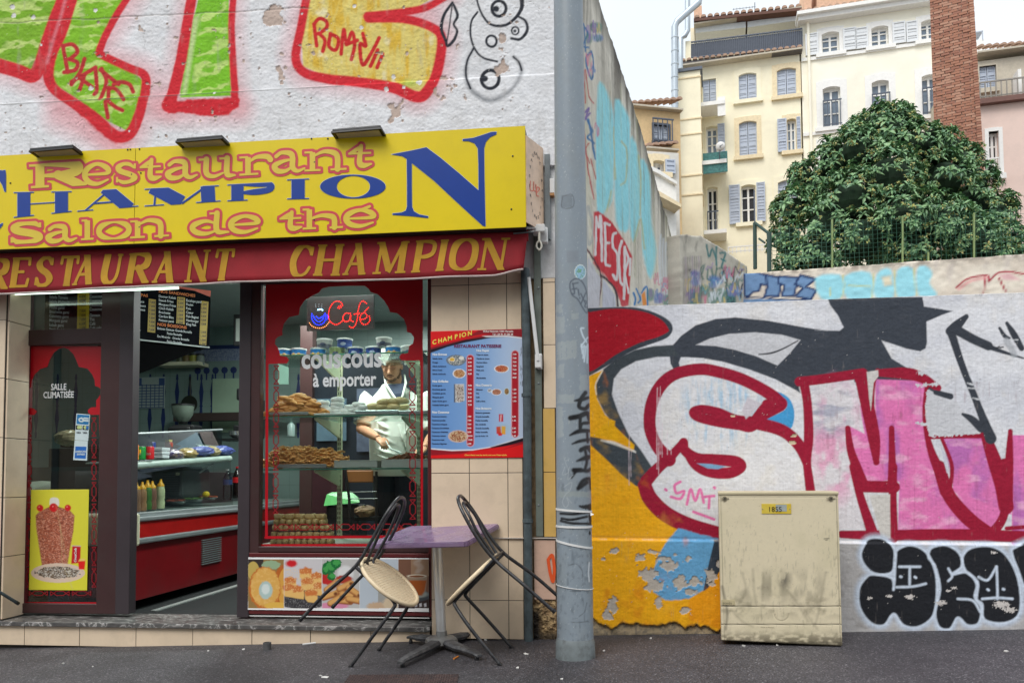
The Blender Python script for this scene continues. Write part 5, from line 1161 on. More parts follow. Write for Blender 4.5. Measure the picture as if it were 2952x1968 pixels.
# ================================================================== interior
def HY(px,py,Y): return Plane((0,Y,0)).hit(px,py)
def YP(Y): return Plane((0,Y,0))
M_GTILE=pbr('pale_green_wall',(112,132,128),0.35,var=0.06,scale=2)
M_SPIN=flat((30,44,92),0.4,name='blue_tile_print');M_CREAM=flat((206,204,176),0.45,name='cream_enamel')
M_CHROME=pbr('chrome',(190,192,194),0.22,metal=0.9,var=0.05);M_ALU=pbr('brushed_aluminium',(170,176,178),0.35,metal=0.6,var=0.1,scale=5)
M_RCOUNTER=pbr('red_counter_panel',(122,14,22),0.3,var=0.15,scale=2,grime=0.2);M_RBAND=pbr('red_counter_band',(168,24,22),0.3,var=0.1)
# back wall with printed tiles
bw=MB().box(((XL+XRm)/2,YB+0.05,1.7),(XRm-XL,0.1,3.0)).build('back_wall',M_GTILE,BLD)
BP=YP(YB);V_=MB();
jl=MB()
for k in range(40):
    u=XL+0.2*k
    if u < XRm: jl.pbox(BP,u-0.0015,u+0.0015,0.3,3.1,0,0.0012)
for k in range(14): jl.pbox(BP,XL,XRm,0.3+0.2*k,0.303+0.2*k,0,0.0016)
o=jl.build('tile_joints',flat((96,112,108),0.8),bw);tag(o,kind='stuff')
for x in (105,165,218,393,432,471,510,547,580,612,860,900,920,940):
    c=BP.hit(x,1165,0.002);zt_,zb_=BP.uv(x,1078)[1],BP.uv(x,1262)[1];prof=[]
    pts=[(0.0,.010),(.08,.018),(.1,.008),(.3,.030),(.48,.014),(.5,.024),(.52,.014),(.72,.030),(.9,.008),(.92,.018),(1,.010)]
    uv=[(c.x-w,zb_+(zt_-zb_)*t) for t,w in pts]+[(c.x+w,zb_+(zt_-zb_)*t) for t,w in reversed(pts)]
    mesh('tile_print',[BP.pt(u,v,0.003) for u,v in uv],[tuple(range(len(uv)))],M_SPIN,bw)
u0,u1=BP.uv(560,1020)[0],BP.uv(720,1020)[0];zz1,zz0=BP.uv(640,1006)[1],BP.uv(640,1040)[1]
MB().pbox(BP,u0,u1,zz0,zz1,0.0,0.004).build('border_tile',pbr('blue_border_tile',(150,160,176),0.4,var=0.3,scale=60,col2=(60,74,122)),bw);MB().pbox(BP,u0,u1,zz1,zz1+0.05,0.0,0.006).build('border_trim',M_SPIN,bw)
for k in range(9):
    u=u0+0.12*k+0.05
    if u < u1: MB().lathe(BP.pt(u,zz0-0.12,0.002),[(0.0,0),(0.045,0.0),(0.03,0.002),(0,0.002)],8,Matrix.Rotation(math.radians(90),3,'X')).pbox(BP,u-0.01,u+0.01,zz0-0.24,zz0-0.16,0,0.003).build('tile_print',M_SPIN,bw)
MB().ppx(BP,615,1092,700,1245,0.0,0.02).build('wall_panel',flat((138,160,140),0.5),bw)
# ceiling spots and light
def ceiling_lamp(x,y,label,e=30,s=0.5):
    T=thing('ceiling_lamp',label,'lamp',(x,y,ZC),group='interior ceiling lamps')
    MB().lathe((0,0,-0.03),[(0.0,0.0),(0.05,0.0),(0.065,0.03)],16).build('rim',M_WHITEP,T,world=False)
    MB().lathe((0,0,-0.034),[(0.0,0.0),(0.042,0.003),(0.0,0.0035)],16).build('bulb',emitmat('bulb_glow',(240,255,246),14),T,world=False)
    l=bpy.data.lights.new('lamp_light','AREA');l.energy=e;l.size=s;l.color=(0.90,1.0,0.95);lo=bpy.data.objects.new('lamp_light',l);COL.objects.link(lo);lo.parent=T;lo.location=(0,0,-0.06)
ceiling_lamp(-1.9,0.75,'lit ceiling spot above the man in the bakery window',44);ceiling_lamp(-3.0,2.4,'lit ceiling spot inside the open doorway',36);ceiling_lamp(-2.2,3.3,'lit ceiling spot at the back of the shop',22);ceiling_lamp(-4.3,1.5,'lit ceiling spot behind the kebab poster window',9)
# ---------- menu boards
M_BOARD=flat((12,14,20),0.85,name='menu_board_black',spec=0.1);M_MTXT=flat((214,220,224),0.5,name='menu_white');M_MYEL=flat((226,196,40),0.5,name='menu_yellow');M_MORG=flat((226,120,40),0.5,name='menu_orange');M_MBLK=flat((26,24,20),0.5,name='menu_black_text')
B1P=YP(0.7);M1=thing('menu_board','black menu board with yellow price column behind the small upper pane','menu board',B1P.hit(215,955))
MB().ppx(B1P,131,770,360,953,-0.03,0.0,bev=0.006).build('board',M_BOARD,M1)
MB().ppx(B1P,226,775,256,953,0.001,0.003).build('price_strip',M_MYEL,M1)
for k,s in enumerate(('Brick à l\'Oeuf','Salade Tomate','Salade Michouia','Poulet garni','Brochette garni','Cotelette garni','Merguez garni','kebab garni','Steak haché garni')):
    y=845+12.4*k+(5 if k > 2 else 0)+(k > 6)*1;text('menu_text',s,B1P,143,y+2.5,9,M_MTXT,M1,0.004,sx=0.78,bold=0.012,dydx=0.05)
for k,s in enumerate(('4.00€','4.00€','4,00€','4.00€','7.00€','7.00€','7.00€','6.50€','7.50€')): text('menu_text',s,B1P,229.5,847+12.2*k+(5 if k > 3 else 0),9,M_MBLK,M1,0.005,sx=0.72,bold=0.015)
for k,s in enumerate(('Couscous','Couscous','Couscous','Couscous','Couscous','Gateaux','Thé','Café','Café crème')): text('menu_text',s,B1P,259,847+12.2*k+(5 if k > 4 else 0),9,M_MTXT,M1,0.004,sx=0.78,bold=0.012)
B2P=cplane(604,900,7.0,-40.4)
M2=thing('menu_board','long black menu board with three yellow price columns inside the doorway','menu board',B2P.hit(500,985))
tl_,tr_,br_,bl_=(300,800),(608,838),(604,1001),(300,967)
MB().quadslab(B2P,[bl_,br_,tr_,tl_],-0.03,0.0).build('board',M_BOARD,M2)
MB().quadslab(B2P,[(300,800),(608,838),(606,856),(560,838),(470,820)],0.001,0.004).build('header',flat((200,70,34),0.4),M2)
MB().quadslab(B2P,[(300,966),(604,1000),(604,1003),(300,969)],-0.03,0.004).build('edge_strip',flat((176,184,184),0.4),M2)
for q in ([(429,861),(449,864),(447,959),(425,956)],[(511,855),(533,858),(532,935),(508,932)],[(580,867),(601,870),(594,995),(574,992)]): MB().quadslab(B2P,list(reversed(q)),0.001,0.003).build('price_strip',pbr('menu_gold',(176,146,40),0.5),M2)
text('menu_text','NOS REPAS',B2P,362,850,8.5,M_MORG,M2,0.004,dydx=0.1,bold=0.02);text('menu_text','NOS SANDWICHES',B2P,457,843,8.5,M_MORG,M2,0.006,dydx=0.13,bold=0.02);text('menu_text','NOS BOISSONS',B2P,453,938,8.5,M_MORG,M2,0.004,dydx=0.12,bold=0.02)
for k,s in enumerate(('Tripe en sauce','Viande en sauce','Haricots Blancs','Spaghettis','Petit pois','Riz','','Mouloukhia')): text('menu_text',s,B2P,362,868+11.6*k,7.5,M_MTXT,M2,0.004,dydx=0.1,sx=0.8,bold=0.01) if s else None
for k,s in enumerate(('Donner Kebab','Steack Frites','Merguez Frites','Chich Kebab','Brochette','Cordon Bleu','Poisson pané')): text('menu_text',s,B2P,457,857+11.4*k,7.5,M_MTXT,M2,0.004,dydx=0.11,sx=0.76,bold=0.01)
for k,s in enumerate(('Escalope pané','Poulet','Foie','Coeur','Pain Bagnat','Hamburger','King Fish')): text('menu_text',s,B2P,536,869+11.4*k,7.5,M_MTXT,M2,0.004,dydx=0.11,sx=0.74,bold=0.01)
for k,s in enumerate(('Boisson Gazeuse :Grande Bouteille','              Petite Bouteille','Eau Minérale   :Grande Bouteille','              Petite Bouteille')): text('menu_text',s,B2P,453,949+11.4*k,7,M_MTXT,M2,0.004,dydx=0.12,sx=0.7,bold=0.008)
for x,n_,y0,s in ((430,8,874,'7.00€'),(512,7,865,'3.00€'),(579,6,880,'3.00€'),(577,4,960,'2.00€')):
    for k in range(n_): text('menu_text',s if (x,k) != (512,0) else '4.00€',B2P,x-k*0.4,y0+11.3*k,7.5,M_MBLK,M2,0.005,dydx=0.11,sx=0.7,bold=0.02)
HD=thing('extractor_hood','black sloping extractor hood under the long menu board','hood',B2P.hit(450,1000))
MB().quadslab(B2P,[(300,1090),(400,1076),(440,1062),(520,1030),(584,1004),(600,1002),(300,968)],-0.22,-0.035).build('hood_panel',pbr('hood_black',(9,9,11),0.9,spec=0.1),HD);MB().quadslab(B2P,[(300,1094),(402,1079),(400,1074),(300,1088)],-0.22,-0.03).build('hood_rim',M_ALU,HD)

# ---------- counter with its glass case
XC=-3.40
CP=Plane((XC,0,0),math.radians(90))         # u runs +Y, faces +X
CT=thing('counter','red fronted serving counter with aluminium bars and a glass display case','counter',(XC,0.5,ZF))
y0c,y1c=0.46,4.15
MB().box((XC-0.27,(y0c+y1c)/2,0.49),(0.5,y1c-y0c,0.42)).build('lower_panel',M_RCOUNTER,CT)
MB().box((XC-0.24,(y0c+y1c)/2,0.722),(0.52,y1c-y0c,0.045),bev=0.012).build('aluminium_bar',M_ALU,CT);MB().box((XC-0.24,(y0c+y1c)/2,0.805),(0.50,y1c-y0c,0.118)).build('red_band',M_RBAND,CT)
MB().box((XC-0.235,(y0c+y1c)/2,0.885),(0.53,y1c-y0c,0.035),bev=0.01).box((XC-0.25,(y0c+y1c)/2,0.918),(0.5,y1c-y0c,0.028),bev=0.006).build('aluminium_bar',M_ALU,CT)
MB().box((XC-0.2,y0c-0.012,0.81),(0.47,0.04,0.24),bev=0.018).build('end_cap',M_CREAM,CT)
vg=MB();a=CP.uv(640,1590)[0]
for k in range(12): vg.box((XC-0.012,1.62+0.0,0.44+k*0.019),(0.012,0.34,0.008))
vg.build('vent_grille',M_ALU,CT)
MB().box((XC-0.25,(y0c+y1c)/2,0.29),(0.44,y1c-y0c,0.03)).build('plinth',M_BLACK,CT);MB().box((XC+0.13,2.3,ZF-0.008),(0.05,3.6,0.012)).build('floor_strip',flat((150,152,150),0.5),CT)
def CX_(px,py,dx=0.0): return Plane((XC+dx,0,0),math.radians(90)).hit(px,py)
s0,s1=CX_(376,1343,-0.06),CX_(662,1321,-0.06)
MB().tube([s0,s1],0.028,12).build('shelf_edge',pbr('grey_green_plastic',(150,168,160),0.4),CT,True)
dn=Vector((-0.36,0,0));MB().add([s0+Vector((0,0,.02)),s1+Vector((0,0,.02)),s1+dn+Vector((0,0,.02)),s0+dn+Vector((0,0,.02)),s0+Vector((0,0,.03)),s1+Vector((0,0,.03)),s1+dn+Vector((0,0,.03)),s0+dn+Vector((0,0,.03))],[(0,1,2,3),(7,6,5,4),(0,4,5,1),(1,5,6,2),(2,6,7,3),(3,7,4,0)]).build('shelf',flat((120,136,130),0.4),CT)
MB().add([s0+Vector((0.01,0,-.02)),s1+Vector((0.01,0,-.02)),Vector((XC-0.02,s1.y,0.935)),Vector((XC-0.02,s0.y,0.935))],[(0,1,2,3)]).build('front_glass',glassmat('case_glass',(0.9,0.95,0.93),0.35),CT)
e0,e1=CX_(378,1250,-0.2),CX_(640,1238,-0.2)
MB().tube([e0,e1],0.010,8).build('top_rail',M_ALU,CT,True);MB().add([e0,e1,s1+Vector((-0.08,0,.03)),s0+Vector((-0.08,0,.03))],[(0,1,2,3)]).build('upper_glass',M_GL2,CT)
MB().tube([CX_(620,1332,-0.1),CX_(575,1362,-0.15)],0.008,6).build('brace',M_ALU,CT,True)
MB().box((XC-0.62,2.3,1.0),(0.2,3.6,0.5)).build('rear_cabinet',pbr('dark_cabinet',(58,60,62),0.5),CT)
MB().box((XC-0.3,2.3,0.936),(0.46,3.6,0.008)).build('deck',flat((96,108,104),0.35),CT)
# drinks and packets on the counter shelf
def can(px,py,h_px,col,label,txt=None,tc=(230,230,230),dx=-0.1,r=0.033,spiral=None):
    P=CX_(px,py,dx);h=0.115*h_px;T=thing('drink_can',label,'can',P,group='drink cans on the counter')
    MB().lathe((0,0,0),[(r*0.8,0),(r,0.006),(r,h-0.008),(r*0.85,h)],20).build('body',flat(col,0.3),T,True,world=False)
    MB().lathe((0,0,h),[(r*0.87,0),(r*0.85,0.003),(r*0.7,0.001),(0,0.001)],20).build('lid',M_CHROME,T,world=False)
    if spiral: MB().box((0,-r*0.86,h*0.62),(r*0.9,r*0.4,h*0.3),bev=0.004).build('patch',flat(spiral,0.4),T,world=False)
    if txt:
        fp=YP(P.y-r-0.002);x_,y_=proj(np.array([[P.x-r*0.8,P.y-r,P.z+h*0.35]]));text('print',txt,fp,float(x_[0]),float(y_[0]),8,flat(tc,0.5),T,0.001,shear=0.3,sx=0.9,bold=0.02)
can(386,1326,1.05,(222,130,60),'orange drink can, nearest the brown post');can(407,1325,0.9,(20,140,60),'green lemon soda can with a yellow patch','Spri',spiral=(240,210,40));can(431,1324,0.88,(196,24,34),'red cola can beside the green one','Coca',dx=-0.06);can(436,1318,1.1,(30,50,120),'tall blue drink can behind the red one',dx=-0.2)
P=CX_(462,1322,-0.12);T=thing('takeaway_box','stack of white takeaway boxes beside the drink cans','box',P)
for k in range(3): MB().box((0,0,0.018+k*0.03),(0.1,0.1+0.01*k,0.026),bev=0.004).build('box',flat((190,198,202),0.5),T,world=False)
P=CX_(486,1300,-0.2);T=thing('jar','small glass jar with a red label behind the white boxes','jar',P);MB().lathe((0,0,0),[(0.03,0),(0.033,0.01),(0.033,0.07),(0.026,0.08)],14).build('glass',flat((150,60,44),0.3),T,True,world=False);MB().lathe((0,0,0.08),[(0.028,0),(0.028,0.018),(0,0.018)],14).build('lid',flat((180,170,110),0.4),T,world=False)
for (x,y,w,c1,c2,lb) in ((503,1310,0.105,(44,38,110),(150,130,90),'deep blue bread packet nearest the white boxes'),(541,1306,0.11,(176,156,104),(120,100,60),'golden bread packet between two blue ones'),(584,1300,0.15,(104,118,170),(60,64,130),'pale blue bread packet in the middle of the row'),(612,1300,0.1,(170,156,116),(120,110,80),'crumpled golden packet behind the pale blue ones'),(641,1298,0.17,(100,116,168),(50,56,130),'pale blue bread packet at the far end of the shelf')):
    P=CX_(x,y,-0.1);T=thing('bread_packet',lb,'packet',P,(0,0,math.radians(80)),group='bread packets on the counter shelf');m=MB().ball((0,0,0.0),(w,0.055,0.045),14,9);rr=random.Random(int(x))
    for v in m.V: v += Vector((rr.uniform(-1,1),rr.uniform(-1,1),rr.uniform(-1,1)))*0.006
    m.build('wrapper',pbr('wrap%s' % (c1,),c1,0.25,var=0.35,scale=18,col2=c2),T,world=False);MB().ball((w*0.95,0,0.0),(0.03,0.025,0.01),8,5).build('twist',flat(c2,0.3),T,world=False)
P=CX_(565,1288,-0.22);T=thing('paper_sheet','white folded paper lying over the bread packets','paper',P);MB().box((0,0.15,0),(0.14,0.42,0.006)).box((0.05,0.15,0.012),(0.05,0.42,0.006),Matrix.Rotation(0.5,3,'Y')).build('sheet',flat((172,184,176),0.5),T,world=False)
# sauce bottles
def sauce(px,py,h_px,body,lb,nozz=(248,180,24),dx=-0.08):
    P=CX_(px,py,dx);k=h_px/93;T=thing('sauce_bottle',lb,'bottle',P,group='sauce bottles in the counter case');r=0.034
    MB().lathe((0,0,0),[(r*.9,0),(r,0.01),(r,0.05*k),(r*.88,0.07*k),(r,0.09*k),(r*.97,0.15*k),(r*.8,0.175*k),(r*.7,0.18*k)],18).build('bottle',body if not isinstance(body,tuple) else pbr('sauce%s' % (body,),body,0.35,var=0.2,scale=15),T,True,world=False)
    MB().lathe((0,0,0.178*k),[(r*.85,0),(r*.8,0.015),(r*.4,0.03),(r*.25,0.055),(0,0.058)],14).build('nozzle',flat(nozz,0.4),T,True,world=False)
for a_ in ((392,1474,88,(150,110,84),'brown sauce bottle nearest the doorpost'),(409,1472,88,(166,122,84),'tan sauce bottle, second from the doorpost'),(424,1468,90,(70,120,50),'green sauce bottle in the middle of the row'),(438,1468,88,(140,96,78),'reddish brown sauce bottle beside the pale one'),(462,1465,93,(206,214,168),'pale cream sauce bottle at the end of the row')): sauce(*a_)
def bottle(px,py,h,body,lab,cap,lb,dx=-0.1):
    P=CX_(px,py,dx);T=thing('drink_bottle',lb,'bottle',P,group='large plastic bottles on the counter');r=0.042
    MB().lathe((0,0,0),[(r*.9,0),(r,0.012),(r,h*.42),(r*.93,h*.45),(r,h*.5),(r,h*.68),(r*.6,h*.84),(r*.3,h*.92),(r*.3,h*.96)],18).build('bottle',body,T,True,world=False)
    MB().lathe((0,0,h*.5),[(r*1.02,0),(r*1.02,h*.17)],18).build('label',flat(lab,0.4),T,True,world=False);MB().lathe((0,0,h*.96),[(r*.36,0),(r*.36,h*.05),(0,h*.05)],12).build('cap',flat(cap,0.4),T,True,world=False)
bottle(655,1440,0.29,glassmat('clear_plastic',(0.7,0.78,0.8),1.4),(52,72,122),(190,196,200),'clear water bottle with a blue label');bottle(683,1436,0.31,flat((24,16,16),0.15,name='cola'),(190,28,34),(180,20,30),'dark cola bottle with a red label and cap')
T=thing('grill_machine','dark perforated grill machine in the counter case','machine',CX_(520,1430,-0.3));P=T.location
MB().box(P+Vector((-0.05,0.1,0.12)),(0.3,0.5,0.26),bev=0.03).build('casing',pbr('machine_grey',(62,68,68),0.5),T)
sl_=MB();[sl_.box(P+Vector((0.0,-0.152,0.05+0.02*k)),(0.16,0.006,0.006)) for k in range(9)];sl_.build('slots',M_BLACK,T);MB().box(P+Vector((0.06,-0.153,0.2)),(0.035,0.006,0.025)).build('switch',flat((180,180,150),0.4),T)
for x,y,c in ((510,1452,(150,70,50)),(560,1446,(90,130,60)),(600,1440,(190,90,50))):
    T=thing('salad_dish',{510: 'low dish of tomato in the counter case, nearest the bottles',560: 'low dish of chopped green salad in the middle of the case',600: 'low dish of tomato slices beside the lemon'}[x],'dish',CX_(x,y,-0.16),group='dishes in the counter case')
    MB().lathe((0,0,0),[(0.05,0),(0.085,0.025),(0.08,0.022),(0.045,0.006),(0,0.006)],16).build('dish',M_CHROME,T,world=False);m=MB();rr=random.Random(x)
    for k in range(34): m.box((rr.uniform(-.06,.06),rr.uniform(-.06,.06),0.022+rr.uniform(0,.016)),(0.03,0.012,0.004),Matrix.Rotation(rr.uniform(0,3),3,'Z') @ Matrix.Rotation(rr.uniform(-.5,.5),3,'X'))
    o=m.build('filling',pbr('fill%d' % x,c,0.5,var=0.4,scale=30),T,world=False);tag(o,kind='stuff')
T=thing('lemon','yellow lemon lying on the dishes in the counter case','fruit',CX_(594,1424,-0.14));MB().ball((0,0,0),(0.034,0.028,0.028),12,8).build('rind',flat((230,196,20),0.4),T,True,world=False)
# coffee grinder, pan, calendar, wall shelf
P=HY(531,1300,2.6);T=thing('coffee_grinder','black coffee grinder with a round clear hopper','grinder',P);s_=1/ (2200/7.5)
MB().box((0,0,0.12),(0.24,0.24,0.26),bev=0.02).box((0.03,0,0.22),(0.24,0.2,0.1),bev=0.02).build('body',M_BLACK,T,world=False);MB().lathe((-0.02,0,0.3),[(0.04,0),(0.06,0.02),(0.1,0.08),(0.11,0.16),(0.112,0.17)],22).build('hopper',pbr('smoked_plastic',(96,108,98),0.2),T,True,world=False)
MB().lathe((-0.02,0,0.285),[(0.035,0),(0.07,0.06),(0.0,0.06)],22).build('beans',M_BLACK,T,world=False);MB().lathe((-0.02,0,0.47),[(0.115,0),(0.115,0.018),(0,0.02)],22).build('lid',M_BLACK,T,world=False)
T=thing('frying_pan','dark frying pan hanging by its handle on the tiled back wall','pan',BP.hit(549,1165,0.03));P=T.location
MB().lathe(P,[(0.0,0.0),(0.085,0.0),(0.11,0.03)],24,Matrix.Rotation(math.radians(90),3,'X')).build('pan',pbr('pan_metal',(46,48,42),0.45,metal=0.5),T,True);MB().tube([P+Vector((0,0,0.1)),BP.hit(548,1100,0.03),BP.hit(548,1086,0.01)],0.012,8).build('handle',M_BLACK,T)
T=thing('wall_calendar','pale wall calendar with blue corners pinned to the tiled wall','calendar',BP.hit(434,1175,0.01));MB().ppx(BP,393,1088,476,1176,0.006,0.012).build('sheet',flat((150,164,162),0.6),T)
g=MB();
for k in range(7): x=398+k*12.3;g.ppx(BP,x,1108,x+1.2,1174,0.012,0.0135)
for k in range(9): y=1110+k*8;g.ppx(BP,396,y,474,y+0.8,0.0122,0.0137)
g.build('grid',flat((60,78,120),0.6),T);MB().ppx(BP,394,1090,410,1110,0.0125,0.014).ppx(BP,460,1090,476,1110,0.0125,0.014).build('corner_print',flat((50,74,120),0.6),T)
T=thing('wall_shelf','cream wall shelf above the blue tile columns','shelf',BP.hit(540,1056,0.1));MB().ppx(BP,478,1052,601,1059,0.0,0.25).build('board',M_CREAM,T)
for x,c,lb in ((520,(70,80,60),'dark green jar on the wall shelf'),(538,(110,96,60),'brown jar on the wall shelf'),(558,(150,150,70),'yellow labelled jar on the wall shelf'),(578,(130,140,134),'pale jar at the right of the wall shelf')):
    T=thing('storage_jar',lb,'jar',BP.hit(x,1052,0.12),group='jars on the wall shelf');MB().lathe((0,0,0),[(0.045,0),(0.05,0.01),(0.05,0.1),(0.04,0.12)],12).build('jar',flat(c,0.35),T,True,world=False);MB().lathe((0,0,0.12),[(0.045,0),(0.045,0.02),(0,0.02)],12).build('lid',M_BLACK,T,world=False)
T=thing('picture_frame','black picture frame on the pale wall inside the doorway','picture',YP(3.2).hit(690,990));MB().ppx(YP(3.2),677,908,730,996,0,0.03,bev=0.005).build('frame',M_BLACK,T);MB().ppx(YP(3.2),684,920,724,984,0.03,0.033).build('print',flat((150,156,150),0.5),T)
T=thing('coffee_machine','black coffee machine at the right of the doorway view','machine',YP(3.0).hit(690,1260));MB().ppx(YP(3.0),672,1225,740,1262,-0.2,0,bev=0.01).ppx(YP(3.0),680,1118,740,1152,-0.2,0,bev=0.02).ppx(YP(3.0),690,1150,740,1230,-0.2,-0.06).build('casing',M_BLACK,T)
T=thing('steel_bowl','steel bowl beneath the coffee machine','bowl',YP(2.6).hit(682,1262));MB().lathe((0,0,0),[(0.04,0),(0.075,0.03),(0.08,0.07),(0.07,0.065)],18).build('bowl',M_CHROME,T,True,world=False);MB().box((0,0,-0.02),(0.3,0.3,0.02)).build('stand',M_BLACK,T,world=False)
# behind the narrow window
T=thing('back_bar','dark back bar with appliances seen through the narrow window','cabinet',(-4.5,1.6,ZF));MB().box((-4.7,1.9,0.8),(1.7,0.7,1.0)).build('cabinet',pbr('dark_teal',(44,58,60),0.4,var=0.2),T);MB().box((-4.7,1.75,1.38),(0.5,0.4,0.18),bev=0.01).box((-4.75,1.75,1.53),(0.25,0.3,0.1),bev=0.01).build('appliance',M_BLACK,T);MB().box((-4.4,1.3,1.02),(1.2,0.5,0.02)).build('glass_top',pbr('green_glass',(100,128,120),0.1),T)
T=thing('display_dome','pale round case edge behind the yellow kebab poster','case',HY(120,1440,0.7));MB().ball((0,0,-0.02),(0.28,0.2,0.17),26,12).build('dome',pbr('pale_plastic',(150,160,146),0.35),T,True,world=False)
T=thing('bread_bag','clear bag of flat bread on the appliances behind the card stickers','bag',HY(200,1262,1.3));m=MB().ball((0,0,0),(0.14,0.08,0.07),16,10);[v.__iadd__(Vector((RNG.uniform(-1,1),RNG.uniform(-1,1),RNG.uniform(-1,1)))*0.008) for v in m.V];m.build('bag',pbr('bread_wrap',(150,140,112),0.3,var=0.4,scale=20),T,world=False)
MB().box((-4.4,YB-0.2,1.95),(1.6,0.12,0.1)).build('wall_rail',pbr('brown_rail',(50,38,36),0.5),BLD)

# ---------- bakery window: shelves
PY_=0.33;QY=0.92
zS=[YP(PY_).uv(1000,y)[1] for y in (1020,1198,1351)]
xs0,xs1=YP(PY_).uv(752,1200)[0]-0.02,-0.66
def post(x,lb):
    T=thing('slotted_post',lb,'shelf upright',(YP(QY).uv(x,1200)[0],QY,ZF),group='white slotted shelf uprights');X_=T.location.x
    MB().box((X_,QY,(0.5+zS[0]+0.02)/2+0.1),(0.034,0.03,zS[0]-0.4)).build('upright',M_CREAM,T);sl_=MB()
    for k in range(46): z=0.62+k*0.036;[sl_.box((X_+q,QY-0.016,z),(0.006,0.003,0.022)) for q in (-0.008,0.008)] if z < zS[0] else None
    o=sl_.build('slots',M_BLACK,T);tag(o,kind='stuff')
    for z in zS:
        MB().add([Vector((X_-t,y,zz_)) for t in (0.008,-0.008) for y,zz_ in ((QY,z-0.006),(PY_+0.06,z-0.006),(PY_+0.06,z-0.02),(QY,z-0.13))],[(0,1,2,3),(7,6,5,4),(0,4,5,1),(1,5,6,2),(2,6,7,3),(3,7,4,0)]).build('bracket',M_CREAM,T)
post(980,'white slotted upright in the middle of the bakery window');post(1209,'white slotted upright at the right edge of the bakery window, beside the man')
for k,lb in enumerate(('top glass shelf carrying round tins','middle glass shelf with sugared cakes and buns','lower glass shelf with fried twists and steel trays')):
    T=thing('glass_shelf',lb,'shelf',((xs0+xs1)/2,PY_,zS[k]),group='glass shelves in the bakery window')
    MB().box(((xs0+xs1)/2,(PY_+QY-0.03)/2,zS[k]),(xs1-xs0,QY-PY_-0.03,0.008)).build('pane',M_GL2,T);MB().box(((xs0+xs1)/2,PY_,zS[k]),(xs1-xs0,0.004,0.0085)).build('front_edge',pbr('green_glass_edge',(60,120,104),0.1),T)
T=thing('window_counter','white display ledge at the foot of the bakery window','ledge',((xs0+xs1)/2,0.6,ZF));zl=YP(0.3).uv(1000,1569)[1]
MB().box(((xs0+xs1)/2,0.62,zl-0.02),(xs1-xs0,0.66,0.03)).box(((xs0+xs1)/2,0.9,(zl+ZF)/2),(xs1-xs0,0.04,zl-ZF-0.06)).build('ledge_board',flat((150,144,130),0.5),T)
# tins
def tin(px,row,kind,lb):
    Yt=0.5;z=zS[0]+0.005+(0.066 if row else 0);u=YP(Yt).uv(px,1000)[0];r=0.057;h=0.062;T=thing('tin_tub',lb,'tub',(u,Yt,z),group='round tubs on the top shelf')
    cols=dict(sky=((40,120,190),(206,204,168)),navy=((38,62,128),(60,84,150)),grey=((170,172,168),(90,92,104)),glass=((130,140,90),(150,160,110)))[kind]
    MB().lathe((0,0,0),[(r*.93,0),(r*.95,h*.45)],24).build('lower_label',flat(cols[1],0.35),T,True,world=False);MB().lathe((0,0,h*.45),[(r*.951,0),(r*.98,h*.5)],24).build('upper_label',flat(cols[0],0.3),T,True,world=False)
    MB().lathe((0,0,h*.93),[(r*1.03,0),(r*1.05,0.004),(r*1.03,0.010),(r*.9,0.012),(0,0.012)],24).build('lid',M_WHITEP if kind != 'glass' else flat((140,150,110),0.3),T,True,world=False)
    e=MB()
    if kind == 'sky':
        for a in (-1.9,-1.2): e.ball((r*.93*math.cos(a),r*.93*math.sin(a),h*.38),(0.014,0.006,0.012),8,5)
        e.build('emblem',flat((206,160,90),0.5),T,world=False)
    else:
        e.ball((r*.9*math.cos(-1.5),r*.9*math.sin(-1.5),h*.4),(0.022,0.009,0.013),10,6);e.build('emblem',flat((150,160,180) if kind == 'navy' else (60,66,90),0.5),T,world=False)
for a_ in ((819,0,'sky','sky blue and cream tub at the far left of the top shelf'),(861,0,'sky','sky blue and cream tub, second from the left'),(917,0,'sky','sky blue and cream tub under the grey tub'),(972,0,'glass','clear greenish tub in the middle of the shelf'),(1025,0,'navy','navy tub right of the clear one'),(1077,0,'navy','navy tub left of the man\'s cap'),(1133,0,'sky','sky blue tub above the man\'s head'),(1180,0,'grey','pale tub partly behind the red film at the right'),
           (936,1,'grey','grey and white tub stacked on the left'),(994,1,'navy','navy tub stacked on top in the middle'),(1107,1,'grey','grey tub stacked above the sky blue tub')): tin(*a_)
# pastries
def pastry_mat(name,c,c2): return pbr(name,c,0.5,var=0.2,scale=24,col2=c2,bump=0.4,bscale=80)
MP=[pastry_mat('fried_pastry',(188,122,58),(222,160,90)),pastry_mat('fried_pastry_dark',(140,84,36),(190,124,60)),pastry_mat('sugared',(226,228,224),(240,240,238)),pastry_mat('pale_bun',(206,180,120),(226,206,156)),pastry_mat('twist',(196,128,62),(236,178,106)),pastry_mat('folded',(190,154,98),(226,198,140))]
def me_of(m,name='pastry'):
    me=bpy.data.meshes.new(name);me.from_pydata([tuple(v) for v in m.V],[],m.F);me.polygons.foreach_set('use_smooth',[True]*len(me.polygons));return me
def bumpy(m,s,seed):
    r=random.Random(seed);d={}
    for v in m.V:
        k=(round(v.x,4),round(v.y,4),round(v.z,4))
        if k not in d: d[k]=Vector((r.uniform(-s,s),r.uniform(-s,s),r.uniform(-s,s)))
        v += d[k]
    return m
ME_CIG=[me_of(bumpy(MB().ball((0,0,0),(0.062,0.016,0.014),12,10,Matrix.Rotation(math.radians(90),3,'Y') @ Matrix.Scale(1,3)),0.0,s)) for s in range(1)]
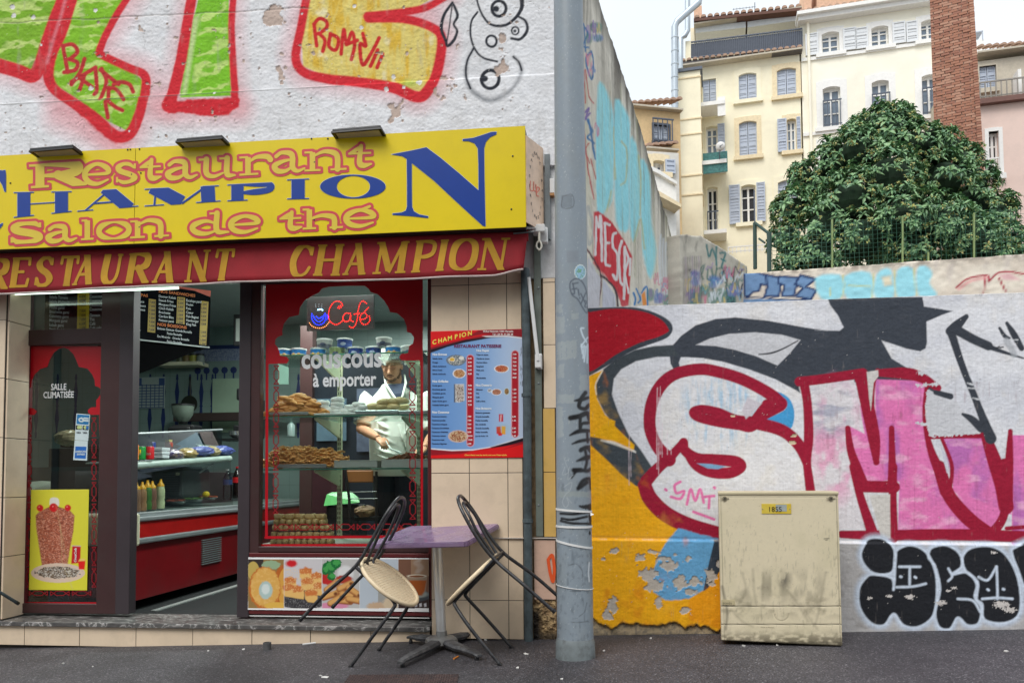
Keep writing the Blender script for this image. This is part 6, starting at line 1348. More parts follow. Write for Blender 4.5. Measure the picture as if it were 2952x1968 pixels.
def cigar(seed):
    r=random.Random(seed);pts=[];n=9;L=0.058
    for i in range(n): t=i/(n-1)*2-1;pts.append((t*L,r.uniform(-.002,.002)+0.006*(1-t*t),0.004*(1-t*t)))
    return me_of(bumpy(MB().tube(pts,[0.002+0.0145*math.sqrt(max(0,1-(i/(n-1)*2-1)**2)) for i in range(n)],9),0.0012,seed))
def twist(seed):
    r=random.Random(seed);pts=[];n=14;L=0.06
    for i in range(n): t=i/(n-1)*2-1;pts.append((t*L,0.013*math.sin(t*5+seed),0.008*math.cos(t*4+seed*2)))
    return me_of(MB().tube(pts,[0.003+0.0065*(1-(i/(n-1)*2-1)**4) for i in range(n)],6).tube([(p[0]*0.9,-p[1],p[2]*0.5-0.002) for p in pts],[0.003+0.006*(1-(i/(n-1)*2-1)**4) for i in range(n)],6))
def ring(seed): return me_of(bumpy(MB().tube([(0.033*math.cos(a),0.033*math.sin(a),0) for a in np.linspace(0,2*math.pi,15)[:-1]],0.018,8,closed=True).ball((0,0,0),(0.025,0.025,0.012),8,5),0.002,seed))
def bun(seed): return me_of(bumpy(MB().ball((0,0,0),(0.058,0.04,0.026),14,9),0.0015,seed))
def fold(seed): return me_of(bumpy(MB().box((0,0,0),(0.041,0.08,0.04),bev=0.012),0.0016,seed))
def put(me,mat,P,rot,label,cat,group,name='pastry'):
    if not me.materials: me.materials.append(mat)
    o=bpy.data.objects.new(name,me);COL.objects.link(o);o.location=P;o.rotation_euler=rot;tag(o,label,cat,group);return o
CG=[cigar(s) for s in range(5)];TW_=[twist(s) for s in range(6)];RG=[ring(s) for s in range(3)];BN=[bun(s) for s in range(3)];FD=[fold(s) for s in range(4)]
rr=random.Random(5)
def heap(xs,hs,Y0,Y1,zbase,step,mk,mat,label,cat,group,tilt=0.35,n_rows=4,lay=0.022,name='pastry'):
    for r_ in range(n_rows):
        Y=Y0+(Y1-Y0)*r_/max(1,n_rows-1);pl=YP(Y);k=0
        for px in np.arange(xs[0],xs[-1],step):
            h=np.interp(px,xs,hs)*(1-0.12*abs(r_-n_rows/2));n=int(h/lay)
            for j in range(n+1):
                u=pl.uv(px+rr.uniform(-6,6),1200)[0]
                if j < n-1 and r_ > 0: continue
                m=mk[rr.randrange(len(mk))];put(m,mat,(u,Y+rr.uniform(-.015,.015),zbase+0.012+j*lay),(rr.uniform(-.2,.2),rr.uniform(-tilt,tilt),rr.uniform(-.5,.5)),label,cat,group,name)
heap([775,810,830,862,900,935],[0.0,0.10,0.15,0.16,0.11,0.02],0.40,0.62,zS[1]+0.012,17,CG,MP[0],'golden brown cigar shaped pastry in the heap on the middle shelf','pastry','cigar pastries heaped at the left of the middle shelf',n_rows=3,lay=0.021)
heap([778,800,850,930,975,995],[0.05,0.13,0.15,0.13,0.1,0.0],0.40,0.6,zS[2]+0.016,17,TW_,MP[4],'fried twisted pastry in the heap on the lower shelf','pastry','fried twists heaped on the lower shelf',0.3,n_rows=3,lay=0.0165)
G3w=zz(760,940,4.9)
for i,(x,y) in enumerate(((840,1105),(835,1175),(840,1215),(1045,1065),(1040,1130),(1030,1185),(1040,1225),(1340,1130),(1230,1165),(1250,1210),(1170,1215),(1390,1165),(930,1222),(1350,1205))):
    q=G3w((x,y))[0];put(RG[i % 3],MP[2],YP(0.46).hit(*q)+Vector((0,0,0.012)),(rr.uniform(-.1,.1),rr.uniform(-.12,.12),rr.uniform(0,3)),'white sugar dusted cake, '+('top of the left stack','middle of the left stack','lower in the left stack','top of the tallest stack','second in the tallest stack','third in the tallest stack','bottom of the tallest stack','top of the right heap beside the tray','left edge of the right heap','middle of the right heap','lower left of the right heap','far right against the bun tray','between the two stacks at the bottom','half hidden behind the steel tray')[i],'cake','sugared cakes stacked on the middle shelf','sugared_cake')
for i,(x,y) in enumerate(((1540,1140),(1660,1145),(1830,1145),(1705,1075),(1860,1070),(1950,1060),(1960,1145),(1750,1150))):
    q=G3w((x,y))[0];put(BN[i % 3],MP[3],YP(0.47 if i < 6 else 0.6).hit(*q)+Vector((0,0,0.004)),(0,rr.uniform(-.2,.2),rr.uniform(-.5,.5)),'pale oval bun before the man, '+('leftmost in the bottom row','second in the bottom row','third in the bottom row','left one on top','middle one on top','right one on top','rightmost in the bottom row','behind the middle of the row')[i],'bun','pale buns on the tray','bread_bun')
pl=YP(0.40)
for row,(y,n_,x0,dx) in enumerate(((1560,10,792,18),(1540,10,794,17.5),(1520,10,796,17),(1503,8,800,19),(1488,5,806,30))):
    for k in range(n_):
        for Y in (0.40,0.5) if row > 2 else (0.40,):
            P=YP(Y).hit(x0+k*dx,y);put(FD[rr.randrange(4)],MP[5],(P.x,Y,P.z),(rr.uniform(-.15,.15),rr.uniform(-.15,.15),rr.uniform(-.1,.1)+(1.3 if row == 4 else 0)),'square folded pastry in the stack at the foot of the window','pastry','folded pastries stacked at the foot of the bakery window')
def tray(x0,x1,y0,y1,mat,lb,Y0=0.36,Y1=0.68):
    pl=YP(Y0);a=pl.uv(x0,y1);b=pl.uv(x1,y0);T=thing('baking_tray',lb,'tray',((a[0]+b[0])/2,Y0,a[1]),group='trays on the glass shelves');w,h=b[0]-a[0],b[1]-a[1];cx,cy=(a[0]+b[0])/2,(Y0+Y1)/2
    MB().box((cx,cy,a[1]+0.002),(w,Y1-Y0,0.004)).build('base',mat,T);m=MB()
    for c,d in (((cx,Y0,a[1]+h/2),(w,0.004,h)),((cx,Y1,a[1]+h/2),(w,0.004,h)),((a[0],cy,a[1]+h/2),(0.004,Y1-Y0-0.005,h)),((b[0],cy,a[1]+h/2),(0.004,Y1-Y0-0.005,h))): m.box(c,d)
    m.tube([(a[0],Y0-0.001,b[1]),(b[0],Y0-0.001,b[1])],0.004,6).build('rim',mat,T)
tray(776,888,1188,1196,M_ALU,'dark steel tray under the cigar pastries');tray(905,1025,1191,1196,M_WHITEP,'white tray under the sugared cakes');tray(1024,1146,1183,1193,M_ALU,'steel tray under the pale buns');tray(1150,1236,1184,1193,M_ALU,'steel tray beside the window edge on the middle shelf')
M_ENAM=flat((172,178,172),0.35,name='white_enamel');tray(798,940,1338,1348,M_ALU,'steel tray under the fried twists');tray(964,1087,1327,1347,M_ENAM,'empty white enamel tray in the middle of the lower shelf');tray(1100,1236,1324,1347,M_ENAM,'white enamel tray full of brown nut sweets')
m=MB();
for k in range(420):
    px=rr.uniform(1102,1236);hh=np.interp(px,(1100,1140,1175,1236),(0.01,0.05,0.075,0.05));Y=rr.uniform(0.38,0.66);m.ball(YP(Y).pt(YP(Y).uv(px,1320)[0],zS[2]+0.04+rr.uniform(0,1)*hh,0),rr.uniform(0.006,0.011),5,4)
o=m.build('nut_sweets',pbr('nut_sweets',(96,50,30),0.35,var=0.5,scale=60,col2=(160,110,70)),None);tag(o,'heap of glazed brown nut sweets in the white enamel tray','sweets',kind='stuff')
# led sign
LP_=YP(0.62);T=thing('led_sign','lit cafe sign of red and blue dots on a dark board in the window','sign',LP_.hit(980,950));MB().ppx(LP_,884,856,1078,948,-0.02,0.0,bev=0.003).build('board',pbr('smoked_board',(58,56,56),0.3,var=0.05),T)
def dots(pts,n,mat,name,r=0.0034,closed=False):
    q=np.array([p[:2] for p in cr(G7(*pts),12,closed)]);L=np.concatenate([[0],np.cumsum(np.hypot(*np.diff(q,axis=0).T))]);t=np.linspace(0,L[-1],n)
    m_=DOT[mat];[m_.ball(LP_.hit(float(np.interp(a,L,q[:,0])),float(np.interp(a,L,q[:,1])),0.004),r,6,4) for a in t]
DOT={k: MB() for k in ('r','b','a','w','l')}
for pts,n in ((((855,318),(835,330),(825,318),(850,305),(868,300),(852,275),(820,265),(782,285),(755,330),(745,390),(760,440),(800,468),(840,458),(872,430)),30),(((935,372),(895,370),(870,405),(885,440),(922,435),(938,385),(938,430),(958,442)),19),(((1075,285),(1045,263),(1018,290),(1002,350),(995,420),(978,472),(952,497),(928,485)),20),(((970,378),(1015,370)),4),(((1028,425),(1072,412),(1075,378),(1045,368),(1022,395),(1020,435),(1045,465),(1080,463),(1104,430),(1100,395)),20),(((1062,352),(1092,322)),4)): dots(pts,n,'r','x')
for pts,n in ((((600,375),(598,410),(622,455),(660,472),(702,455),(720,412),(716,372)),17),(((612,392),(630,425),(662,445),(696,420),(706,385)),13),(((640,400),(665,415),(690,400)),6),(((730,385),(740,405),(728,425)),4)): dots(pts,n,'b','x')
dots(((655,340),(680,335),(692,342)),4,'l','x',0.005);dots(((580,455),(600,480),(640,497),(685,497),(722,480),(748,450)),13,'a','x');dots(((635,318),(632,292)),3,'w','x',0.002);dots(((660,315),(662,290)),3,'w','x',0.002);dots(((686,318),(688,292)),3,'w','x',0.002)
for k,c,s,nm in (('r',(255,30,20),5.0,'red'),('b',(20,50,255),6.0,'blue'),('a',(255,150,80),3.0,'amber'),('w',(210,220,230),1.2,'white'),('l',(150,220,255),6.0,'pale_blue')): o=DOT[k].build(nm+'_dots',emitmat('glow_'+nm,c,s),T);tag(o,kind='stuff')
# things behind the shelves
T=thing('dark_partition','dark fridge doors and brown door frame behind the bakery window','partition',(-2.2,3.2,ZF));MB().ppx(YP(3.0),872,1018,1300,1540,-0.3,0).build('fridge',pbr('dark_fridge',(30,36,44),0.3),T);MB().ppx(YP(2.95),868,940,900,1500,-0.1,0.02).build('door_post',M_BROWN,T);MB().ppx(YP(2.9),900,1330,985,1480,-0.1,0).build('panel',pbr('plum_panel',(58,22,30),0.5),T);MB().ppx(YP(2.98),915,1150,1000,1270,0,0.02).build('glass_door',pbr('blue_grey_glass',(84,104,118),0.15),T);MB().ppx(YP(2.97),1030,1120,1180,1300,0,0.02).build('poster',pbr('abstract_print',(50,50,66),0.4,var=0.5,scale=3,col2=(100,110,130)),T)
T=thing('wall_paper','pale green notice sheet hanging at the left behind the bakery window','notice',YP(1.9).hit(815,1110));MB().ppx(YP(1.9),803,1020,832,1107,0,0.01).build('sheet',flat((150,190,174),0.6),T)
T=thing('waste_bin','black bin with a bright green swing lid','bin',HY(985,1560,1.5));P=T.location
MB().ppx(YP(1.5),938,1455,1034,1640,-0.25,0,bev=0.02).build('bin_body',M_BLACK,T);MB().add([HY(933,1457,1.44),HY(1037,1448,1.44),HY(1037,1436,1.7),HY(950,1452,1.76),HY(942,1424,1.52),HY(958,1418,1.56),HY(1012,1416,1.56),HY(1032,1432,1.52)],[(0,1,7,6,5,4),(0,4,5,3),(5,6,2,3),(6,7,1,2)]).build('lid',flat((84,168,90),0.4),T)
T=thing('metal_chair','indoor chair with a brown backrest and thin steel rails behind the glass','chair',HY(1045,1600,1.25));MB().tube([HY(996,1358,1.2),HY(1006,1430,1.2),HY(1014,1560,1.2)],0.012,8).tube([HY(1085,1358,1.25),HY(1086,1560,1.25)],0.012,8).build('frame',M_BLACK,T,True);MB().ppx(YP(1.22),998,1356,1075,1390,-0.02,0,bev=0.008).build('backrest',flat((150,92,44),0.5),T);MB().tube([HY(1008,1418,1.22),HY(1086,1416,1.22)],0.004,6).tube([HY(1010,1437,1.22),HY(1088,1436,1.22)],0.004,6).build('rails',M_CHROME,T)
MB().ppx(YP(1.24),1020,1488,1092,1500,-0.3,0,bev=0.01).build('seat',M_BLACK,T)
T=thing('paper_bag','crumpled brown paper bag on the indoor chair','bag',HY(1055,1488,1.3));m=MB().ball((0,0,0.04),(0.1,0.09,0.05),12,8);bumpy(m,0.01,3).build('bag',pbr('brown_paper',(140,108,76),0.7,var=0.2),T,world=False)
T=thing('red_crate','bright red plastic crate behind the purple table corner','crate',HY(1140,1560,0.75));MB().ppx(YP(0.62),1112,1524,1200,1562,-0.14,0,bev=0.006).build('crate',flat((206,60,30),0.4),T)
T=thing('pump_bottle','clear pump dispenser bottle behind the middle shelf','bottle',HY(839,1235,1.9));MB().lathe((0,0,-0.07),[(0.035,0),(0.035,0.1),(0.012,0.13),(0.012,0.15)],14).box((-0.01,0,0.09),(0.05,0.012,0.012)).build('bottle',flat((150,170,168),0.3),T,True,world=False)
# ================================================================== the man behind the bakery window
def remeshed(name,m,mat,parent,vox=0.006,sm=6):
    me=bpy.data.meshes.new(name);me.from_pydata([tuple(v) for v in m.V],[],m.F)
    bm=bmesh.new();bm.from_mesh(me);bmesh.ops.recalc_face_normals(bm,faces=bm.faces);bm.to_mesh(me);bm.free()
    o=bpy.data.objects.new('tmp',me);COL.objects.link(o)
    r=o.modifiers.new('r','REMESH');r.mode='VOXEL';r.voxel_size=vox
    s=o.modifiers.new('s','SMOOTH');s.iterations=sm;s.factor=0.5
    dg=bpy.context.evaluated_depsgraph_get();dg.update();n=bpy.data.meshes.new_from_object(o.evaluated_get(dg));n.name=name
    bpy.data.objects.remove(o);n.materials.clear()
    return place(name,n,mat,parent,True)
YM=1.30
def MP_(px,py,dy=0.0): return HY(px,py,YM+dy)
M_SKIN=pbr('skin',(202,146,114),0.5,var=0.06,scale=8);M_COAT=pbr('white_coat',(230,234,224),0.75,var=0.04,scale=4,bump=0.2,bscale=60);M_HAIR=pbr('dark_hair',(34,26,22),0.7,var=0.3,scale=60,bump=0.6,bscale=150)
MAN=thing('person','man in a white short sleeved coat and white cap bending over the trays with tongs','person',MP_(1130,1640))
s1_=1/ (2200/6.28)
hd=MP_(1130,1055);cR=Matrix.Rotation(math.radians(24),3,'X')          # head bowed forward
def H(x,y,z): return hd+cR @ Vector((x,y,z))
b=MB()
b.ball(H(0,0.01,0.035),(0.081,0.096,0.103),24,16,cR).ball(H(0,-0.018,-0.045),(0.068,0.072,0.073),20,12,cR).ball(H(0,-0.068,-0.088),(0.03,0.026,0.026),12,8)
b.tube([H(0,-0.088,0.02),H(0,-0.105,-0.008),H(0,-0.122,-0.03)],[0.008,0.012,0.015],10).ball(H(-0.013,-0.106,-0.034),0.009,8,6).ball(H(0.013,-0.106,-0.034),0.009,8,6)
b.ball(H(-0.03,-0.074,0.028),(0.026,0.016,0.010),10,6).ball(H(0.03,-0.074,0.028),(0.026,0.016,0.010),10,6).ball(H(-0.042,-0.062,-0.018),(0.022,0.022,0.024),10,6).ball(H(0.042,-0.062,-0.018),(0.022,0.022,0.024),10,6)
b.ball(H(0,-0.086,-0.062),(0.024,0.012,0.008),10,6)
for s in (-1,1): b.ball(H(s*0.080,0.012,-0.005),(0.011,0.024,0.034),10,8,cR)
b.tube([H(0,0.03,-0.03),H(0,0.05,-0.12),MP_(1128,1128,0.06),MP_(1128,1160,0.08)],[0.058,0.06,0.066,0.09],16)
# right arm (left in the picture) bent, hand over the tray; left arm hidden behind the film
SR,ER,WR=MP_(1062,1150,0.06),MP_(1042,1235,-0.02),MP_(1090,1262,-0.2)
b.tube([SR,(SR+ER)/2,ER,ER.lerp(WR,.35),ER.lerp(WR,.75),WR],[0.058,0.052,0.046,0.044,0.034,0.028],14).ball(ER,0.046,12,8)
SL,EL,WL=MP_(1222,1150,0.08),MP_(1252,1245,0.05),MP_(1225,1290,-0.14)
b.tube([SL,(SL+EL)/2,EL,EL.lerp(WL,.5),WL],[0.058,0.052,0.046,0.042,0.028],14)
def hand(W,d,up,curl=1.0,side=1):
    d=d.normalized();n=(up-d*up.dot(d)).normalized();s=d.cross(n)*side
    b.box(W+d*0.045,(0.001,0.001,0.001));Rm=Matrix((s,d,n)).transposed();b.ball(W+d*0.045,(0.043,0.052,0.018),12,8,Rm)
    for k,(o_,L) in enumerate(((-.032,.064),(-.011,.074),(.011,.070),(.031,.056))):
        p0=W+d*0.075+s*o_;p1=p0+(d*0.8-n*0.35*curl)*L*.45;p2=p1+(d*0.35-n*0.9*curl)*L*.35;p3=p2+(-d*0.2*curl-n*0.9)*L*.28
        b.tube([p0-d*0.02,p0,p1,p2,p3],[0.010,0.0098,0.0088,0.0080,0.0068],8)
    t0=W+d*0.02-s*0.035;b.tube([t0,t0-s*0.022+d*0.022-n*0.012,t0-s*0.018+d*0.05-n*0.03,t0-s*0.004+d*0.068-n*0.04],[0.013,0.0125,0.011,0.008],8)
dh=(MP_(1122,1290,-0.27)-WR);hand(WR,dh,Vector((0.1,-0.45,1)),1.0,1);hand(WL,MP_(1200,1310,-0.24)-WL,Vector((0,-0.4,1)),0.8,-1)
remeshed('body',b,M_SKIN,MAN,0.0052,5)
# coat
c=MB();tz0=MP_(1130,1345);
def ringp(px,py,dy,rx,ry): return (MP_(px,py,dy),rx,ry)
rings=[ringp(1140,1372,0.12,.20,.14),ringp(1142,1330,0.09,.225,.165),ringp(1142,1260,0.07,.23,.165),ringp(1141,1200,0.07,.235,.15),ringp(1140,1160,0.07,.225,.13),ringp(1140,1140,0.08,.185,.115),ringp(1136,1122,0.08,.125,.095),ringp(1132,1108,0.07,.088,.082),ringp(1130,1096,0.05,.072,.072)]
def loft(m,rings,n=28):
    V=[]
    for P,rx,ry in rings:
        for k in range(n): a=2*math.pi*k/n;V.append(P+Vector((rx*math.cos(a),ry*math.sin(a),0)))
    Fc=[(i*n+k,i*n+(k+1) % n,(i+1)*n+(k+1) % n,(i+1)*n+k) for i in range(len(rings)-1) for k in range(n)]+[tuple(reversed(range(n))),tuple((len(rings)-1)*n+k for k in range(n))]
    return m.add(V,Fc)
loft(c,rings[:-1])
for S,E in ((SR,ER),(SL,EL)): c.tube([S+Vector((0.02 if S is SR else -0.02,0,0.02)),S,S.lerp(E,.4),S.lerp(E,.86)],[0.075,0.078,0.074,0.08],18)
rr=random.Random(9)
for (a0,a1,rad) in (((1085,1215),(1130,1240),.016),((1075,1235),(1150,1262),.014),((1095,1180),(1120,1212),.012),((1150,1225),(1170,1290),.010),((1080,1290),(1140,1310),.016),((1075,1305),(1130,1325),.014),((1060,1165),(1085,1205),.014),((1190,1200),(1170,1250),.012),((1100,1255),(1150,1285),.012)):
    c.tube([MP_(*a0,-0.085),MP_((a0[0]+a1[0])/2,(a0[1]+a1[1])/2+3,-0.088),MP_(*a1,-0.075)],[rad*.5,rad,rad*.5],8)
remeshed('coat',c,M_COAT,MAN,0.0075,5)
l=MB()      # crossed collar lapels and navy undershirt
def strip(pts,w,th=0.012):
    m=MB();
    return m.tube(pts,[w]*len(pts),8)
vz=-0.085
MB().add([MP_(1117,1108,-0.035),MP_(1166,1104,-0.035),MP_(1160,1132,-0.092),MP_(1153,1160,-0.1),MP_(1134,1136,-0.095)],[(0,4,3,2,1)]).build('undershirt',flat((44,54,76),0.8),MAN)
for q in (((1108,1082,0.03),(1112,1106,-0.035),(1132,1138,-0.092),(1152,1163,-0.102),(1172,1205,-0.1)),((1166,1080,0.03),(1170,1104,-0.035),(1163,1134,-0.09),(1153,1163,-0.102),(1130,1190,-0.1))):
    MB().tube([MP_(*p) for p in q],[0.007,0.010,0.011,0.009,0.004],8).build('lapel',M_COAT,MAN,True)
MB().tube([MP_(1168,1210,-0.098),MP_(1172,1262,-0.104),MP_(1174,1330,-0.09)],0.004,6).build('placket',flat((150,156,146),0.8),MAN,True)
MB().tube([MP_(1112,1362,0.12),MP_(1112,1480,0.14),MP_(1110,1640,0.16)],[0.115,0.095,0.07],14).tube([MP_(1172,1362,0.12),MP_(1174,1480,0.14),MP_(1176,1640,0.16)],[0.115,0.095,0.07],14).build('trousers',pbr('navy_trousers',(26,30,44),0.8),MAN)
# cap, hair, beard, features
hc=MB();hc.ball(H(0,0.022,0.048),(0.080,0.099,0.100),22,14,cR);o=remeshed('hair',hc,M_HAIR,MAN,0.006,2)
for v in o.data.vertices:
    q=cR.inverted() @ (v.co-hd)
    if q.y < -0.055 and q.z < 0.085: v.co=hd+cR @ Vector((q.x,q.y+0.03,q.z+0.012))
cp=MB();loft(cp,[(H(0,0.012,0.088),.088,.104),(H(0,0.012,0.10),.090,.106),(H(0,0.02,0.135),.088,.10),(H(0,0.03,0.152),.07,.085)]);cp.tube([H(-0.09,-0.03,0.082),H(-0.05,-0.09,0.085),H(0,-0.108,0.086),H(0.05,-0.09,0.085),H(0.09,-0.03,0.082)],0.012,8)
cp.build('cap',M_COAT,MAN,True)
for s in (-1,1):
    MB().ball(H(s*0.031,-0.0775,0.006),(0.0145,0.010,0.0055),10,6,cR).build('eyelid',pbr('lid_skin',(172,120,94),0.5),MAN,True);MB().tube([H(s*0.017,-0.091,-0.001),H(s*0.032,-0.092,-0.005),H(s*0.046,-0.083,-0.001)],0.0014,6).build('eyelash',M_HAIR,MAN)
    MB().tube([H(s*0.010,-0.094,0.028),H(s*0.030,-0.094,0.035),H(s*0.052,-0.078,0.028)],[0.003,0.0042,0.002],6).build('eyebrow',M_HAIR,MAN,True)
MB().tube([H(-0.03,-0.092,-0.06),H(-0.012,-0.104,-0.048),H(0.012,-0.104,-0.048),H(0.03,-0.092,-0.06)],[0.002,0.004,0.004,0.002],8).build('moustache',M_HAIR,MAN,True)
MB().tube([H(-0.018,-0.098,-0.063),H(0,-0.103,-0.061),H(0.018,-0.098,-0.063)],[0.003,0.004,0.003],6).build('mouth',pbr('lips',(130,70,62),0.5),MAN,True)
bd_=MB();bd_.ball(H(0,-0.052,-0.096),(0.042,0.042,0.026),16,10,cR)
for s in (-1,1): bd_.tube([H(s*0.07,-0.005,-0.02),H(s*0.064,-0.02,-0.06),H(s*0.045,-0.045,-0.09)],[0.008,0.015,0.02],8)
remeshed('beard',bd_,pbr('beard_stubble',(112,82,66),0.8,var=0.3,scale=120),MAN,0.005,3)
tg=thing('serving_tongs','white plastic tongs in the hand of the man in the window','tongs',MP_(1120,1285,-0.3));MB().tube([MP_(1112,1270,-0.29),MP_(1124,1292,-0.31),MP_(1156,1304,-0.34)],0.005,8).build('arm',M_WHITEP,tg,True);MB().tube([MP_(1114,1276,-0.27),MP_(1130,1294,-0.3),MP_(1154,1307,-0.34)],0.004,8).build('arm',M_WHITEP,tg,True)
# ================================================================== posters, pole, cabinet, furniture
M_PRINT=paintmat('printed_sheet',0.35,0.0,mott=0.01,spec=0.5)
def sheet(name,pl,x0,y0,x1,y1,step,fn,parent,out,base=(255,255,255),thick=0.003,mat=None):
    a=pl.uv(x0,y1);b=pl.uv(x1,y0);k=(b[0]-a[0])/(x1-x0)*step
    return relief(name,pl,a[0],b[0],a[1],b[1],k,k,base,fn,mat or M_PRINT,parent,thick=thick-out,out=out)
def surf(name,P,fn,mat,parent,base,front=None,closed=False):
    """painted surface from a grid of points; marks only on the side given by front"""
    P=np.array(P);X,Y=proj(P.reshape(-1,3));X=X.reshape(P.shape[:2]);Y=Y.reshape(P.shape[:2])
    if front is not None: X=np.where(front,X,-5000.0)
    pt=Paint(X,Y,X,Y,base);fn(pt);nv,nu=X.shape;n=nu*nv
    N=np.cross(np.gradient(P,axis=1),np.gradient(P,axis=0));N /= np.linalg.norm(N,axis=2,keepdims=True)+1e-9
    P=P+N*pt.H[...,None];idx=np.arange(n).reshape(nv,nu);q=np.stack([idx[:-1,:-1],idx[:-1,1:],idx[1:,1:],idx[1:,:-1]],-1).reshape(-1,4)
    me=bpy.data.meshes.new(name);me.from_pydata(P.reshape(-1,3).tolist(),[],q.tolist());me.update()
    C=np.ones((n,4),np.float32);C[:,:3]=np.clip(pt.C,0,1).reshape(-1,3);ca=me.color_attributes.new('paint','FLOAT_COLOR','POINT');ca.data.foreach_set('color',C.ravel())
    return place(name,me,mat,parent,True)
# ---------- menu poster on the pier
ZM=zz(1240,940,4.0214)
def p_menu(p):
    X,Y=p.X,p.Y
    p.blend((150,184,224),np.clip((X-1270)/200,0,1));p.blend((196,208,226),np.clip((X-1400)/110,0,1)*0.8)
    R,DR,BK,Wh=(226,22,26),(150,20,34),(30,16,30),(236,236,240)
    p.fill(ZM((-50,-50),(1200,-50),(1200,165),(1090,140),(900,125),(700,135),(400,190),(200,240),(-50,330)),BK,soft=1);p.fill(ZM((-50,-50),(1200,-50),(1200,150),(1090,128),(900,115),(700,118),(400,160),(200,215),(-50,285)),DR,soft=1)
    p.fill(ZM((600,112),(900,108),(1200,148),(1200,160),(900,124),(650,126)),Wh,soft=1)
    p.fill(ZM((-50,-50),(1200,-50),(1200,40),(1080,60),(900,66),(700,92),(400,150),(150,205),(-50,262)),R,soft=1);p.fill(ZM((560,50),(700,30),(1200,30),(1200,110),(900,88),(600,96),(420,130)),DR,soft=2)
    p.fill(ZM((-50,1405),(0,1412),(250,1430),(500,1425),(700,1395),(900,1335),(1200,1250),(1200,1600),(-50,1600)),Wh,soft=1);p.fill(ZM((-50,1420),(250,1445),(500,1438),(700,1405),(900,1352),(1200,1262),(1200,1600),(-50,1600)),DR,soft=1)
    p.fill(ZM((700,1400),(900,1345),(1200,1255),(1200,1300),(950,1370),(750,1430)),BK,soft=1.5);p.fill(ZM((-50,1500),(300,1480),(600,1470),(800,1440),(1200,1330),(1200,1600),(-50,1600)),R,soft=1.5);p.fill(ZM((500,1440),(800,1400),(1000,1370),(700,1480),(300,1500)),R,soft=2)
    for (x,y0,y1) in ((466,335,1390),(985,285,1285)):
        p.stroke(ZM((x,y0+38),(x,y1-38)),22,(236,170,170),smooth=1);p.stroke(ZM((x,y0+38),(x,y1-38)),19,(176,22,40),smooth=1)
    def plate(x,y,rx,ry,c1,c2,rim=(226,226,228)):
        a=np.hypot((X-(1240+x/4.02))/(rx/4.02),(Y-(940+y/4.02))/(ry/4.02));p.blend(rim,(a < 1)*1.0);n=fbm(X/2.2,Y/2.2,int(x));b=(a < 0.84);p.blend(c1,b*1.0);p.blend(c2,b*np.clip((n-0.45)*8,0,1))
    plate(300,395,115,65,(96,104,110),(190,190,180),(110,124,140));plate(255,385,34,26,(220,170,60),(230,190,90),(236,236,230));plate(362,368,30,22,(216,216,200),(226,226,220));plate(337,548,76,55,(200,156,110),(160,104,60))
    p.fill(ZM((283,670),(392,668),(400,860),(340,885),(285,880)),(206,206,206),soft=1);p.fill(ZM((290,680),(385,680),(372,860),(315,870)),(200,190,180));p.blend((110,90,80),((X > 1312) & (X < 1336) & (Y > 1108) & (Y < 1158))*np.clip((fbm(X/2,Y/2,9)-0.5)*8,0,1));p.fill(ZM((278,672),(288,672),(290,880),(278,880)),(40,40,44))
    plate(828,493,88,46,(170,70,50),(210,140,90));plate(770,762,60,38,(190,130,100),(140,90,70));plate(690,745,25,22,(70,70,80),(200,200,200));plate(887,755,30,40,(170,130,80),(120,90,60),(200,214,190));plate(325,1275,118,72,(150,80,50),(214,190,150),(206,180,170))
    p.fill(ZM((798,1018),(846,1018),(848,1105),(798,1105)),(196,24,40));p.stroke(ZM((822,1030),(818,1095)),2,(230,226,226));p.fill(ZM((768,1165),(815,1160),(825,1250),(770,1245)),(206,40,34),soft=1.5);p.fill(ZM((828,1155),(875,1160),(872,1255),(828,1250)),(236,160,30),soft=1.5);p.fill(ZM((785,1250),(810,1230),(838,1245),(830,1268),(795,1268)),(214,30,30));p.blend((150,190,120),np.clip(1-np.hypot((X-1452)/26,(Y-1235)/18),0,1)*0.3)
    p.blend((90,96,104),smooth01((fbm(X/3,Y/16,61)-0.5)*9)*(X > 1500)*(Y > 990)*(Y < 1120)*0.8)
MP1=thing('menu_poster','blue and red menu poster with prices on the tiled pier right of the bakery window','poster',FAC.hit(1376,1320))
sheet('printed_sheet',FAC,1243,948,1508,1321,1.25,p_menu,MP1,0.006,(104,150,208))
def mt(s,x,y,h,col,sx=1.0,bold=0.02,dy=0.0,sp=1.0): text('print',s,FAC,1240+x/4.0214,940+y/4.0214,h,flat(col,0.5),MP1,0.0075,sx=sx,bold=bold,dydx=dy,sp=sp)
for i,chh in enumerate('CHAMPION'): text('print',chh,FAC,1240+(28,94,150,206,286,340,366,436)[i]/4.02,940+(216,200,186,172,152,139,132,115)[i]/4.02,13,flat((246,224,90),0.5),MP1,0.008,bold=0.03,dydx=-0.25,sx=0.95)
mt('RESTAURANT PATISSERIE',278,250,9,(110,20,80),0.98,0.04);mt('39,Rue Nationale 13001 Marseille',614,72,5.4,(244,236,230),0.86,0.02);mt('Tél : 04 91 91 88 38',722,107,5.6,(244,236,230),0.95,0.02);mt('Chers clients tous les garnis sont avec frites+salade',402,1500,4.6,(250,214,90),0.93,0.02)
for s,x,y in (('Nos Entrees',30,340),('Nos Grillades',28,652),('Nos Couscous',24,1008),('Nos Repas',538,296),('Nos Desserts',530,696),('Nos Boissons',528,965)): mt(s,x,y,6.4,(226,232,236),0.95,0.045)
DKB=(24,34,70)
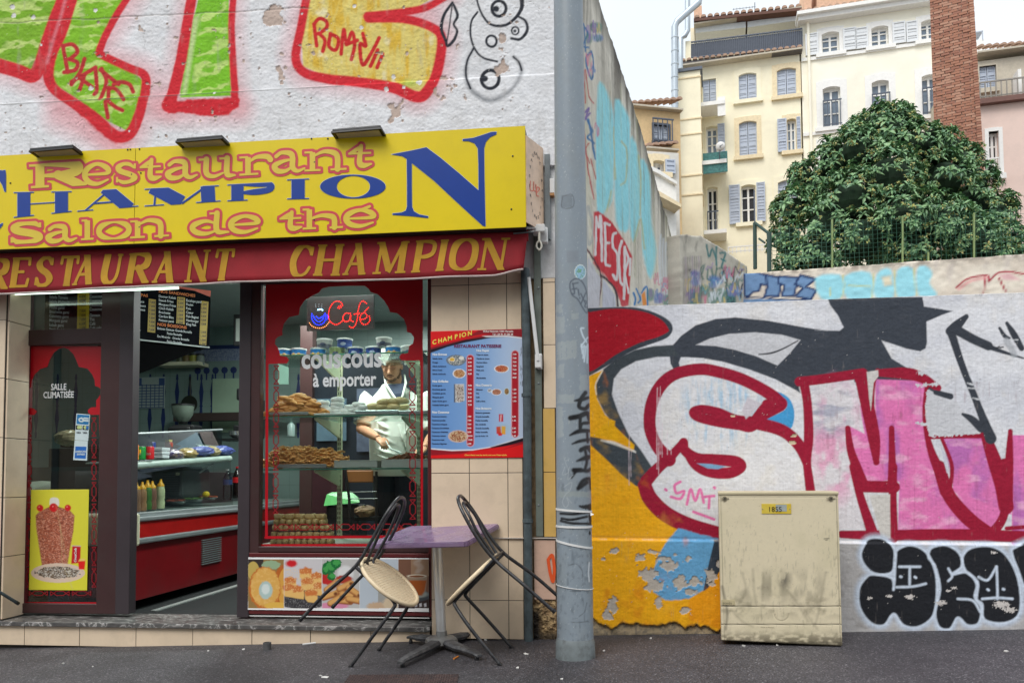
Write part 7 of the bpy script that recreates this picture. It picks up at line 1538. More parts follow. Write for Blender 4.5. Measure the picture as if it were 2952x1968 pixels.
for x,y0,dy,L in ((30,384,44.5,('Salade verte','Potage','Salade tunisienne','Brik à l\'oeuf','Salade mechouia')),(28,696,45,('Poulet garni','Brochette garnie','Cotelette garnie','Merguez garni','Steak Haché garni','Assiette kebab garni')),(22,1053,45,('Couscous mouton','Couscous poulet','Couscous merguez','Couscous brochettes','Couscous côtelettes','Couscous maison','Couscous royal','Couscous légumes')),
                    (538,340,44.7,('Tripe en sauce','Viande en sauce','Haricot blanc','Spaghetti','Petit pois','Riz','Mouloukhia')),(532,742,44.7,('Gâteaux','Thé','Café','Café crème')),(528,1010,44.8,('Boissons gazeuses','Grande bouteille','Petite bouteille','Eau minérale','Grande bouteille','Petite bouteille','Jus de fruits 1/4'))):
    for k,s in enumerate(L): mt(s,x,y0+dy*k,4.2,DKB,1.0,0.03)
for x,y0,dy,L in ((440,384,44.5,('3.00','4.00','4.00','4.00','4.00')),(440,697,44.7,('7.00','7.00','7.00','8.50','6.00','7.50')),(436,1055,45,('7.00','7.00','7.50','8.00','8.00','10.00','13.00','6.00')),(958,336,44.7,('7.00',)*6+('8.00',)),(956,743,44.7,('1.50','1.50','1.50','1.50')),(952,1057,44.7,('2.00','1.30')),(952,1190,44.7,('2.00','1.00','1.30'))):
    for k,s in enumerate(L): mt(s,x,y0+dy*k,4.6,(244,236,236),1.0,0.03)
# ---------- kebab poster and card stickers on the narrow window
ZK=zz(0,1260,2.2155)
def p_kebab(p):
    X,Y=p.X,p.Y;meat=ZK((228,500),(250,475),(300,450),(400,450),(450,470),(476,500),(468,600),(445,720),(430,820),(268,820),(250,700),(232,580))
    p.fill(ZK((318,400),(330,385),(360,385),(376,400),(372,440),(322,440)),(226,222,214),smooth=3);p.stroke(ZK((290,465),(340,440),(405,460)),5,(60,80,40));p.fill(meat,(172,92,66),soft=2);m=p.alpha(sd_poly(X,Y,p.D(),meat),2)
    p.blend((216,156,130),m*np.clip((fbm(X/3.2,Y/2.2,3)-0.5)*7,0,1)*0.8);p.blend((110,46,34),m*np.clip((fbm(X/4,Y/1.6,7)-0.55)*9,0,1)*0.8)
    for x,y,r in ((255,450,21),(342,447,27),(433,449,20)): p.stroke(ZK((x,y),(x+1,y+1)),r*0.9,(206,20,30));p.stroke(ZK((x-5,y-6),(x-4,y-6)),3,(240,150,150))
    a=np.hypot((X-(370/2.2155))/(172/2.2155),(Y-(1260+865/2.2155))/(62/2.2155));p.blend((220,196,176),(a < 1)*1.0);a2=np.hypot((X-(370/2.2155))/(158/2.2155),(Y-(1260+862/2.2155))/(42/2.2155))+(fbm(X/5,Y/5,4)-0.5)*0.4
    p.blend((120,100,80),(a2 < 0.9)*1.0);p.blend((206,200,190),(a2 < 0.9)*np.clip((fbm(X/3,Y/1.8,5)-0.47)*9,0,1));p.blend((60,44,36),(a2 < 0.9)*np.clip((fbm(X/3,Y/2.4,6)-0.56)*10,0,1))
    p.fill(ZK((462,690),(516,694),(512,800),(455,806)),(196,16,32));p.stroke(ZK((460,692),(514,694)),2,(200,200,200));p.fill(ZK((498,785),(546,782),(540,842),(504,842)),(226,30,24));p.fill(ZK((500,790),(510,774),(540,774),(546,788)),(236,200,110));p.stroke(ZK((385,560),(395,700),(400,800),(460,960)),1.2,(206,190,140),op=0.6)
    p.blend((206,206,140),np.exp(-np.abs(X-170-0.2*(Y-1500))/1.5)*0.2)
KP=thing('kebab_poster','yellow poster of a doner kebab spit and plate stuck low on the narrow window','poster',GLP.hit(170,1700));sheet('printed_sheet',GLP,85,1410,258,1699,1.1,p_kebab,KP,0.006,(220,214,60),thick=0.001)
text('print','Coca-Cola',GLP,474/2.2155,1260+795/2.2155,5.5,M_WHITEP,KP,0.0075,sx=0.9,bold=0.03,dydx=None) if False else None
_t=text('print','CocaCola',GLP,0,0+1500,7,M_WHITEP,KP,0.0075,bold=0.03,shear=0.3)
u_,v_=GLP.uv(486/2.2155,1260+798/2.2155);co=[v.co.copy() for v in _t.data.vertices];ux,vx=GLP.uv(0,1500)
for v,c in zip(_t.data.vertices,co): v.co=Vector((u_-(c.z-vx)*1.0+0.006,c.y,v_+(c.x-ux)*1.05))
ZC5=zz(60,1180,6.03)
CS=thing('card_sticker','strip of blue and white payment card stickers on the narrow window','sticker',GLP.hit(235,1328))
def sl(pts,mat,o0,name='sticker'): MB().quadslab(GLP,list(reversed(ZC5(*pts))),o0-0.0008,o0).build(name,mat,CS)
M_SB=flat((24,120,180),0.4);M_SW=flat((206,222,224),0.4)
sl([(975,68),(1212,88),(1178,545),(945,528)],M_SW,0.0055);sl([(990,86),(1198,100),(1184,262),(978,248)],M_SB,0.0065,'blue_field');sl([(945,535),(1172,548),(1160,886),(920,876)],M_SW,0.006);sl([(960,640),(1150,645),(1138,854),(945,846)],flat((30,104,190),0.4),0.0065,'blue_field')
sl([(968,272),(1072,276),(1066,352),(964,346)],M_BLACK,0.0065,'dark_field');sl([(1088,278),(1190,282),(1184,358),(1082,352)],M_BLACK,0.0065,'dark_field')
iso('print',GLP,219,262,1190,1225,0.5,lambda X,Y: sd_stroke(X,Y,sd_stroke(X,Y,sd_stroke(X,Y,np.full(X.shape,99.),cr(ZC5((1060,145),(1020,160),(1015,185),(1035,205),(1075,205),(1085,180),(1060,150)),4),4.5),ZC5((1100,150),(1165,155)),5),ZC5((1100,190),(1165,195)),5.5),M_SW,CS,0.0075)
for x,y,c in ((1005,308,(190,206,140)),(1035,308,(200,214,150)),(1120,312,(190,206,140)),(1150,314,(40,110,180))): q=ZC5((x,y))[0];MB().lathe(GLP.hit(*q,0.007),[(0,0),(0.013,0),(0,0.0006)],14,Matrix.Rotation(math.radians(90),3,'X')).build('disc',flat(c,0.5),CS)
text('print','VISA',GLP,*ZC5((978,415))[0],5,M_INK,CS,0.0075,bold=0.03);text('print','VISA',GLP,*ZC5((1088,418))[0],5,M_INK,CS,0.0075,bold=0.03);text('print','AMERICAN',GLP,*ZC5((958,745))[0],5.4,M_SW,CS,0.0075,bold=0.04,sx=0.9);text('print','EXPRESS',GLP,*ZC5((985,792))[0],5.4,M_SW,CS,0.0075,bold=0.04,sx=0.9)
# ---------- photo strip under the bakery window
ZP=zz(680,1260,2.2155)
def p_food(p):
    X,Y=p.X,p.Y;f=lambda a,b,s: fbm(X/a,Y/b,s);R_=lambda x0,x1: ((X >= 680+x0/2.2155) & (X < 680+x1/2.2155))
    def el(x,y,rx,ry,c,soft=0.06,rag=0.0,msk=1.0,s=5): a=np.hypot((X-(680+x/2.2155))/(rx/2.2155),(Y-(1260+y/2.2155))/(ry/2.2155))+(f(4,4,s)-0.5)*rag;p.blend(c,np.clip((1-a)/soft,0,1)*msk)
    A=R_(78,307);p.blend((150,120,70),A*1.0);p.blend((60,50,46),A*(Y < 1640)*(X < 760)*1.0);el(225,815,60,30,(150,176,140),rag=.3,msk=A);el(110,850,40,60,(196,170,90),msk=A);el(300,960,60,150,(186,100,40),msk=A);el(330,960,66,140,(216,160,70),msk=A);el(185,960,105,140,(196,110,44),rag=.15,msk=A);el(188,955,98,130,(222,170,86),.1,.18,A);p.blend((236,196,120),A*np.clip((f(7,7,8)-.5)*5,0,1)*0.5*(np.hypot((X-765)/42,(Y-1691)/56) < 1));el(190,975,46,62,(176,200,196),.15,.25,A);el(190,968,30,40,(216,226,222),.3,.3,A);el(260,1075,80,25,(226,180,80),msk=A)
    B=R_(309,549);p.blend((206,202,204),B*1.0);el(355,805,45,28,(206,30,40),.4,.2,B);el(430,1035,170,66,(54,52,56),.1,.1,B);p.blend((150,150,150),B*(Y > 1715)*np.clip((f(1.6,1.6,9)-.62)*12,0,1))
    for x,y in ((345,930),(445,870),(515,900),(335,975),(395,985),(525,965),(455,935),(480,1010)):
        q=ZP((x-40,y-22),(x+38,y-28),(x+42,y+22),(x+38,y+48),(x-20,y+40),(x-38,y+20));p.fill(q,(232,186,110),soft=1.5);p.fill(ZP((x-42,y-26),(x,y-44),(x+42,y-30),(x+36,y-2),(x-30,y+4)),(206,120,60),soft=2,rag=6,rs=4)
    p.blend((236,200,140),B*(Y > 1640)*(Y < 1705)*np.clip((f(2.4,2.4,12)-.58)*9,0,1)*0.8)
    C=R_(551,790);p.blend((190,188,186),C*1.0);el(700,870,60,60,(222,222,222),.3,msk=C);el(585,900,50,45,(190,40,40),.2,.3,C);el(690,905,60,30,(170,60,44),.2,.3,C)
    for x,y,r in ((600,830,50),(640,805,36),(570,850,30),(610,890,28)): el(x,y,r,r*.9,(24,110,54),.1,.6,C,int(x));el(x+5,y-6,r*.7,r*.6,(70,160,80),.2,1.0,C,int(x)+1)
    el(620,1075,110,25,(216,140,170),.2,msk=C)
    for x,y,a in ((615,950,-.6),(660,985,-.5),(600,1010,-.3),(700,950,-.4),(720,1010,.2),(755,985,.6),(690,1045,.1),(760,1040,.2),(640,1040,-.5)):
        dx,dy=42*math.cos(a),42*math.sin(a);p.stroke(ZP((x-dx,y-dy),(x+dx,y+dy)),18,(150,84,40));p.stroke(ZP((x-dx,y-dy-5),(x+dx*.9,y+dy-6)),13,(222,168,100),soft=3);p.stroke(ZP((x+dx*.9,y+dy),(x+dx*.95,y+dy)),10,(120,66,34),soft=2)
    D=R_(790,1036);p.blend((186,196,206),D*1.0);p.blend((160,160,156),D*(X > 1090)*(Y > 1640)*1.0);el(900,1085,80,40,(200,170,140),.3,.4,D);el(990,1060,60,45,(210,190,160),.3,.4,D)
    E=R_(1038,1240);p.blend((120,84,66),E*1.0);p.blend((170,140,110),E*(X > 1185)*(Y < 1660)*0.6);p.blend((56,40,36),E*(Y > 1720)*1.0);el(1150,1010,100,40,(70,76,80),.1,msk=E);el(1155,1000,85,28,(150,156,150),.3,msk=E);p.fill(ZP((1088,880),(1225,880),(1212,980),(1190,1012),(1125,1012),(1104,980)),(150,130,110));p.fill(ZP((1100,912),(1218,912),(1205,980),(1186,1006),(1130,1006),(1110,975)),(166,84,30),soft=2);el(1156,885,68,12,(216,206,186),.2,msk=E);el(1156,887,56,8,(130,80,50),.2,msk=E)
    for k in range(3): p.stroke(ZP((1150+10*k,860),(1165+14*k,830),(1140+16*k,800),(1170+6*k,780)),5,(190,176,166),soft=4,op=0.5)
    for x in (1110,1140,1170,1200): p.fill(ZP((x,1062),(x+16,1056),(x+18,1078),(x+4,1082)),(206,206,210))
    for x in (308,550,790,1037): p.blend((220,220,222),(np.abs(X-(680+x/2.2155)) < 0.7)*0.8)
    p.blend((236,236,236),((Y < 1611) | (Y > 1752))*1.0)
FS=thing('food_photo_strip','strip of food photographs below the bakery window, partly behind the chair','poster',FR.hit(975,1755));sheet('printed_sheet',FR,715,1607.5,1237,1755,1.15,p_food,FS,0.012,(200,200,200),thick=0.0)

# ---------- street pole
pb=gpt(1659,1892);PX,PYY=pb.x,pb.y
def pole_r(z): return 0.1045+(0.084-0.1045)*min(1,(z-pb.z)/4.2)
POLE=thing('street_pole','thick grey steel lamp post with sticker scars, straps and a black tag','lamp post',(PX,PYY,pb.z))
na=168;zs_=np.linspace(pb.z+0.09,6.2,1150);an=np.linspace(-math.pi,math.pi,na)
P=np.zeros((len(zs_),na,3));rr_=np.array([pole_r(z) for z in zs_])
P[...,0]=PX+rr_[:,None]*np.sin(an)[None,:];P[...,1]=PYY-rr_[:,None]*np.cos(an)[None,:];P[...,2]=zs_[:,None]
ZA=zz(1560,780,3.0167);ZB=zz(1560,1280,2.28)
def p_pole(p):
    X,Y=p.X,p.Y;f=lambda a,b,s: fbm(X/a,Y/b,s)
    p.blend((112,124,134),np.clip((Y-200)/1500,0,1)*0.0);p.blend((140,148,152),np.clip((f(30,60,1)-.5)*4,0,1)*0.5);p.blend((86,96,104),np.clip((f(14,40,2)-.6)*6,0,1)*0.5*(Y > 1300));p.blend((66,72,76),np.clip((f(7,9,3)-.62)*8,0,1)*0.3*(Y > 1500));p.blend((190,196,198),np.clip((f(2.5,3,4)-.76)*12,0,1)*0.7)
    def scar(x0,y0,x1,y1,c=(158,166,168),z=ZA,rag=9): p.fill(z((x0,y0),(x1,y0),(x1,y1),(x0,y1)),c,soft=1,op=0.75,rag=rag,rs=5)
    for q in ((130,295,188,368),(130,400,205,545),(140,620,175,778),(176,615,218,775),(225,610,272,770),(272,605,310,750),(140,815,200,930),(140,1075,290,1150),(335,905,405,1040),(140,1180,190,1450),(265,370,325,420),(235,1252,250,1330)): scar(*q)
    scar(110,310,320,345,(150,158,156),ZB);p.fill([(1618,563),(1650,563),(1650,598),(1618,598)],(116,126,134),op=0.8);p.stroke([(1622,566),(1650,562),(1652,596),(1620,598),(1622,566)],1.4,(80,84,90));p.fill([(1634,723),(1668,722),(1668,756),(1634,757)],(132,140,148),op=0.8)
    a=np.hypot((X-1673)/16.5,(Y-784)/21);p.blend((150,190,214),(a < 1)*1.0);p.blend((110,160,120),(a < 0.85)*np.clip((f(4,3,8)-.5)*8,0,1));p.blend((220,230,226),(np.abs(a-0.97) < 0.05)*1.0)
    G=(86,96,108);p.stroke(ZA((250,150),(255,100),(300,70),(345,85),(385,150),(405,250),(400,365),(360,320),(320,250),(270,210),(250,150)),4,G)
    for q in (((275,110),(290,195),(270,200)),((275,115),(320,105)),((270,160),(310,155)),((322,165),(330,215)),((335,235),(338,240)),((345,200),(385,285)),((390,190),(345,290)),((375,260),(395,270),(380,310),(400,320))): p.stroke(ZA(*q),4,G)
    Wt=(206,220,230)
    for q in (((370,500),(345,505),(365,570),(395,620)),((405,580),(360,640),(350,660),(400,660)),((375,650),(365,760)),((390,660),(375,790)),((405,640),(400,800)),((350,640),(360,720))): p.stroke(ZA(*q),4.5,Wt)
    K=(24,25,28)
    for q,w in ((((385,1060),(350,1110),(330,1180),(380,1200),(415,1170)),12),(((290,1130),(350,1120),(420,1100)),[4,12,8]),(((255,1280),(330,1265),(400,1240),(425,1290)),15),(((340,1280),(340,1370),(355,1330),(425,1320)),10),(((250,1430),(330,1395),(430,1390)),[5,13,10]),(((400,1410),(405,1490)),7),(((270,1505),(340,1480),(430,1465)),[4,10,9]),(((350,1550),(420,1530)),10)): p.stroke(ZA(*q),w,K,soft=2)
    for q,w in ((((260,40),(300,20),(330,50)),12),(((235,110),(290,90),(330,80)),[5,14,12]),(((290,40),(300,110),(290,160)),9),(((200,220),(240,170),(300,175),(330,160)),[5,12,10]),(((215,170),(260,170)),14),(((245,290),(275,240),(320,230),(330,290)),12),(((260,280),(300,250)),12)): p.stroke(ZB(*q),w,K,soft=2.5)
    for x0,x1,y0 in ((250,328,400),): p.fill(ZB((245,405),(328,392),(330,440),(300,425),(270,420)),K,rag=8,rs=4)
    for q,w in ((((128,455),(220,458),(330,445)),7),(((135,487),(200,495),(300,475)),7.5),(((130,503),(200,518),(325,522)),7),(((320,470),(328,520)),9)): p.stroke(ZB(*q),w,K,soft=1.2)
    for q in (((150,85),(160,110),(185,95)),((155,150),(140,200),(180,180),(160,120)),((185,150),(175,230),(210,200)),((150,280),(200,250),(190,300),(160,330),(140,380),(160,415),(180,390),(170,350),(200,385))): p.stroke(ZB(*q),1.3,(168,176,182),smooth=6)
    for q in (((180,795),(230,785),(270,830),(270,880)),((195,1165),(240,1170),(310,1160)),((190,965),(260,965)),((300,1040),(285,1100),(250,1130))): p.stroke(ZB(*q),1.8,(74,78,82),op=0.8,rag=2)
    p.stroke(ZB((316,775),(312,840),(316,900)),3,(216,222,226));a=np.hypot((X-(1560+320/2.28))/3,(Y-(1280+582/2.28))/6);p.blend(K,(a < 1)*1.0)
    p.blend((20,22,24),np.exp(-((Y-(1280+1330/2.28))/3)**2)*0.5)
    p.H += 0.0006*(f(9,14,11)-.5)
M_POLE=paintmat('pole_paint',0.42,0.08,300,mott=0.04,spec=0.5)
front=np.broadcast_to((np.cos(an) > -0.1)[None,:],(len(zs_),na))
surf('shaft',P,p_pole,M_POLE,POLE,(138,149,158),front)
MB().lathe((PX,PYY,pb.z-0.05),[(0.108,0),(0.114,0.03),(0.112,0.13),(0.106,0.155),(0.1045,0.16)],48).build('base_collar',pbr('pole_base',(118,126,128),0.5,var=0.2,scale=15,grime=0.6,gscale=12),POLE,True)
def strap(y0,y1,w,mat=M_WHITEP,sag=0):
    z0=Plane((0,PYY-0.1,0)).uv(1655,y0)[1];z1=Plane((0,PYY-0.1,0)).uv(1655,y1)[1];m=MB();V=[];n=48
    for k in range(n):
        a=2*math.pi*k/n;z=z0+(z1-z0)*(0.5+0.5*math.sin(a));r=pole_r(z)
        for rad,dz in ((r+0.001,-w/2),(r+0.004,-w/2),(r+0.004,w/2),(r+0.001,w/2)): V.append((PX+rad*math.sin(a),PYY-rad*math.cos(a),z+dz))
    m.add(V,[(4*k+j,4*k+(j+1) % 4,4*((k+1) % n)+(j+1) % 4,4*((k+1) % n)+j) for k in range(n) for j in range(4)]).build('strap',mat,POLE)
strap(1468,1476,0.012);strap(1518,1520,0.012);strap(1560,1582,0.012);strap(1690,1702,0.004);strap(1867,1867,0.006)
MB().add([(PX+pole_r(1)*.95,PYY-0.05,Plane((0,PYY-0.1,0)).uv(1655,1478)[1])]+[(PX+pole_r(1)*.95+0.02,PYY-0.06,Plane((0,PYY-0.1,0)).uv(1655,1483)[1]),(PX+pole_r(1)*.95,PYY-0.06,Plane((0,PYY-0.1,0)).uv(1655,1480)[1]-0.014)],[(0,1,2)]).build('strap_end',M_WHITEP,POLE)

# ---------- utility cabinet
_k=Plane((0,-0.235,0)).hit(2074,1640);KF=Plane((_k.x,_k.y,0),math.radians(-8.5));ka,kb=KF.uv(2074,1640),KF.uv(2424,1640);kz0,kz1=KF.uv(2250,1853)[1],KF.uv(2250,1421)[1]
CAB=thing('utility_cabinet','beige electricity cabinet with smudged door and yellow number plate against the graffiti wall','cabinet',KF.pt((ka[0]+kb[0])/2,kz0,-0.13))
M_CAB=paintmat('cabinet_paint',0.45,0.1,120,mott=0.03,spec=0.5)
def p_cab(p):
    X,Y=p.X,p.Y;f=lambda a,b,s: fbm(X/a,Y/b,s)
    p.blend((206,196,164),np.clip((f(80,60,1)-.45)*4,0,1)*0.5)
    sm=np.exp(-((Y-1690)/42)**2)*np.clip((X-2110)/40,0,1)*np.clip((2400-X)/50,0,1);p.blend((112,106,92),sm*smooth01(f(26,60,2)*3-1.0)*0.55)
    p.blend((96,92,82),np.clip(1-np.hypot((X-2262)/26,(Y-1668)/38),0,1)*smooth01(f(9,20,3)*4-1.7)*0.9);p.blend((90,84,72),smooth01(f(5,22,4)*4-2.5)*0.35*(Y > 1500));p.blend((130,122,100),np.exp(-((Y-1745)/30)**2)*smooth01(f(22,16,5)*3-1.3)*0.6)
    for q in (((2112,1760),(2140,1790),(2170,1805)),((2170,1640),(2174,1700),(2180,1740)),((2200,1650),(2198,1730)),((2310,1740),(2340,1790),(2355,1810)),((2380,1650),(2360,1760),(2350,1800)),((2140,1650),(2150,1700),(2130,1740)),((2270,1700),(2300,1740),(2330,1790))): p.stroke(q,5,(120,112,94),soft=4,op=0.4)
    p.stroke([(2082,1690),(2096,1760),(2092,1812)],7,(84,80,70),soft=3,op=0.6);p.blend((74,66,50),smooth01((Y-1806)/40)*smooth01(f(14,8,7)*2.4-0.5)*0.75);p.blend((60,54,42),smooth01((Y-1845)/6)*0.6)
    for y in (1746.5,1799): g=np.exp(-((Y-y)/1.3)**2);p.H -= 0.004*g;p.blend((50,46,40),g*0.85)
    g=np.exp(-((Y-1431)/1.0)**2);p.H -= 0.002*g;p.blend((120,112,90),g*0.5)
    a=np.hypot(X-2253,Y-1768);g=np.exp(-((a-20)/1.2)**2)*(Y > 1768);p.H -= 0.002*g;p.blend((130,120,96),g*0.6)
    for x in (2083,2417): g=np.exp(-((X-x-(Y-1640)*0.027)/1.2)**2);p.H -= 0.003*g;p.blend((80,74,60),g*0.5)
    p.stroke([(2376,1552),(2390,1551)],2,(40,38,34));p.stroke([(2380,1556),(2386,1555)],1.5,(40,38,34))
    p.blend((110,100,78),smooth01(f(3,3,9)*5-3.6)*0.5)
MB().pbox(KF,ka[0]+0.002,kb[0]-0.002,kz0,kz1,-0.26,-0.004,bev=0.006).build('carcass',pbr('cabinet_side',(206,194,160),0.5,var=0.08,grime=0.3),CAB)
relief('door',KF,ka[0]+0.004,kb[0]-0.004,kz0+0.004,kz1-0.012,0.0045,0.0045,(220,208,178),p_cab,M_CAB,CAB,thick=0.012)
MB().pbox(KF,ka[0],kb[0],kz1-0.01,kz1+0.01,-0.265,0.006,bev=0.006).build('cap',MATS['cabinet_side'],CAB)
for x in (2089,2395):
    P=KF.hit(x,1436,0.003);MB().lathe(P,[(0.0,0.0),(0.013,0.0),(0.012,0.005),(0.006,0.006)],18,Matrix.Rotation(math.radians(90),3,'X')).box(P+Vector((0,-0.003,0)),(0.05,0.003,0.004)).build('lock',pbr('lock_metal',(120,112,92),0.5),CAB);MB().lathe(P+Vector((0,-0.007,0)),[(0,0),(0.005,0),(0,0.001)],10,Matrix.Rotation(math.radians(90),3,'X')).build('keyhole',M_BLACK,CAB)
pl_=MB().ppx(KF,2195,1451,2281,1480,0.001,0.004,bev=0.001).build('number_plate',pbr('plate_yellow',(206,170,24),0.4,var=0.15,scale=12,col2=(220,200,90)),CAB);MB().ppx(KF,2236,1453,2268,1473,0.0042,0.0050).build('peeled_patch',pbr('grey_patch',(160,168,166),0.5,var=0.2),pl_)
text('print','1855',KF,2213.5,1474,15,M_BLACK,pl_,0.0058,bold=0.0,sx=0.95)
for x in (2199,2277): MB().lathe(KF.hit(x,1467,0.004),[(0,0),(0.004,0),(0,0.002)],8,Matrix.Rotation(math.radians(90),3,'X')).build('rivet',M_STEEL,pl_)
MB().ppx(KF,2080,1727,2119,1743,0.0,0.0035,bev=0.001).build('badge',pbr('badge_beige',(186,174,138),0.5),CAB);text('print','enedis',KF,2083,1739.5,7.5,flat((96,90,74)),CAB,0.004,bold=0.0,sx=1.0);text('print','MADE IN FRANCE',KF,2193,1808,3.4,flat((140,130,104)),CAB,0.001,sx=1.0)

# ---------- table
FL,FR_,BR_,BL_=HY(1057,1568,-0.38),HY(1346,1561,-0.48),HY(1441,1508,0.0),HY(1181,1515,0.09)
TBL=thing('cafe_table','purple square cafe table on a steel column between the two tipped chairs','table',gpt(1273,1866))
nrm=(FR_-FL).cross(BL_-FL).normalized();nrm=nrm if nrm.z > 0 else -nrm
bm=bmesh.new();vs_=[bm.verts.new(p) for p in (FL,FR_,BR_,BL_)]+[bm.verts.new(p-nrm*0.032) for p in (FL,FR_,BR_,BL_)]
for f in ((0,1,2,3),(7,6,5,4),(0,4,5,1),(1,5,6,2),(2,6,7,3),(3,7,4,0)): bm.faces.new([vs_[i] for i in f])
bmesh.ops.recalc_face_normals(bm,faces=bm.faces);bmesh.ops.bevel(bm,geom=[e for e in bm.edges if abs((e.verts[0].co-e.verts[1].co).normalized().dot(nrm)) > 0.7],offset=0.012,segments=3,affect='EDGES');bmesh.ops.bevel(bm,geom=[e for e in bm.edges if len(e.link_faces) == 2 and e.calc_face_angle(0) > 1.2],offset=0.006,segments=2,affect='EDGES')
me=bpy.data.meshes.new('table_top');bm.to_mesh(me);bm.free()
def purple_mat():
    m=pbr('purple_table_top',(130,106,140),0.3,var=0.05,scale=5,grime=0.25,gscale=6,gcol=(0.35,0.33,0.36),coat=0.15);n=m.node_tree;b=[x for x in n.nodes if x.type == 'BSDF_PRINCIPLED'][0];tc=n.nodes.new('ShaderNodeTexCoord')
    t=n.nodes.new('ShaderNodeTexNoise');t.inputs['Scale'].default_value=9;t.inputs['Detail'].default_value=6;n.links.new(tc.outputs['Object'],t.inputs['Vector']);mr=n.nodes.new('ShaderNodeMapRange');mr.inputs[1].default_value=0.35;mr.inputs[2].default_value=0.65;mr.inputs[3].default_value=0.12;mr.inputs[4].default_value=0.5;n.links.new(t.outputs['Fac'],mr.inputs[0]);n.links.new(mr.outputs[0],b.inputs['Roughness']);return m
place('table_top',me,purple_mat(),TBL)
tcen=(FL+FR_+BR_+BL_)/4;tb=gpt(1273,1866);hub=tb+Vector((0,0,0.075));ctop=HY(1261,1585,tcen.y)
MB().tube([hub,ctop,tcen-nrm*0.033],0.031,24).build('column',pbr('worn_steel',(206,206,204),0.32,metal=0.6,var=0.1,scale=6),TBL,True)
MB().lathe(tcen-nrm*0.05,[(0.03,-0.02),(0.1,0.0),(0.1,0.015)],20).build('top_plate',M_BLACK,TBL,True)
ax=(ctop-hub).normalized()
hb=MB();n8=8
hb.lathe(hub-Vector((0,0,0.02)),[(0.105,-0.022),(0.1,0.0),(0.085,0.012),(0.036,0.02),(0.034,0.05)],8).build('hub',pbr('worn_steel_hub',(140,140,138),0.4,metal=0.6,var=0.2,scale=12),TBL)
for (x,y,lift) in ((1152,1926,0.045),(1383,1903,0.04),(1390,1830,0.05),(1178,1852,0.05)):
    g=gpt(x,y);e=g+Vector((0,0,lift));d=(e-hub);d.z=0;L=d.length;d.normalize();s=Vector((-d.y,d.x,0));V=[]
    for t,w,zt_,th in ((0.09,.040,hub.z-0.012,.035),(0.2,.036,hub.z-0.018,.034),(L*.6,.030,(hub.z+e.z)/2-0.006,.028),(L*.9,.026,e.z+0.004,.02),(L,.020,e.z-0.006,.014)):
        c=Vector((hub.x,hub.y,0))+d*t
        V += [c+s*w+Vector((0,0,zt_-th*.5)),c+s*w*.7+Vector((0,0,zt_)),c-s*w*.7+Vector((0,0,zt_)),c-s*w+Vector((0,0,zt_-th*.5)),c-s*w*.8+Vector((0,0,zt_-th)),c+s*w*.8+Vector((0,0,zt_-th))]
    Fc=[(i*6+k,i*6+(k+1) % 6,(i+1)*6+(k+1) % 6,(i+1)*6+k) for i in range(4) for k in range(6)]+[tuple(range(6)),tuple(reversed(range(24,30)))]
    lg=MB().add(V,Fc).build('foot',pbr('dark_cast_metal',(70,70,72),0.55,var=0.3,scale=14,metal=0.3,grime=0.4,gscale=14,gcol=(0.3,0.3,0.3)),TBL,True);c=Vector((hub.x,hub.y,0))+d*(L*.93)
    MB().lathe((c.x,c.y,gz(c.x)),[(0.014,0),(0.014,0.012),(0.01,0.02),(0.01,max(0.022,e.z-gz(c.x)-0.01))],12).build('glide',M_BLACK,lg)

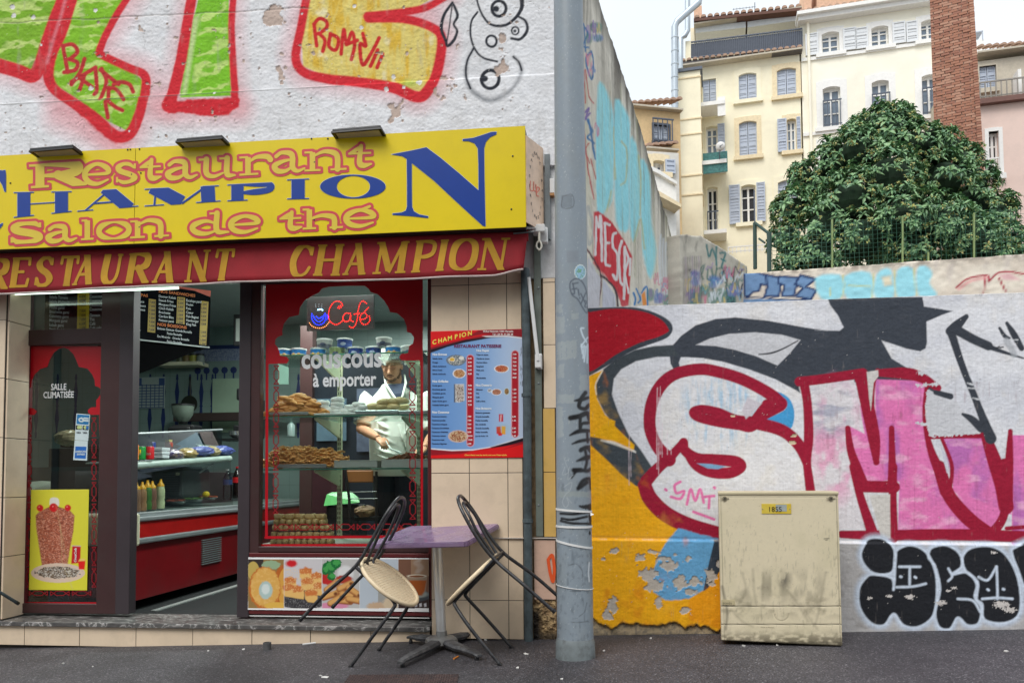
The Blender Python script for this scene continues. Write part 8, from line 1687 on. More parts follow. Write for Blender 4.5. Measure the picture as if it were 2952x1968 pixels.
# ---------- tipped bistro chairs
def chair(name_label,T,R,dm,flip):
    rs,hh,ry,fy,w=dm;C_=thing('bistro_chair',name_label,'chair',T,R,group='black tube bistro chairs tipped against the table')
    M_TUBE=pbr('black_tube',(34,34,37),0.35,var=0.25,scale=18,spec=0.6,grime=0.3,gscale=20,gcol=(0.2,0.2,0.2));r=0.0105;k=-1 if flip else 1
    def loop(hw,top,y0): return cr([(-w,-ry,0.0),(-w*.98,-ry+0.02,0.22),(-hw*1.02,-ry+0.05,0.44),(-hw,-ry+0.035,0.6),(-hw*.86,-ry,top-0.1),(-hw*.5,-ry-0.02,top-0.02),(0,-ry-0.03,top),(hw*.5,-ry-0.02,top-0.02),(hw*.86,-ry,top-0.1),(hw,-ry+0.035,0.6),(hw*1.02,-ry+0.05,0.44),(w*.98,-ry+0.02,0.22),(w,-ry,0.0)],6)
    MB().tube(loop(0.155,hh,0),r,10).build('back_hoop',M_TUBE,C_,True,world=False)
    MB().tube(cr([(-0.05,-ry+0.06,0.47),(-0.075,-ry+0.03,0.62),(-0.075,-ry,hh-0.14),(-0.04,-ry-0.015,hh-0.06),(0,-ry-0.02,hh-0.045),(0.04,-ry-0.015,hh-0.06),(0.075,-ry,hh-0.14),(0.075,-ry+0.03,0.62),(0.05,-ry+0.06,0.47)],6),r*.9,10).build('inner_hoop',M_TUBE,C_,True,world=False)
    MB().tube([(-0.155,-ry+0.05,0.45),(0.155,-ry+0.05,0.45)],0.0085,8).tube([(-0.05,-ry+0.06,0.47),(-0.03,-ry+0.08,0.44)],0.0085,8).tube([(0.05,-ry+0.06,0.47),(0.03,-ry+0.08,0.44)],0.0085,8).build('cross_bar',M_TUBE,C_,True,world=False)
    sr=rs+0.01
    for s in (-1,1):
        MB().tube(cr([(s*0.155,-ry+0.05,0.44),(s*0.15,0,0.438),(s*0.135,fy*0.45,0.436),(s*0.14,fy*0.78,0.43),(s*0.15,fy*0.86,0.40),(s*w*.92,fy*0.93,0.25),(s*w,fy,0.0)],6),r,10).build('front_leg',M_TUBE,C_,True,world=False)
        for y in (-ry,fy): MB().lathe((s*w,y,-0.003),[(0.0115,0),(0.0125,0.002),(0.0125,0.02),(0.011,0.022)],12).build('rubber_foot',M_BLACK,C_,world=False)
    st=MB().tube([((sr)*math.cos(a),0.005+(sr)*math.sin(a),0.453) for a in np.linspace(0,2*math.pi,41)[:-1]],0.0125,10,closed=True).build('seat',pbr('cream_seat',(222,202,168),0.45,var=0.06),C_,True,world=False)
    # perforated disc: a grid with round-cornered holes
    m=MB();step=0.0165;hw=0.0040;nn_=int(sr/step)+1
    for i in range(-nn_,nn_+1):
        L2=sr*sr-(i*step)**2
        if L2 <= 0: continue
        L=math.sqrt(L2)-0.003;m.box((i*step,0.005,0.452),(hw*1.9,2*L,0.006));m.box((0,0.005+i*step,0.4524),(2*L,hw*1.9,0.006))
    m.build('woven_panel',pbr('cream_seat_panel',(224,204,172),0.5,var=0.06),st,world=False);MB().lathe((0,0.005,0.440),[(0,0),(sr,0),(sr,0.004),(0,0.004)],36).build('hole_shade_disc',pbr('seat_shadow_board',(84,68,48),0.8),st,world=False)  # dark disc under the panel: shade inside the holes put into its colour
    return C_
pr=[.19,.88,.24,.22,.19]
chair('left bistro chair tipped forward so its round cream seat faces us',(-1.502,-0.4385,0.2261),(-0.6913,0.0127,-1.6859),[.19,.878,.224,.175,.207],False)
chair('right bistro chair seen side on, its back leaning over the purple table',(-0.4019,-0.4508,0.2615),(-0.7752,-0.011,1.5194),[.19,.854,.255,.171,.205],True)

# ---------- small things on the pavement
P=gpt(770,1871);T=thing('metal_stub','short grey metal pipe stub standing on the pavement near the step','pipe stub',P);MB().lathe((0,0,0),[(0.026,0),(0.026,0.045),(0.02,0.046),(0.019,0.03),(0,0.03)],20).build('stub',pbr('dull_metal',(84,84,84),0.6,var=0.3,scale=30),T,True,world=False)
P0,P1=gpt(872,1859),gpt(910,1855);T=thing('white_strip','thin white plastic strip lying at the foot of the step','litter',P0);MB().tube([P0+Vector((0,0,0.006)),P1+Vector((0,0,0.008))],0.006,6).build('strip',M_WHITEP,T)
P0,P1=gpt(1308,1900),gpt(1321,1893);T=thing('cigarette_butt','orange cigarette butt under the table foot','litter',P0);MB().tube([P0+Vector((0,0,0.005)),P1+Vector((0,0,0.005))],0.005,8).build('filter',flat((196,120,50)),T)
rr=random.Random(21)
SCL=('largest torn white scrap, on the asphalt left of the metal cover','white scrap between the right chair and the lamp post','small white scrap right of the right chair leg','white scrap at the wall foot beside the drainpipe','white scrap behind the right chair legs','tiny white fleck below the step left of the pipe stub','tiny white fleck near the pipe stub','white fleck on the asphalt below the kebab poster','white scrap at the right edge of the pavement','white scrap at the foot of the beige cabinet','white fleck just right of the lamp post base','white scrap beside the largest scrap','pale fleck below the flaking orange wall','white fleck under the middle of the beige cabinet','white fleck below the lamp post at the bottom edge','tiny fleck on the asphalt below the open doorway')
for x,y,s in ((938,1953,.028),(1517,1885,.018),(1492,1925,.012),(1565,1832,.02),(1400,1845,.012),(600,1876,.01),(702,1872,.01),(182,1912,.01),(2900,1878,.016),(2144,1862,.012),(1740,1876,.011),(925,1948,.012),(1876,1840,.012),(2240,1860,.008),(1620,1958,.009),(268,1922,.008)):
    P=gpt(x,y);V=[];n=7
    for k in range(n): a=2*math.pi*k/n;r=s*rr.uniform(.5,1.1);V.append((r*math.cos(a),r*.8*math.sin(a),0.003+rr.uniform(0,.006)))
    V.append((0,0,0.008));V += [(v[0]*.9,v[1]*.9,0.0) for v in V[:n]]
    o=mesh('paper_scrap',V,[(k,(k+1) % n,n) for k in range(n)]+[(n+1+k,n+1+(k+1) % n,(k+1) % n,k) for k in range(n)],flat((206,204,200),0.7),world=False);o.location=P;tag(o,SCL[0],'litter','paper scraps scattered on the pavement');SCL=SCL[1:]
# access cover
q=[gpt(*p) for p in ((992,1958),(1010,1947),(1322,1945),(1305,1967))];a,b_,c,d_=gpt(1008,1947),gpt(1322,1945),gpt(1300,1975),gpt(985,1978)
MC=thing('access_cover','rusty chequered metal access cover set in the pavement at the bottom edge','cover',(a+c)/2);dirv=(d_-a).normalized();d2=a+dirv*0.4;c2=b_+dirv*0.4;up=Vector((0,0,0.006));dn_=Vector((0,0,-0.03))
M_RUST=pbr('rusty_plate',(58,52,54),0.7,var=0.35,scale=40,metal=0.2,col2=(96,76,72))
MB().add([p+dn_ for p in (a,b_,c2,d2)]+[p+up for p in (a,b_,c2,d2)],[(7,6,5,4),(0,1,5,4),(1,2,6,5),(2,3,7,6),(3,0,4,7)]).build('plate',M_RUST,MC)
m=MB()
for i in range(44):
    for j in range(22):
        p_=a.lerp(b_,(i+.5)/44)+dirv*0.4*(j+.5)/22+Vector((0,0,0.0075));an_=0.8 if (i+j) % 2 else -0.8;m.box(p_,(0.011,0.0035,0.003),Matrix.Rotation(an_,3,'Z'))
o=m.build('tread',M_RUST,MC);tag(o,kind='stuff')
P0,P1=HY(-40,1682,-0.25),HY(52,1738,-0.02);T=thing('chair_leg','dark metal chair leg poking in at the far left over the marble sill','chair',P1);MB().tube([P0,P1],0.011,10).build('tube',M_DPIPE,T,True);MB().tube([P1-(P1-P0).normalized()*0.02,P1+(P1-P0).normalized()*0.004],0.0125,10).build('foot_cap',M_BLACK,T,True)
# houses across the street, behind the camera: they show in the window glass
for k,(x,w,h_,c) in enumerate(((-14,11,9,(150,130,110)),(-2.5,11,12,(120,112,104)),(9,11,10,(160,140,112)))):
    T=thing('street_house',('ochre','grey','sandy')[k]+' house across the street behind the viewer','building',(x,-17,gz(-3)));b0=Vector((x,-20,0));MB().box((x,-20,h_/2),(w-0.1,6,h_)).build('wall',flat(c,0.8),T)
    for i in range(3):
        for j in range(int(h_/3)): MB().box((x-3.4+3.4*i,-16.98,1.7+3*j),(1.2,0.06,1.9)).build('window',flat((40,46,52),0.3),T)
# ================================================================== houses, chimney, tree and fence behind the walls
M_YW=pbr('yellow_render',(249,240,212),0.85,var=0.06,scale=1.0,grime=0.2,gscale=0.8,gcol=(0.4,0.33,0.22));M_PW=pbr('cream_render',(250,244,226),0.85,var=0.05,scale=1.0,grime=0.12,gscale=1.1,gcol=(0.5,0.42,0.3));M_TRIM=pbr('pale_trim',(238,236,232),0.8,var=0.05);M_TRIM2=pbr('sandy_trim',(234,216,180),0.85,var=0.1)
M_SHUT=pbr('grey_shutter',(184,192,206),0.6,var=0.05);M_SHUT2=pbr('pale_shutter',(222,224,226),0.6,var=0.04);M_DARK=pbr('dark_room',(24,26,32),0.6);M_PANE=pbr('grey_pane',(120,134,150),0.15,var=0.2,scale=1);M_CURT=pbr('curtain',(196,204,216),0.8,var=0.15,scale=6)
M_ROOF=pbr('clay_tile',(150,120,104),0.85,var=0.35,scale=8,col2=(196,164,140));M_RAIL=pbr('rail_metal',(86,94,108),0.5);M_PINK=pbr('pink_render',(232,206,194),0.85,var=0.1,scale=1.2,grime=0.3,gscale=1.2,gcol=(0.3,0.25,0.22));M_GREYW=pbr('grey_beige_render',(196,186,168),0.85,var=0.08,grime=0.2,gscale=1)
def ubox(pl,x0,y0,x1,y1):
    a,b=pl.uv(x0,y0),pl.uv(x1,y1);return min(a[0],b[0]),max(a[0],b[0]),min(a[1],b[1]),max(a[1],b[1])
def wall_holes(name,pl,u0,u1,v0,v1,holes,mat,parent,th=0.35,depth=8.0):
    us=sorted({u0,u1,*[h[0] for h in holes],*[h[1] for h in holes]});vs=sorted({v0,v1,*[h[2] for h in holes],*[h[3] for h in holes]});m=MB()
    for i in range(len(us)-1):
        run=None
        for j in range(len(vs)-1):
            c=((us[i]+us[i+1])/2,(vs[j]+vs[j+1])/2);hole=any(h[0] < c[0] < h[1] and h[2] < c[1] < h[3] for h in holes) or c[0] < u0 or c[0] > u1
            if not hole: run=(run[0],vs[j+1]) if run else (vs[j],vs[j+1])
            if (hole or j == len(vs)-2) and run: m.pbox(pl,us[i],us[i+1],run[0],run[1],-th,0);run=None
    o=m.build(name,mat,parent);MB().pbox(pl,u0+0.02,u1-0.02,v0,v1-0.05,-depth,-th-0.3).build('rear_body',mat,parent);MB().pbox(pl,u0,u1,v0,v1-0.1,-th-0.28,-th-0.26).build('room_backing',M_DARK,parent);return o
def louvre(pl,u0,u1,v0,v1,mat,o0,parent,panels=3):
    m=MB();w=u1-u0;m.pbox(pl,u0,u1,v0,v1,o0,o0+0.03);f=0.12*w
    for a,b in ((u0,u0+f),(u1-f,u1)): m.pbox(pl,a,b,v0,v1,o0+0.03,o0+0.06)
    for k in range(panels+1): v=v0+(v1-v0)*k/panels;m.pbox(pl,u0+f,u1-f,max(v0,v-0.04),min(v1,v+0.04),o0+0.03,o0+0.058)
    for k in range(int((v1-v0)/0.11)): m.pbox(pl,u0+f,u1-f,v0+0.11*k+0.03,v0+0.11*k+0.07,o0+0.028,o0+0.045)
    m.build('shutter',mat,parent)
def window(pl,hole,parent,kind,trim=M_TRIM,shut=M_SHUT,sh=None,rail=False,arch=True,tw=0.16):
    u0,u1,v0,v1=hole;w=u1-u0;W_=MB();n=9;rise=0.12*w if arch else 0
    fr=[(u0+w*t,v1-rise*(1-(1-(2*t-1)**2))) for t in np.linspace(0,1,n)]
    for k in range(n-1):
        a,b=fr[k],fr[k+1];W_.uvslab(pl,[(a[0],a[1]),(b[0],b[1]),(b[0],v1+tw*1.1),(a[0],v1+tw*1.1)],-0.3,0.035)
    W_.pbox(pl,u0-tw,u0,v0,v1+tw,-0.05,0.03).pbox(pl,u1,u1+tw,v0,v1+tw,-0.05,0.03)
    f=W_.build('window',trim,parent);MB().pbox(pl,u0-tw*1.3,u1+tw*1.3,v0-0.14,v0,-0.05,0.12).build('sill',trim,f)
    if kind == 'shut':
        for a,b in ((u0,u0+w/2-0.01),(u0+w/2+0.01,u1)): louvre(pl,a,b,v0,v1,shut,-0.12,f)
    else:
        MB().pbox(pl,u0,u1,v0,v1,-0.22,-0.2).build('pane',M_DARK if kind == 'dark' else M_PANE,f);g=MB()
        for c in ((u0,u0+.05),(u1-.05,u1),(u0+w/2-.035,u0+w/2+.035)): g.pbox(pl,c[0],c[1],v0,v1,-0.2,-0.15)
        for q in ((v0,v0+.08),(v1-.09-rise*.3,v1),(v0+(v1-v0)*.36,v0+(v1-v0)*.36+.04),(v0+(v1-v0)*.68,v0+(v1-v0)*.68+.04)): g.pbox(pl,u0,u1,q[0],q[1],-0.198,-0.16)
        g.build('casement',M_TRIM,f)
        if kind == 'curtain': MB().pbox(pl,u0+.08,u0+w*.42,v0+.1,v1-.2,-0.24,-0.225).build('curtain',M_CURT,f)
    if sh:
        for a,b in sh: louvre(pl,a,b,v0-0.02,v1+0.02,shut,0.04,f)
    if rail: railing(pl,u0-0.02,u1+0.02,v0,v0+0.95,0.1,f,0.14)
    return f
def railing(pl,u0,u1,v0,v1,out,parent,step=0.16,mat=None,name='railing'):
    m=MB().pbox(pl,u0,u1,v1-0.04,v1,out,out+0.04).pbox(pl,u0,u1,v0+0.05,v0+0.08,out,out+0.03)
    for k in range(int((u1-u0)/step)+1): m.pbox(pl,u0+k*step,u0+k*step+0.03,v0,v1,out+0.005,out+0.03)
    return m.build(name,mat or M_RAIL,parent)
def tile_row(pl,pts,parent,out,r=0.09,depth=0.9,name='roof_tile',pitch=0.3):
    """a row of clay cover tiles along an eave given by two pixels"""
    a,b=pl.uv(*pts[0]),pl.uv(*pts[1]);n=int((b[0]-a[0])/(r*2.3));me=None;z=(a[1]+b[1])/2
    for k in range(n):
        u=a[0]+(k+.5)/n*(b[0]-a[0])
        if me is None:
            m=MB();q=[];
            for L in (0,1): q += [Vector((r*(1-.15*L)*math.cos(t),L*depth,r*(1-.15*L)*math.sin(t)+L*pitch)) for t in np.linspace(0,math.pi,7)]
            m.add(q,[(i,i+1,i+8,i+7) for i in range(6)]+[tuple(reversed(range(7)))]);me=m;o=m.build(name,M_ROOF,parent,world=False);me=o.data
        else: o=bpy.data.objects.new(name,me);COL.objects.link(o);o.parent=parent
        P=pl.pt(u,a[1]+(b[1]-a[1])*(k+.5)/n,out);o.matrix_parent_inverse=wmat(parent).inverted();o.location=P;o.rotation_euler=(0,0,pl.ang)
    MB().pbox(pl,a[0],b[0],min(a[1],b[1])-0.06,min(a[1],b[1])-0.005,-depth,out).build('eave',M_GREYW,parent)
# ---------- yellow house and cream house
BB=cplane(2135,400,28,15);YH=thing('yellow_house','yellow five storey house with grey shutters, small balconies and a roof terrace','house',BB.hit(2150,620));vb0=BB.uv(2150,760)[1]-6
hs_={'a': ubox(BB,2129,215,2182,285),'b': ubox(BB,2239,201,2296,273),'c': ubox(BB,2130,353,2183,447),'d': ubox(BB,2268,345,2296,434),'e': ubox(BB,2136,535,2180,640),'f': ubox(BB,2242,522,2302,640),'g': ubox(BB,2026,232,2066,329),'h': ubox(BB,2036,366,2070,444),'i': ubox(BB,2039,541,2071,683)}
y0u,y1u=BB.uv(1962,400)[0],BB.uv(2311,400)[0];vtY=BB.uv(2140,168)[1]
wall_holes('wall',BB,y0u,y1u,vb0,vtY,list(hs_.values()),M_YW,YH)
for k in 'abcf': window(BB,hs_[k],YH,'shut',M_TRIM2 if k in 'bc' else M_YW)
h=hs_['d'];window(BB,h,YH,'curtain',M_TRIM2,sh=[(BB.uv(2241,390)[0],h[0]-.02),(h[1]+.02,BB.uv(2316,390)[0]-.1)]);h=hs_['e'];window(BB,h,YH,'dark',M_YW,sh=[(BB.uv(2102,590)[0],h[0]-.05),(h[1]+.03,BB.uv(2206,590)[0])])
window(BB,hs_['g'],YH,'shut',M_YW,arch=False,tw=0.05);window(BB,hs_['h'],YH,'glass',M_YW,sh=[(hs_['h'][1],hs_['h'][1]+0.25)],tw=0.05);window(BB,hs_['i'],YH,'dark',M_YW,rail=True,tw=0.05)
pu0,pu1=BB.uv(1955,400)[0],BB.uv(2016,400)[0];vp=BB.uv(1990,208)[1];BF=BB.off(1.3)
pu0,pu1=BF.uv(1955,400)[0],BF.uv(2022,400)[0];vp=BF.uv(1990,206)[1]
MB().pbox(BF,pu0,pu1,vb0,vp,-1.4,0).build('stair_tower',M_YW,YH);MB().pbox(BF,pu0-.08,pu1+.08,vp,vp+.1,-1.4,.08).build('tower_cap',M_RAIL,YH)
for y in (222,341,385,504,560): v=BF.uv(1990,y)[1];MB().pbox(BF,pu0-.02,pu1+.03,v-.05,v,-1.35,.03).build('string_course',M_TRIM2,YH)
for (y,x0,x1) in ((334,2020,2092),(497,2022,2098),(690,2030,2098)):
    a=BB.uv(x0,y);b=BB.uv(x1,y);MB().pbox(BB,a[0],b[0]-.05,a[1]-.12,a[1]+.02,0,1.0).build('balcony_slab',M_TRIM,YH)
a=ubox(BF.off(-.35),2026,443,2098,494);MB().pbox(BF.off(-.35),*a,-.04,0).build('balcony_screen',pbr('green_screen',(44,92,92),0.7,var=0.5,scale=14,col2=(80,140,136),bump=1,bscale=20),YH);a=ubox(BF.off(-.35),2068,280,2092,332);MB().pbox(BF.off(-.35),*a,-.04,0).build('balcony_panel',M_TRIM,YH)
dP=BF.hit(2076,421);DS=thing('satellite_dish','white satellite dish on the balcony with the green screen','dish',dP);MB().lathe(dP,[(0.0,0),(.1,.01),(.16,.05),(.165,.06),(.1,.03),(0,.02)],22,Matrix.Rotation(math.radians(-80),3,'X') @ Matrix.Rotation(.3,3,'Y')).build('dish',M_WHITEP,DS,True);MB().tube([dP,dP+Vector((.05,-.2,-.05))],.012,6).tube([dP,dP+Vector((0,.2,-.4))],.015,6).build('arm',M_RAIL,DS)
# roof terrace
TPl=BB.off(-1.6);a=ubox(TPl,1990,64,2311,172);MB().pbox(TPl,a[0],a[1],a[2]-1,a[3]-.25,-4,0).build('attic_wall',M_YW,YH)
for x0,x1,y0 in ((2012,2086,100),(2118,2190,92),(2225,2300,80)): q=ubox(TPl,x0,y0,x1,y0+62);louvre(TPl,q[0],q[0]+(q[1]-q[0])*.28,q[2],q[3],M_SHUT,.02,YH,2);MB().pbox(TPl,q[0]+(q[1]-q[0])*.3,q[0]+(q[1]-q[0])*.7,q[2],q[3],.01,.05).build('pane',M_PANE,YH);louvre(TPl,q[0]+(q[1]-q[0])*.72,q[1],q[2],q[3],M_SHUT,.02,YH,2)
for k,(x0,x1,y0,y1) in enumerate(((2005,2150,96,80),(2155,2308,80,58))): MB().quadslab(BB.off(-.6),[(x0,y0),(x1,y1),(x1,y1-17),(x0,y0-17)],-.9,0).build('awning_box',pbr('white_awning',(226,228,226),.7,var=.05),YH)
tile_row(BB.off(-.4),((2000,56),(2311,22)),YH,0.1,.1,1.5);MB().quadslab(BB.off(-.3),[(2000,64),(2311,32),(2311,24),(2000,56)],-1.5,0.05).build('roof_edge',pbr('brown_fascia',(104,72,60),.8),YH)
a0,b0=BB.uv(1982,174),BB.uv(2311,139);m=MB();
ty0,by0,ty1,by1=BB.uv(1982,128)[1],a0[1],BB.uv(2311,88)[1],b0[1];NB=62
for k in range(NB+1): t=k/NB;u=a0[0]+(b0[0]-a0[0])*t;v0_,v1_=by0+(by1-by0)*t,ty0+(ty1-ty0)*t;m.pbox(BB,u,u+.03,v0_,v1_,.1,.13)
for p_,q_ in (((1982,128),(2311,88)),((1982,172),(2311,137))): m.quadslab(BB,[(p_[0],p_[1]+2),(q_[0],q_[1]+2),(q_[0],q_[1]-1),(p_[0],p_[1]-1)],.09,.14)
o=m.build('terrace_railing',M_RAIL,YH);MB().quadslab(BB,[(1982,172),(2311,137),(2311,92),(1982,132)],.05,.07).build('railing_screen',pbr('smoked_panel',(84,92,108),.4),YH)
tile_row(BB,((1962,190),(2311,150)),YH,0.35,.09,.5,pitch=.12);MB().quadslab(BB,[(1962,197),(2311,157),(2311,151),(1962,191)],-.1,.3).build('gutter',pbr('grey_gutter',(96,92,92),.6),YH)
MB().quadslab(BB.off(.05),[(1976,190),(1992,188),(1992,122),(1976,124)],-.3,.1).build('parapet',M_YW,YH)
q=ubox(BB.off(-1),2000,20,2024,60);MB().pbox(BB.off(-1),*q,-.6,0).build('chimney',pbr('peach_render',(216,176,148),.8),YH)
an_=BB.off(-2).hit(2176,30);AT=thing('antenna','thin television antenna on the roof of the yellow house','antenna',an_);MB().tube([an_,BB.off(-2).hit(2176,8)],.015,6).build('mast',M_RAIL,AT)
o=MB();[o.tube([BB.off(-2).hit(2115+k*9,31-k*1.0),BB.off(-2).hit(2115+k*9,24-k*1.0)],.008,4) for k in range(7)];o.tube([BB.off(-2).hit(2112,28),BB.off(-2).hit(2178,20)],.01,4);o.build('boom',M_RAIL,AT)
CH=thing('cream_house','cream house with arched white trimmed windows between the yellow house and the brick chimney','house',BB.hit(2500,620));W1=[ubox(BB,*q) for q in ((2368,97,2420,150),(2511,80,2562,131),(2654,62,2700,113))];W2=[ubox(BB,*q) for q in ((2371,254,2425,364),(2512,236,2565,346),(2656,219,2706,330))];W3=[ubox(BB,*q) for q in ((2366,415,2410,480),)]
CB=BB.off(.12);c0,c1=BB.uv(2313,300)[0],BB.uv(2790,300)[0];vtC=BB.uv(2500,42)[1]
wall_holes('wall',BB,c0,c1,vb0,vtC,W1+W2+W3,M_PW,CH)
for h in W1: w=h[1]-h[0];window(BB,h,CH,'glass',M_TRIM,shut=M_SHUT2,sh=[(h[0]-w*.75-.12,h[0]-.12),(h[1]+.12,h[1]+w*.75+.12)])
for h in W2: window(BB,h,CH,'glass',M_TRIM,rail=True,tw=.22)
for h in W3: window(BB,h,CH,'shut',M_TRIM,shut=M_SHUT2)
for (y0,y1) in ((170,128),(388,350)):
    u0_,v0_=BB.uv(2313,y0);u1_,v1_=BB.uv(2690,y1);MB().pbox(BB,c0,c1,(v0_+v1_)/2-.06,(v0_+v1_)/2+.06,0,.06).build('string_course',M_TRIM,CH)
MB().pbox(BB,c0-.1,c1,vtC-.05,vtC+.1,-.3,.35).pbox(BB,c0-.15,c1,vtC+.1,vtC+.22,-.3,.5).build('cornice',M_TRIM,CH);x2=BB.uv(2312,300);p0_,p1_=BB.pt(c0-.1,vtC+.24,.3),BB.pt(c1,vtC+.24,.3);_x,_y=proj(np.array([list(p0_),list(p1_)]));tile_row(BB.off(.3),((_x[0],_y[0]),(_x[1],_y[1])),CH,0.1,.1,1.5)
MB().tube([BB.pt(c0+.25,vb0,.1),BB.pt(c0+.25,vtC,.1)],.05,8).build('downspout',M_PW,CH)
for x0,x1,y0 in ((2316,2340,-60),(2352,2700,-80)): q=ubox(BB.off(-1.5),x0,y0,x1,40);MB().pbox(BB.off(-1.5),q[0],q[1],q[2],q[3],-2,0).build('attic_block',pbr('peach_render',None) if False else MATS['peach_render'],CH)
# ---------- small house and roofs on the left, metal flues
LB=cplane(1880,350,24,-12);LH=thing('small_house','small ochre house with a barred window left of the silver flue','house',LB.hit(1880,420));q=ubox(LB,1832,306,1962,420);hw=ubox(LB,1884,360,1928,410)
wall_holes('wall',LB,q[0]-1.2,q[1],q[2]-8,q[3],[hw],pbr('ochre_render',(216,186,140),.85,var=.08),LH,depth=5);window(LB,hw,LH,'shut',M_RAIL,shut=M_CURT,arch=False,tw=.06);railing(LB,hw[0]-.1,hw[1]+.1,hw[2]-.1,hw[3]+.15,.15,LH,.16);tile_row(LB,((1815,306),(1962,294)),LH,.2,.09,1);tile_row(LB.off(.6),((1858,428),(1950,420)),LH,.2,.09,.8,pitch=.25)
LC=cplane(1900,500,21,-10);LT=thing('white_annex','white annex with an arched window and stepped parapet below the small house','house',LC.hit(1910,600));hw=ubox(LC,1882,462,1914,500)
q=ubox(LC,1850,434,1962,760);wall_holes('wall',LC,q[0],q[1],q[2]-6,q[3],[hw],pbr('off_white_render',(216,212,204),.85,var=.06,grime=.2,gscale=1),LT,depth=3);window(LC,hw,LT,'glass',M_TRIM2,sh=[(hw[1]+.02,hw[1]+.3)])
MB().quadslab(LC.off(1.0),[(1872,760),(1950,760),(1950,545),(1925,515),(1900,497),(1876,484)],-.9,0).quadslab(LC.off(1.05),[(1870,490),(1900,504),(1950,534),(1950,526),(1900,493),(1870,478)],-.95,.05).build('parapet',M_TRIM,LT);MB().quadslab(LC.off(1.4),[(1885,560),(1962,600),(1962,590),(1885,545)],-1,.05).build('ledge',M_TRIM2,LT)
FP=BB.off(1.7);FL_=thing('metal_flue','tall silver ventilation duct with a bent top beside the yellow house','duct',FP.hit(1946,560));M_FLUE=pbr('bright_duct',(188,198,206),.35,metal=.4,var=.08,scale=2)
MB().tube([FP.hit(1948,600),FP.hit(1946,500),FP.hit(1945,78),FP.hit(1952,62),FP.hit(2014,8),FP.hit(2022,-60)],.12,14).build('duct',M_FLUE,FL_,True)
for y in range(110,600,38): P=FP.hit(1945.5,y);MB().lathe(P,[(.125,-.025),(.135,-.02),(.135,.02),(.125,.025)],14).build('joint_ring',M_FLUE,FL_)
T=thing('metal_flue','thin silver duct rising behind the bent flue','duct',BB.hit(1980,120));MB().tube([BB.off(.3).hit(1962,200),BB.off(.3).hit(1962,112),BB.off(.3).hit(1974,104),BB.off(.3).hit(1982,90),BB.off(.3).hit(1982,-60)],.1,12).build('duct',M_FLUE,T,True)
# ---------- brick chimney
KB=cplane(2760,300,19.5,29);KC=thing('brick_chimney','tall tapering red brick factory chimney rising behind the tree','chimney',KB.hit(2762,600))
zb_,zt2=KB.uv(2760,600)[1]-7,KB.uv(2745,-40)[1]+.6;uw=lambda z: (KB.uv(2690,300)[0]+.0*z,np.interp(z,[KB.uv(2760,525)[1],KB.uv(2760,0)[1]],[KB.uv(2838,525)[0],KB.uv(2806,0)[0]]))
dz=.068;nrow=int((zt2-zb_)/dz);mats_=[pbr('brick_red',(168,118,96),.9,var=.08,scale=4),pbr('brick_brown',(156,108,90),.9,var=.08),pbr('brick_pale',(182,138,116),.9,var=.08)];mb=MB();rr=random.Random(3);core=MB()
u0,ua_=uw(zb_);_,ub_=uw(zt2);core.uvslab(KB,[(u0+.02,zb_),(ua_-.02,zb_),(ub_-.02,zt2),(u0+.02,zt2)],-1.3,-.02);core.build('mortar_core',pbr('mortar',(160,134,120),.95),KC)
for r_ in range(nrow):
    z=zb_+r_*dz
    if z < KB.uv(2760,560)[1]: continue
    a,b=uw(z);k=a-(.13 if r_ % 2 else 0)
    while k < b:
        e=min(b,k+.2);s=max(a,k)
        if e-s > .03: j=rr.uniform(-.008,.014);mb.mat(rr.choice((0,0,1,2))).pbox(KB,s+.006,e-.006,z+.006,z+dz-.006,-.1,j)
        k += .21
    for s in np.arange(-1.25,-.1,.26): mb.mat(rr.choice((0,1,2))).pbox(KB,b-.1,b+rr.uniform(0,.01),z+.006,z+dz-.006,s,s+.24)
o=mb.build('brick',mats_,KC);tag(o,kind='stuff')
# ---------- pink house on the right
PB=cplane(2880,300,22.5,15);PH=thing('pink_house','weathered pink house with grey upper storey and open dark window, right of the chimney','house',PB.hit(2900,600));hw=ubox(PB,2849,381,2883,505);q=ubox(PB,2805,305,2952,600)
wall_holes('wall',PB,q[0]-.6,q[1]+2.5,q[2]-6,q[3],[hw],M_PINK,PH,depth=6);f=window(PB,hw,PH,'dark',M_TRIM,arch=False,tw=.1);railing(PB,hw[0],hw[1],hw[2],hw[2]+.55,-.05,f,.12,M_TRIM)
q2=ubox(PB.off(-.7),2805,148,2952,300);hw2=ubox(PB.off(-.7),2822,194,2873,254);wall_holes('upper_wall',PB.off(-.7),q2[0]-.5,q2[1]+2.5,q2[2],q2[3]-.35,[hw2],M_GREYW,PH,depth=5);window(PB.off(-.7),hw2,PH,'shut',M_GREYW,arch=False,tw=.04);tile_row(PB.off(-.7),((2812,148),(3050,128)),PH,.25,.08,.8)
MB().pbox(PB,q[0],q[1]+2.5,q[3]-.05,q[3]+.1,-.8,.2).build('balcony_slab',pbr('rusty_slab',(120,88,80),.8),PH);railing(PB,q[0],q[1]+2.5,q[3]+.1,q[3]+.62,.12,PH,.14,pbr('pale_rail',(150,144,136),.6));MB().ppx(PB,2938,195,2952,300,-.5,-.1).build('door_panel',M_TRIM,PH)
for a,b in ((2845,2856),): MB().ppx(PB,2836,508,2896,518,0,.15).build('sill',M_TRIM,PH)
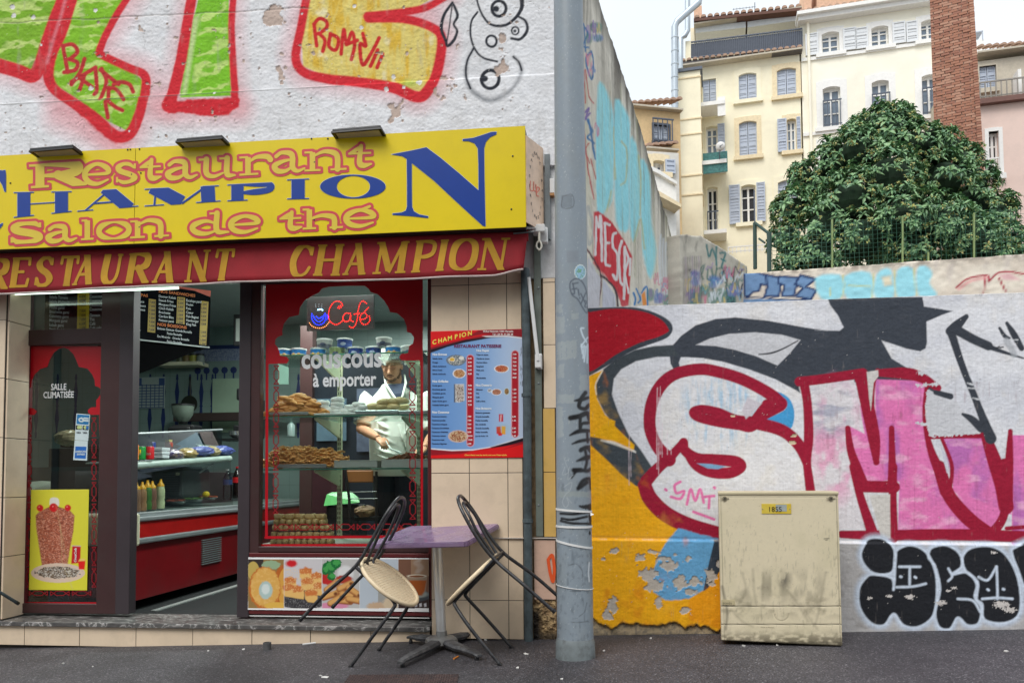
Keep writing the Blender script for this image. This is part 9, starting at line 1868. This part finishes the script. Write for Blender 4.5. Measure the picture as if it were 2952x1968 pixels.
CT2=thing('roof_terrace_box','small white glass railed box on the roof right of the chimney','roof structure',PB.off(-3).hit(2824,140));MB().ppx(PB.off(-3),2810,118,2838,150,-.5,0).build('box',M_TRIM,CT2);q=ubox(PB.off(-3),2810,92,2835,118);MB().pbox(PB.off(-3),q[0],q[1],q[3]-.03,q[3],-.5,0).pbox(PB.off(-3),q[1]-.03,q[1],q[2],q[3],-.03,0).build('frame',M_SHUT,CT2)

# ---------- fence on the retaining wall
FE=RP.off(-.15);WFn=thing('wire_fence','green wire mesh fence with thin posts standing on the retaining wall','fence',FE.hit(2500,770));M_WIRE=pbr('green_wire',(56,104,84),.5);M_POST=pbr('fence_post',(132,150,96),.5)
def ftop(x): return 640+(x-2225)*(-.045) if x > 2225 else 640
def fbot(x): return 785-(x-2225)*.071
for x in (2399,2602,2808,2676): h_=.0 if x != 2676 else 1;a=FE.hit(x,fbot(x)+6);b=FE.hit(x,ftop(x) if not h_ else fbot(x)-26);MB().tube([a,b],.018,6).build('post',M_POST,WFn)
m=MB();ul_,ur_=FE.uv(2225,700)[0],FE.uv(2952,700)[0]+1.0;vl,vh=FE.uv(2600,fbot(2600)+4)[1],FE.uv(2600,ftop(2600))[1]
def thin(pl,u0,u1,v0,v1,w=.003): m.add([pl.pt(u,v,o) for u,v,o in ((u0-w*(v1 > v0+.1),v0-w*(u1 > u0+.1),0),(u1+w*(v1 > v0+.1),v0-w*(u1 > u0+.1),0),(u1+w*(v1 > v0+.1),v1+w*(u1 > u0+.1),0),(u0-w*(v1 > v0+.1),v1+w*(u1 > u0+.1),0),((u0+u1)/2,v0,.008),((u0+u1)/2,v1,.008))],[(0,1,4),(3,5,2),(0,4,5,3),(4,1,2,5),(0,3,2,1)])
for u in np.arange(ul_,ur_,.075): thin(FE,u,u,vl,vh)
for v in np.arange(vl+.03,vh,.075): thin(FE,ul_,ur_,v,v)
o=m.build('wire_mesh',M_WIRE,WFn);tag(o,kind='stuff')
GP=thing('gate_post_frame','dark green metal frame of posts where the two back walls meet','metal frame',RP.hit(2190,760));MB().tube([RP.hit(2177,775,-.4),RP.hit(2176,642,-.4)],.035,8).tube([RP.hit(2176,642,-.4),RP.hit(2215,672,-.1)],.025,8).tube([RP.hit(2218,785,-.1),RP.hit(2217,670,-.1)],.04,8).tube([RP.hit(2188,688,-.3),RP.hit(2205,700,-.2)],.02,6).build('frame',pbr('dark_green_metal',(38,66,58),.5),GP);MB().tube([RP.hit(2176,645,-.42),RP.hit(2174,550,-.42)],.012,6).build('rod',M_RAIL,GP)
WR2=thing('white_railing','low white railing glimpsed under the yellow house behind the side wall','railing',BB.hit(2150,720));railing(BF,BF.uv(2098,715)[0],BF.uv(2215,715)[0],BF.uv(2150,728)[1],BF.uv(2150,708)[1],0,WR2,.14,M_TRIM)
g_=MB().pbox(RP.off(-.4),u2-6,u3+3,0,topR((u2+u3)/2)-.25,-30,0).build('garden_terrace',pbr('garden_soil',(84,74,56),.95,var=.3),None);tag(g_,kind='structure')
# ---------- tree
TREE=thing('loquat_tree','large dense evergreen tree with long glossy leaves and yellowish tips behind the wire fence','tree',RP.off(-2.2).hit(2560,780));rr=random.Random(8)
M_LEAF=[pbr('leaf_green',(100,142,94),.45,var=.35,scale=3,spec=.5,col2=(146,180,128)),pbr('leaf_dark',(80,122,84),.4,var=.3,scale=3,spec=.6),pbr('leaf_young',(168,176,96),.5,var=.3,scale=5,col2=(206,182,124))]
DC=RP.off(-2.1);lumps=[]
for (x,y,r,o_) in ((2560,400,92,0),(2470,440,80,.3),(2400,480,74,.1),(2340,540,72,0),(2290,610,70,.4),(2270,690,60,.6),(2285,750,56,.8),(2640,430,84,.2),(2710,440,70,-.2),(2742,420,42,-.3),(2720,520,90,.3),(2800,590,80,.1),(2860,640,70,.3),(2900,700,60,.5),(2930,740,50,.6),(2560,520,110,.7),(2450,580,100,.8),(2380,660,90,.9),(2360,740,80,1.0),(2480,690,100,1.1),(2600,640,110,1.1),(2700,650,100,1.0),(2800,700,90,1.0),(2640,730,90,1.1),(2540,360,58,0),(2600,355,50,-.1),(2400,440,46,.2),(2318,505,44,.2),(2265,600,40,.3),(2680,405,50,0),(2592,334,36,0),(2815,520,56,.1),(2780,470,56,0),(2880,600,50,.2),(2455,392,40,0),(2860,740,66,.9),(2500,380,60,-.5),(2650,500,120,-.8),(2450,600,120,-.9),(2780,660,110,-.8),(2550,700,120,-1.2)):
    P=DC.hit(x,y,o_);d=(P-CAMP).dot(_f);lumps.append((P,r*d/F*.93))
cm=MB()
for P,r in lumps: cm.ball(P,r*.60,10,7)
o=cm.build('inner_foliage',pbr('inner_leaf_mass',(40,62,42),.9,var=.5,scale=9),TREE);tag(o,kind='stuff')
def rosette(seed,young):
    r=random.Random(seed);V=[];Fc=[];mi=[]
    for k in range(11):
        az=k*2.4+r.uniform(-.3,.3);el=r.uniform(-.25,.95) if not young else r.uniform(.5,1.3);L=r.uniform(.13,.2)*(0.7 if young else 1);w=L*r.uniform(.13,.18)
        d=Vector((math.cos(az)*math.cos(el),math.sin(az)*math.cos(el),math.sin(el)));s=Vector((-math.sin(az),math.cos(az),0));u=s.cross(d)*-1;b=len(V)
        pts=[(0,.15,0),(.35,.9,.01),(.65,1,0),(1,0,-.045)]
        for t,ww,dr in pts: c=d*(L*t)+Vector((0,0,dr-.02*t));V += [c-s*w*ww+u*.006,c-u*.006,c+s*w*ww+u*.006]
        for i in range(3): Fc += [(b+3*i,b+3*i+1,b+3*i+4,b+3*i+3),(b+3*i+1,b+3*i+2,b+3*i+5,b+3*i+4)];mi += [2 if young and k % 2 else (1 if k % 3 == 0 else 0)]*2
    me=bpy.data.meshes.new('leaf_cluster');me.from_pydata(V,[],Fc);[me.materials.append(x) for x in M_LEAF];me.polygons.foreach_set('material_index',mi);return me,V,Fc,mi
RS=[rosette(k,k > 5) for k in range(10)];sites=[]
for P,r in lumps:
    n=int(620*r*r)+26
    for k in range(n):
        d=Vector((rr.gauss(0,1),rr.gauss(0,1),rr.gauss(0,1))).normalized()
        if math.sin(P.x*5+d.x*7+P.z*6+d.z*5)*math.sin(P.y*3+d.y*4+P.z*4) > .62 and rr.random() < .85: continue
        if d.z < -.55: continue
        Q=P+d*r*(rr.uniform(.84,1.06)+(.22 if rr.random() < .07 else 0))
        if any((Q-p2).length < r2*.84 for p2,r2 in lumps): continue
        if Q.z < topR(0)-.3: continue
        sites.append((Q,d))
front_=sorted(range(len(sites)),key=lambda i: (sites[i][0]-CAMP).length+rr.uniform(0,1.5));big=MB();Vn=[];Fn=[];Mn=[]
for rank,i in enumerate(front_):
    Q,d=sites[i];me,V,Fc,mi=RS[rr.randrange(10)];up_=(d+Vector((0,0,.75))).normalized();R_=up_.to_track_quat('Z','Y').to_matrix() @ Matrix.Rotation(rr.uniform(0,6.3),3,'Z');s=rr.uniform(.55,1.0)
    if rank < 290: o=bpy.data.objects.new('leaf_cluster',me);COL.objects.link(o);o.parent=TREE;o.matrix_parent_inverse=wmat(TREE).inverted();o.location=Q;o.rotation_euler=R_.to_euler();o.scale=(s,s,s)
    else: b=len(Vn);Vn += [Q+R_ @ (v*s) for v in V];Fn += [tuple(x+b for x in f) for f in Fc];Mn += mi
me=bpy.data.meshes.new('foliage');me.from_pydata([tuple(v) for v in Vn],[],Fn);[me.materials.append(x) for x in M_LEAF];me.polygons.foreach_set('material_index',Mn);o=bpy.data.objects.new('foliage',me);COL.objects.link(o);o.parent=TREE;o.matrix_parent_inverse=wmat(TREE).inverted();tag(o,kind='stuff')
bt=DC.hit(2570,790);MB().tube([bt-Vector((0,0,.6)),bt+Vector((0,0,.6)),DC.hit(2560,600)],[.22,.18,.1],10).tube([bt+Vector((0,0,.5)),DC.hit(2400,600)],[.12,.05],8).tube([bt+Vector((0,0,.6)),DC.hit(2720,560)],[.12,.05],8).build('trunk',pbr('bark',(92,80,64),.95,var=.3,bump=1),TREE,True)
print('sites',len(sites))
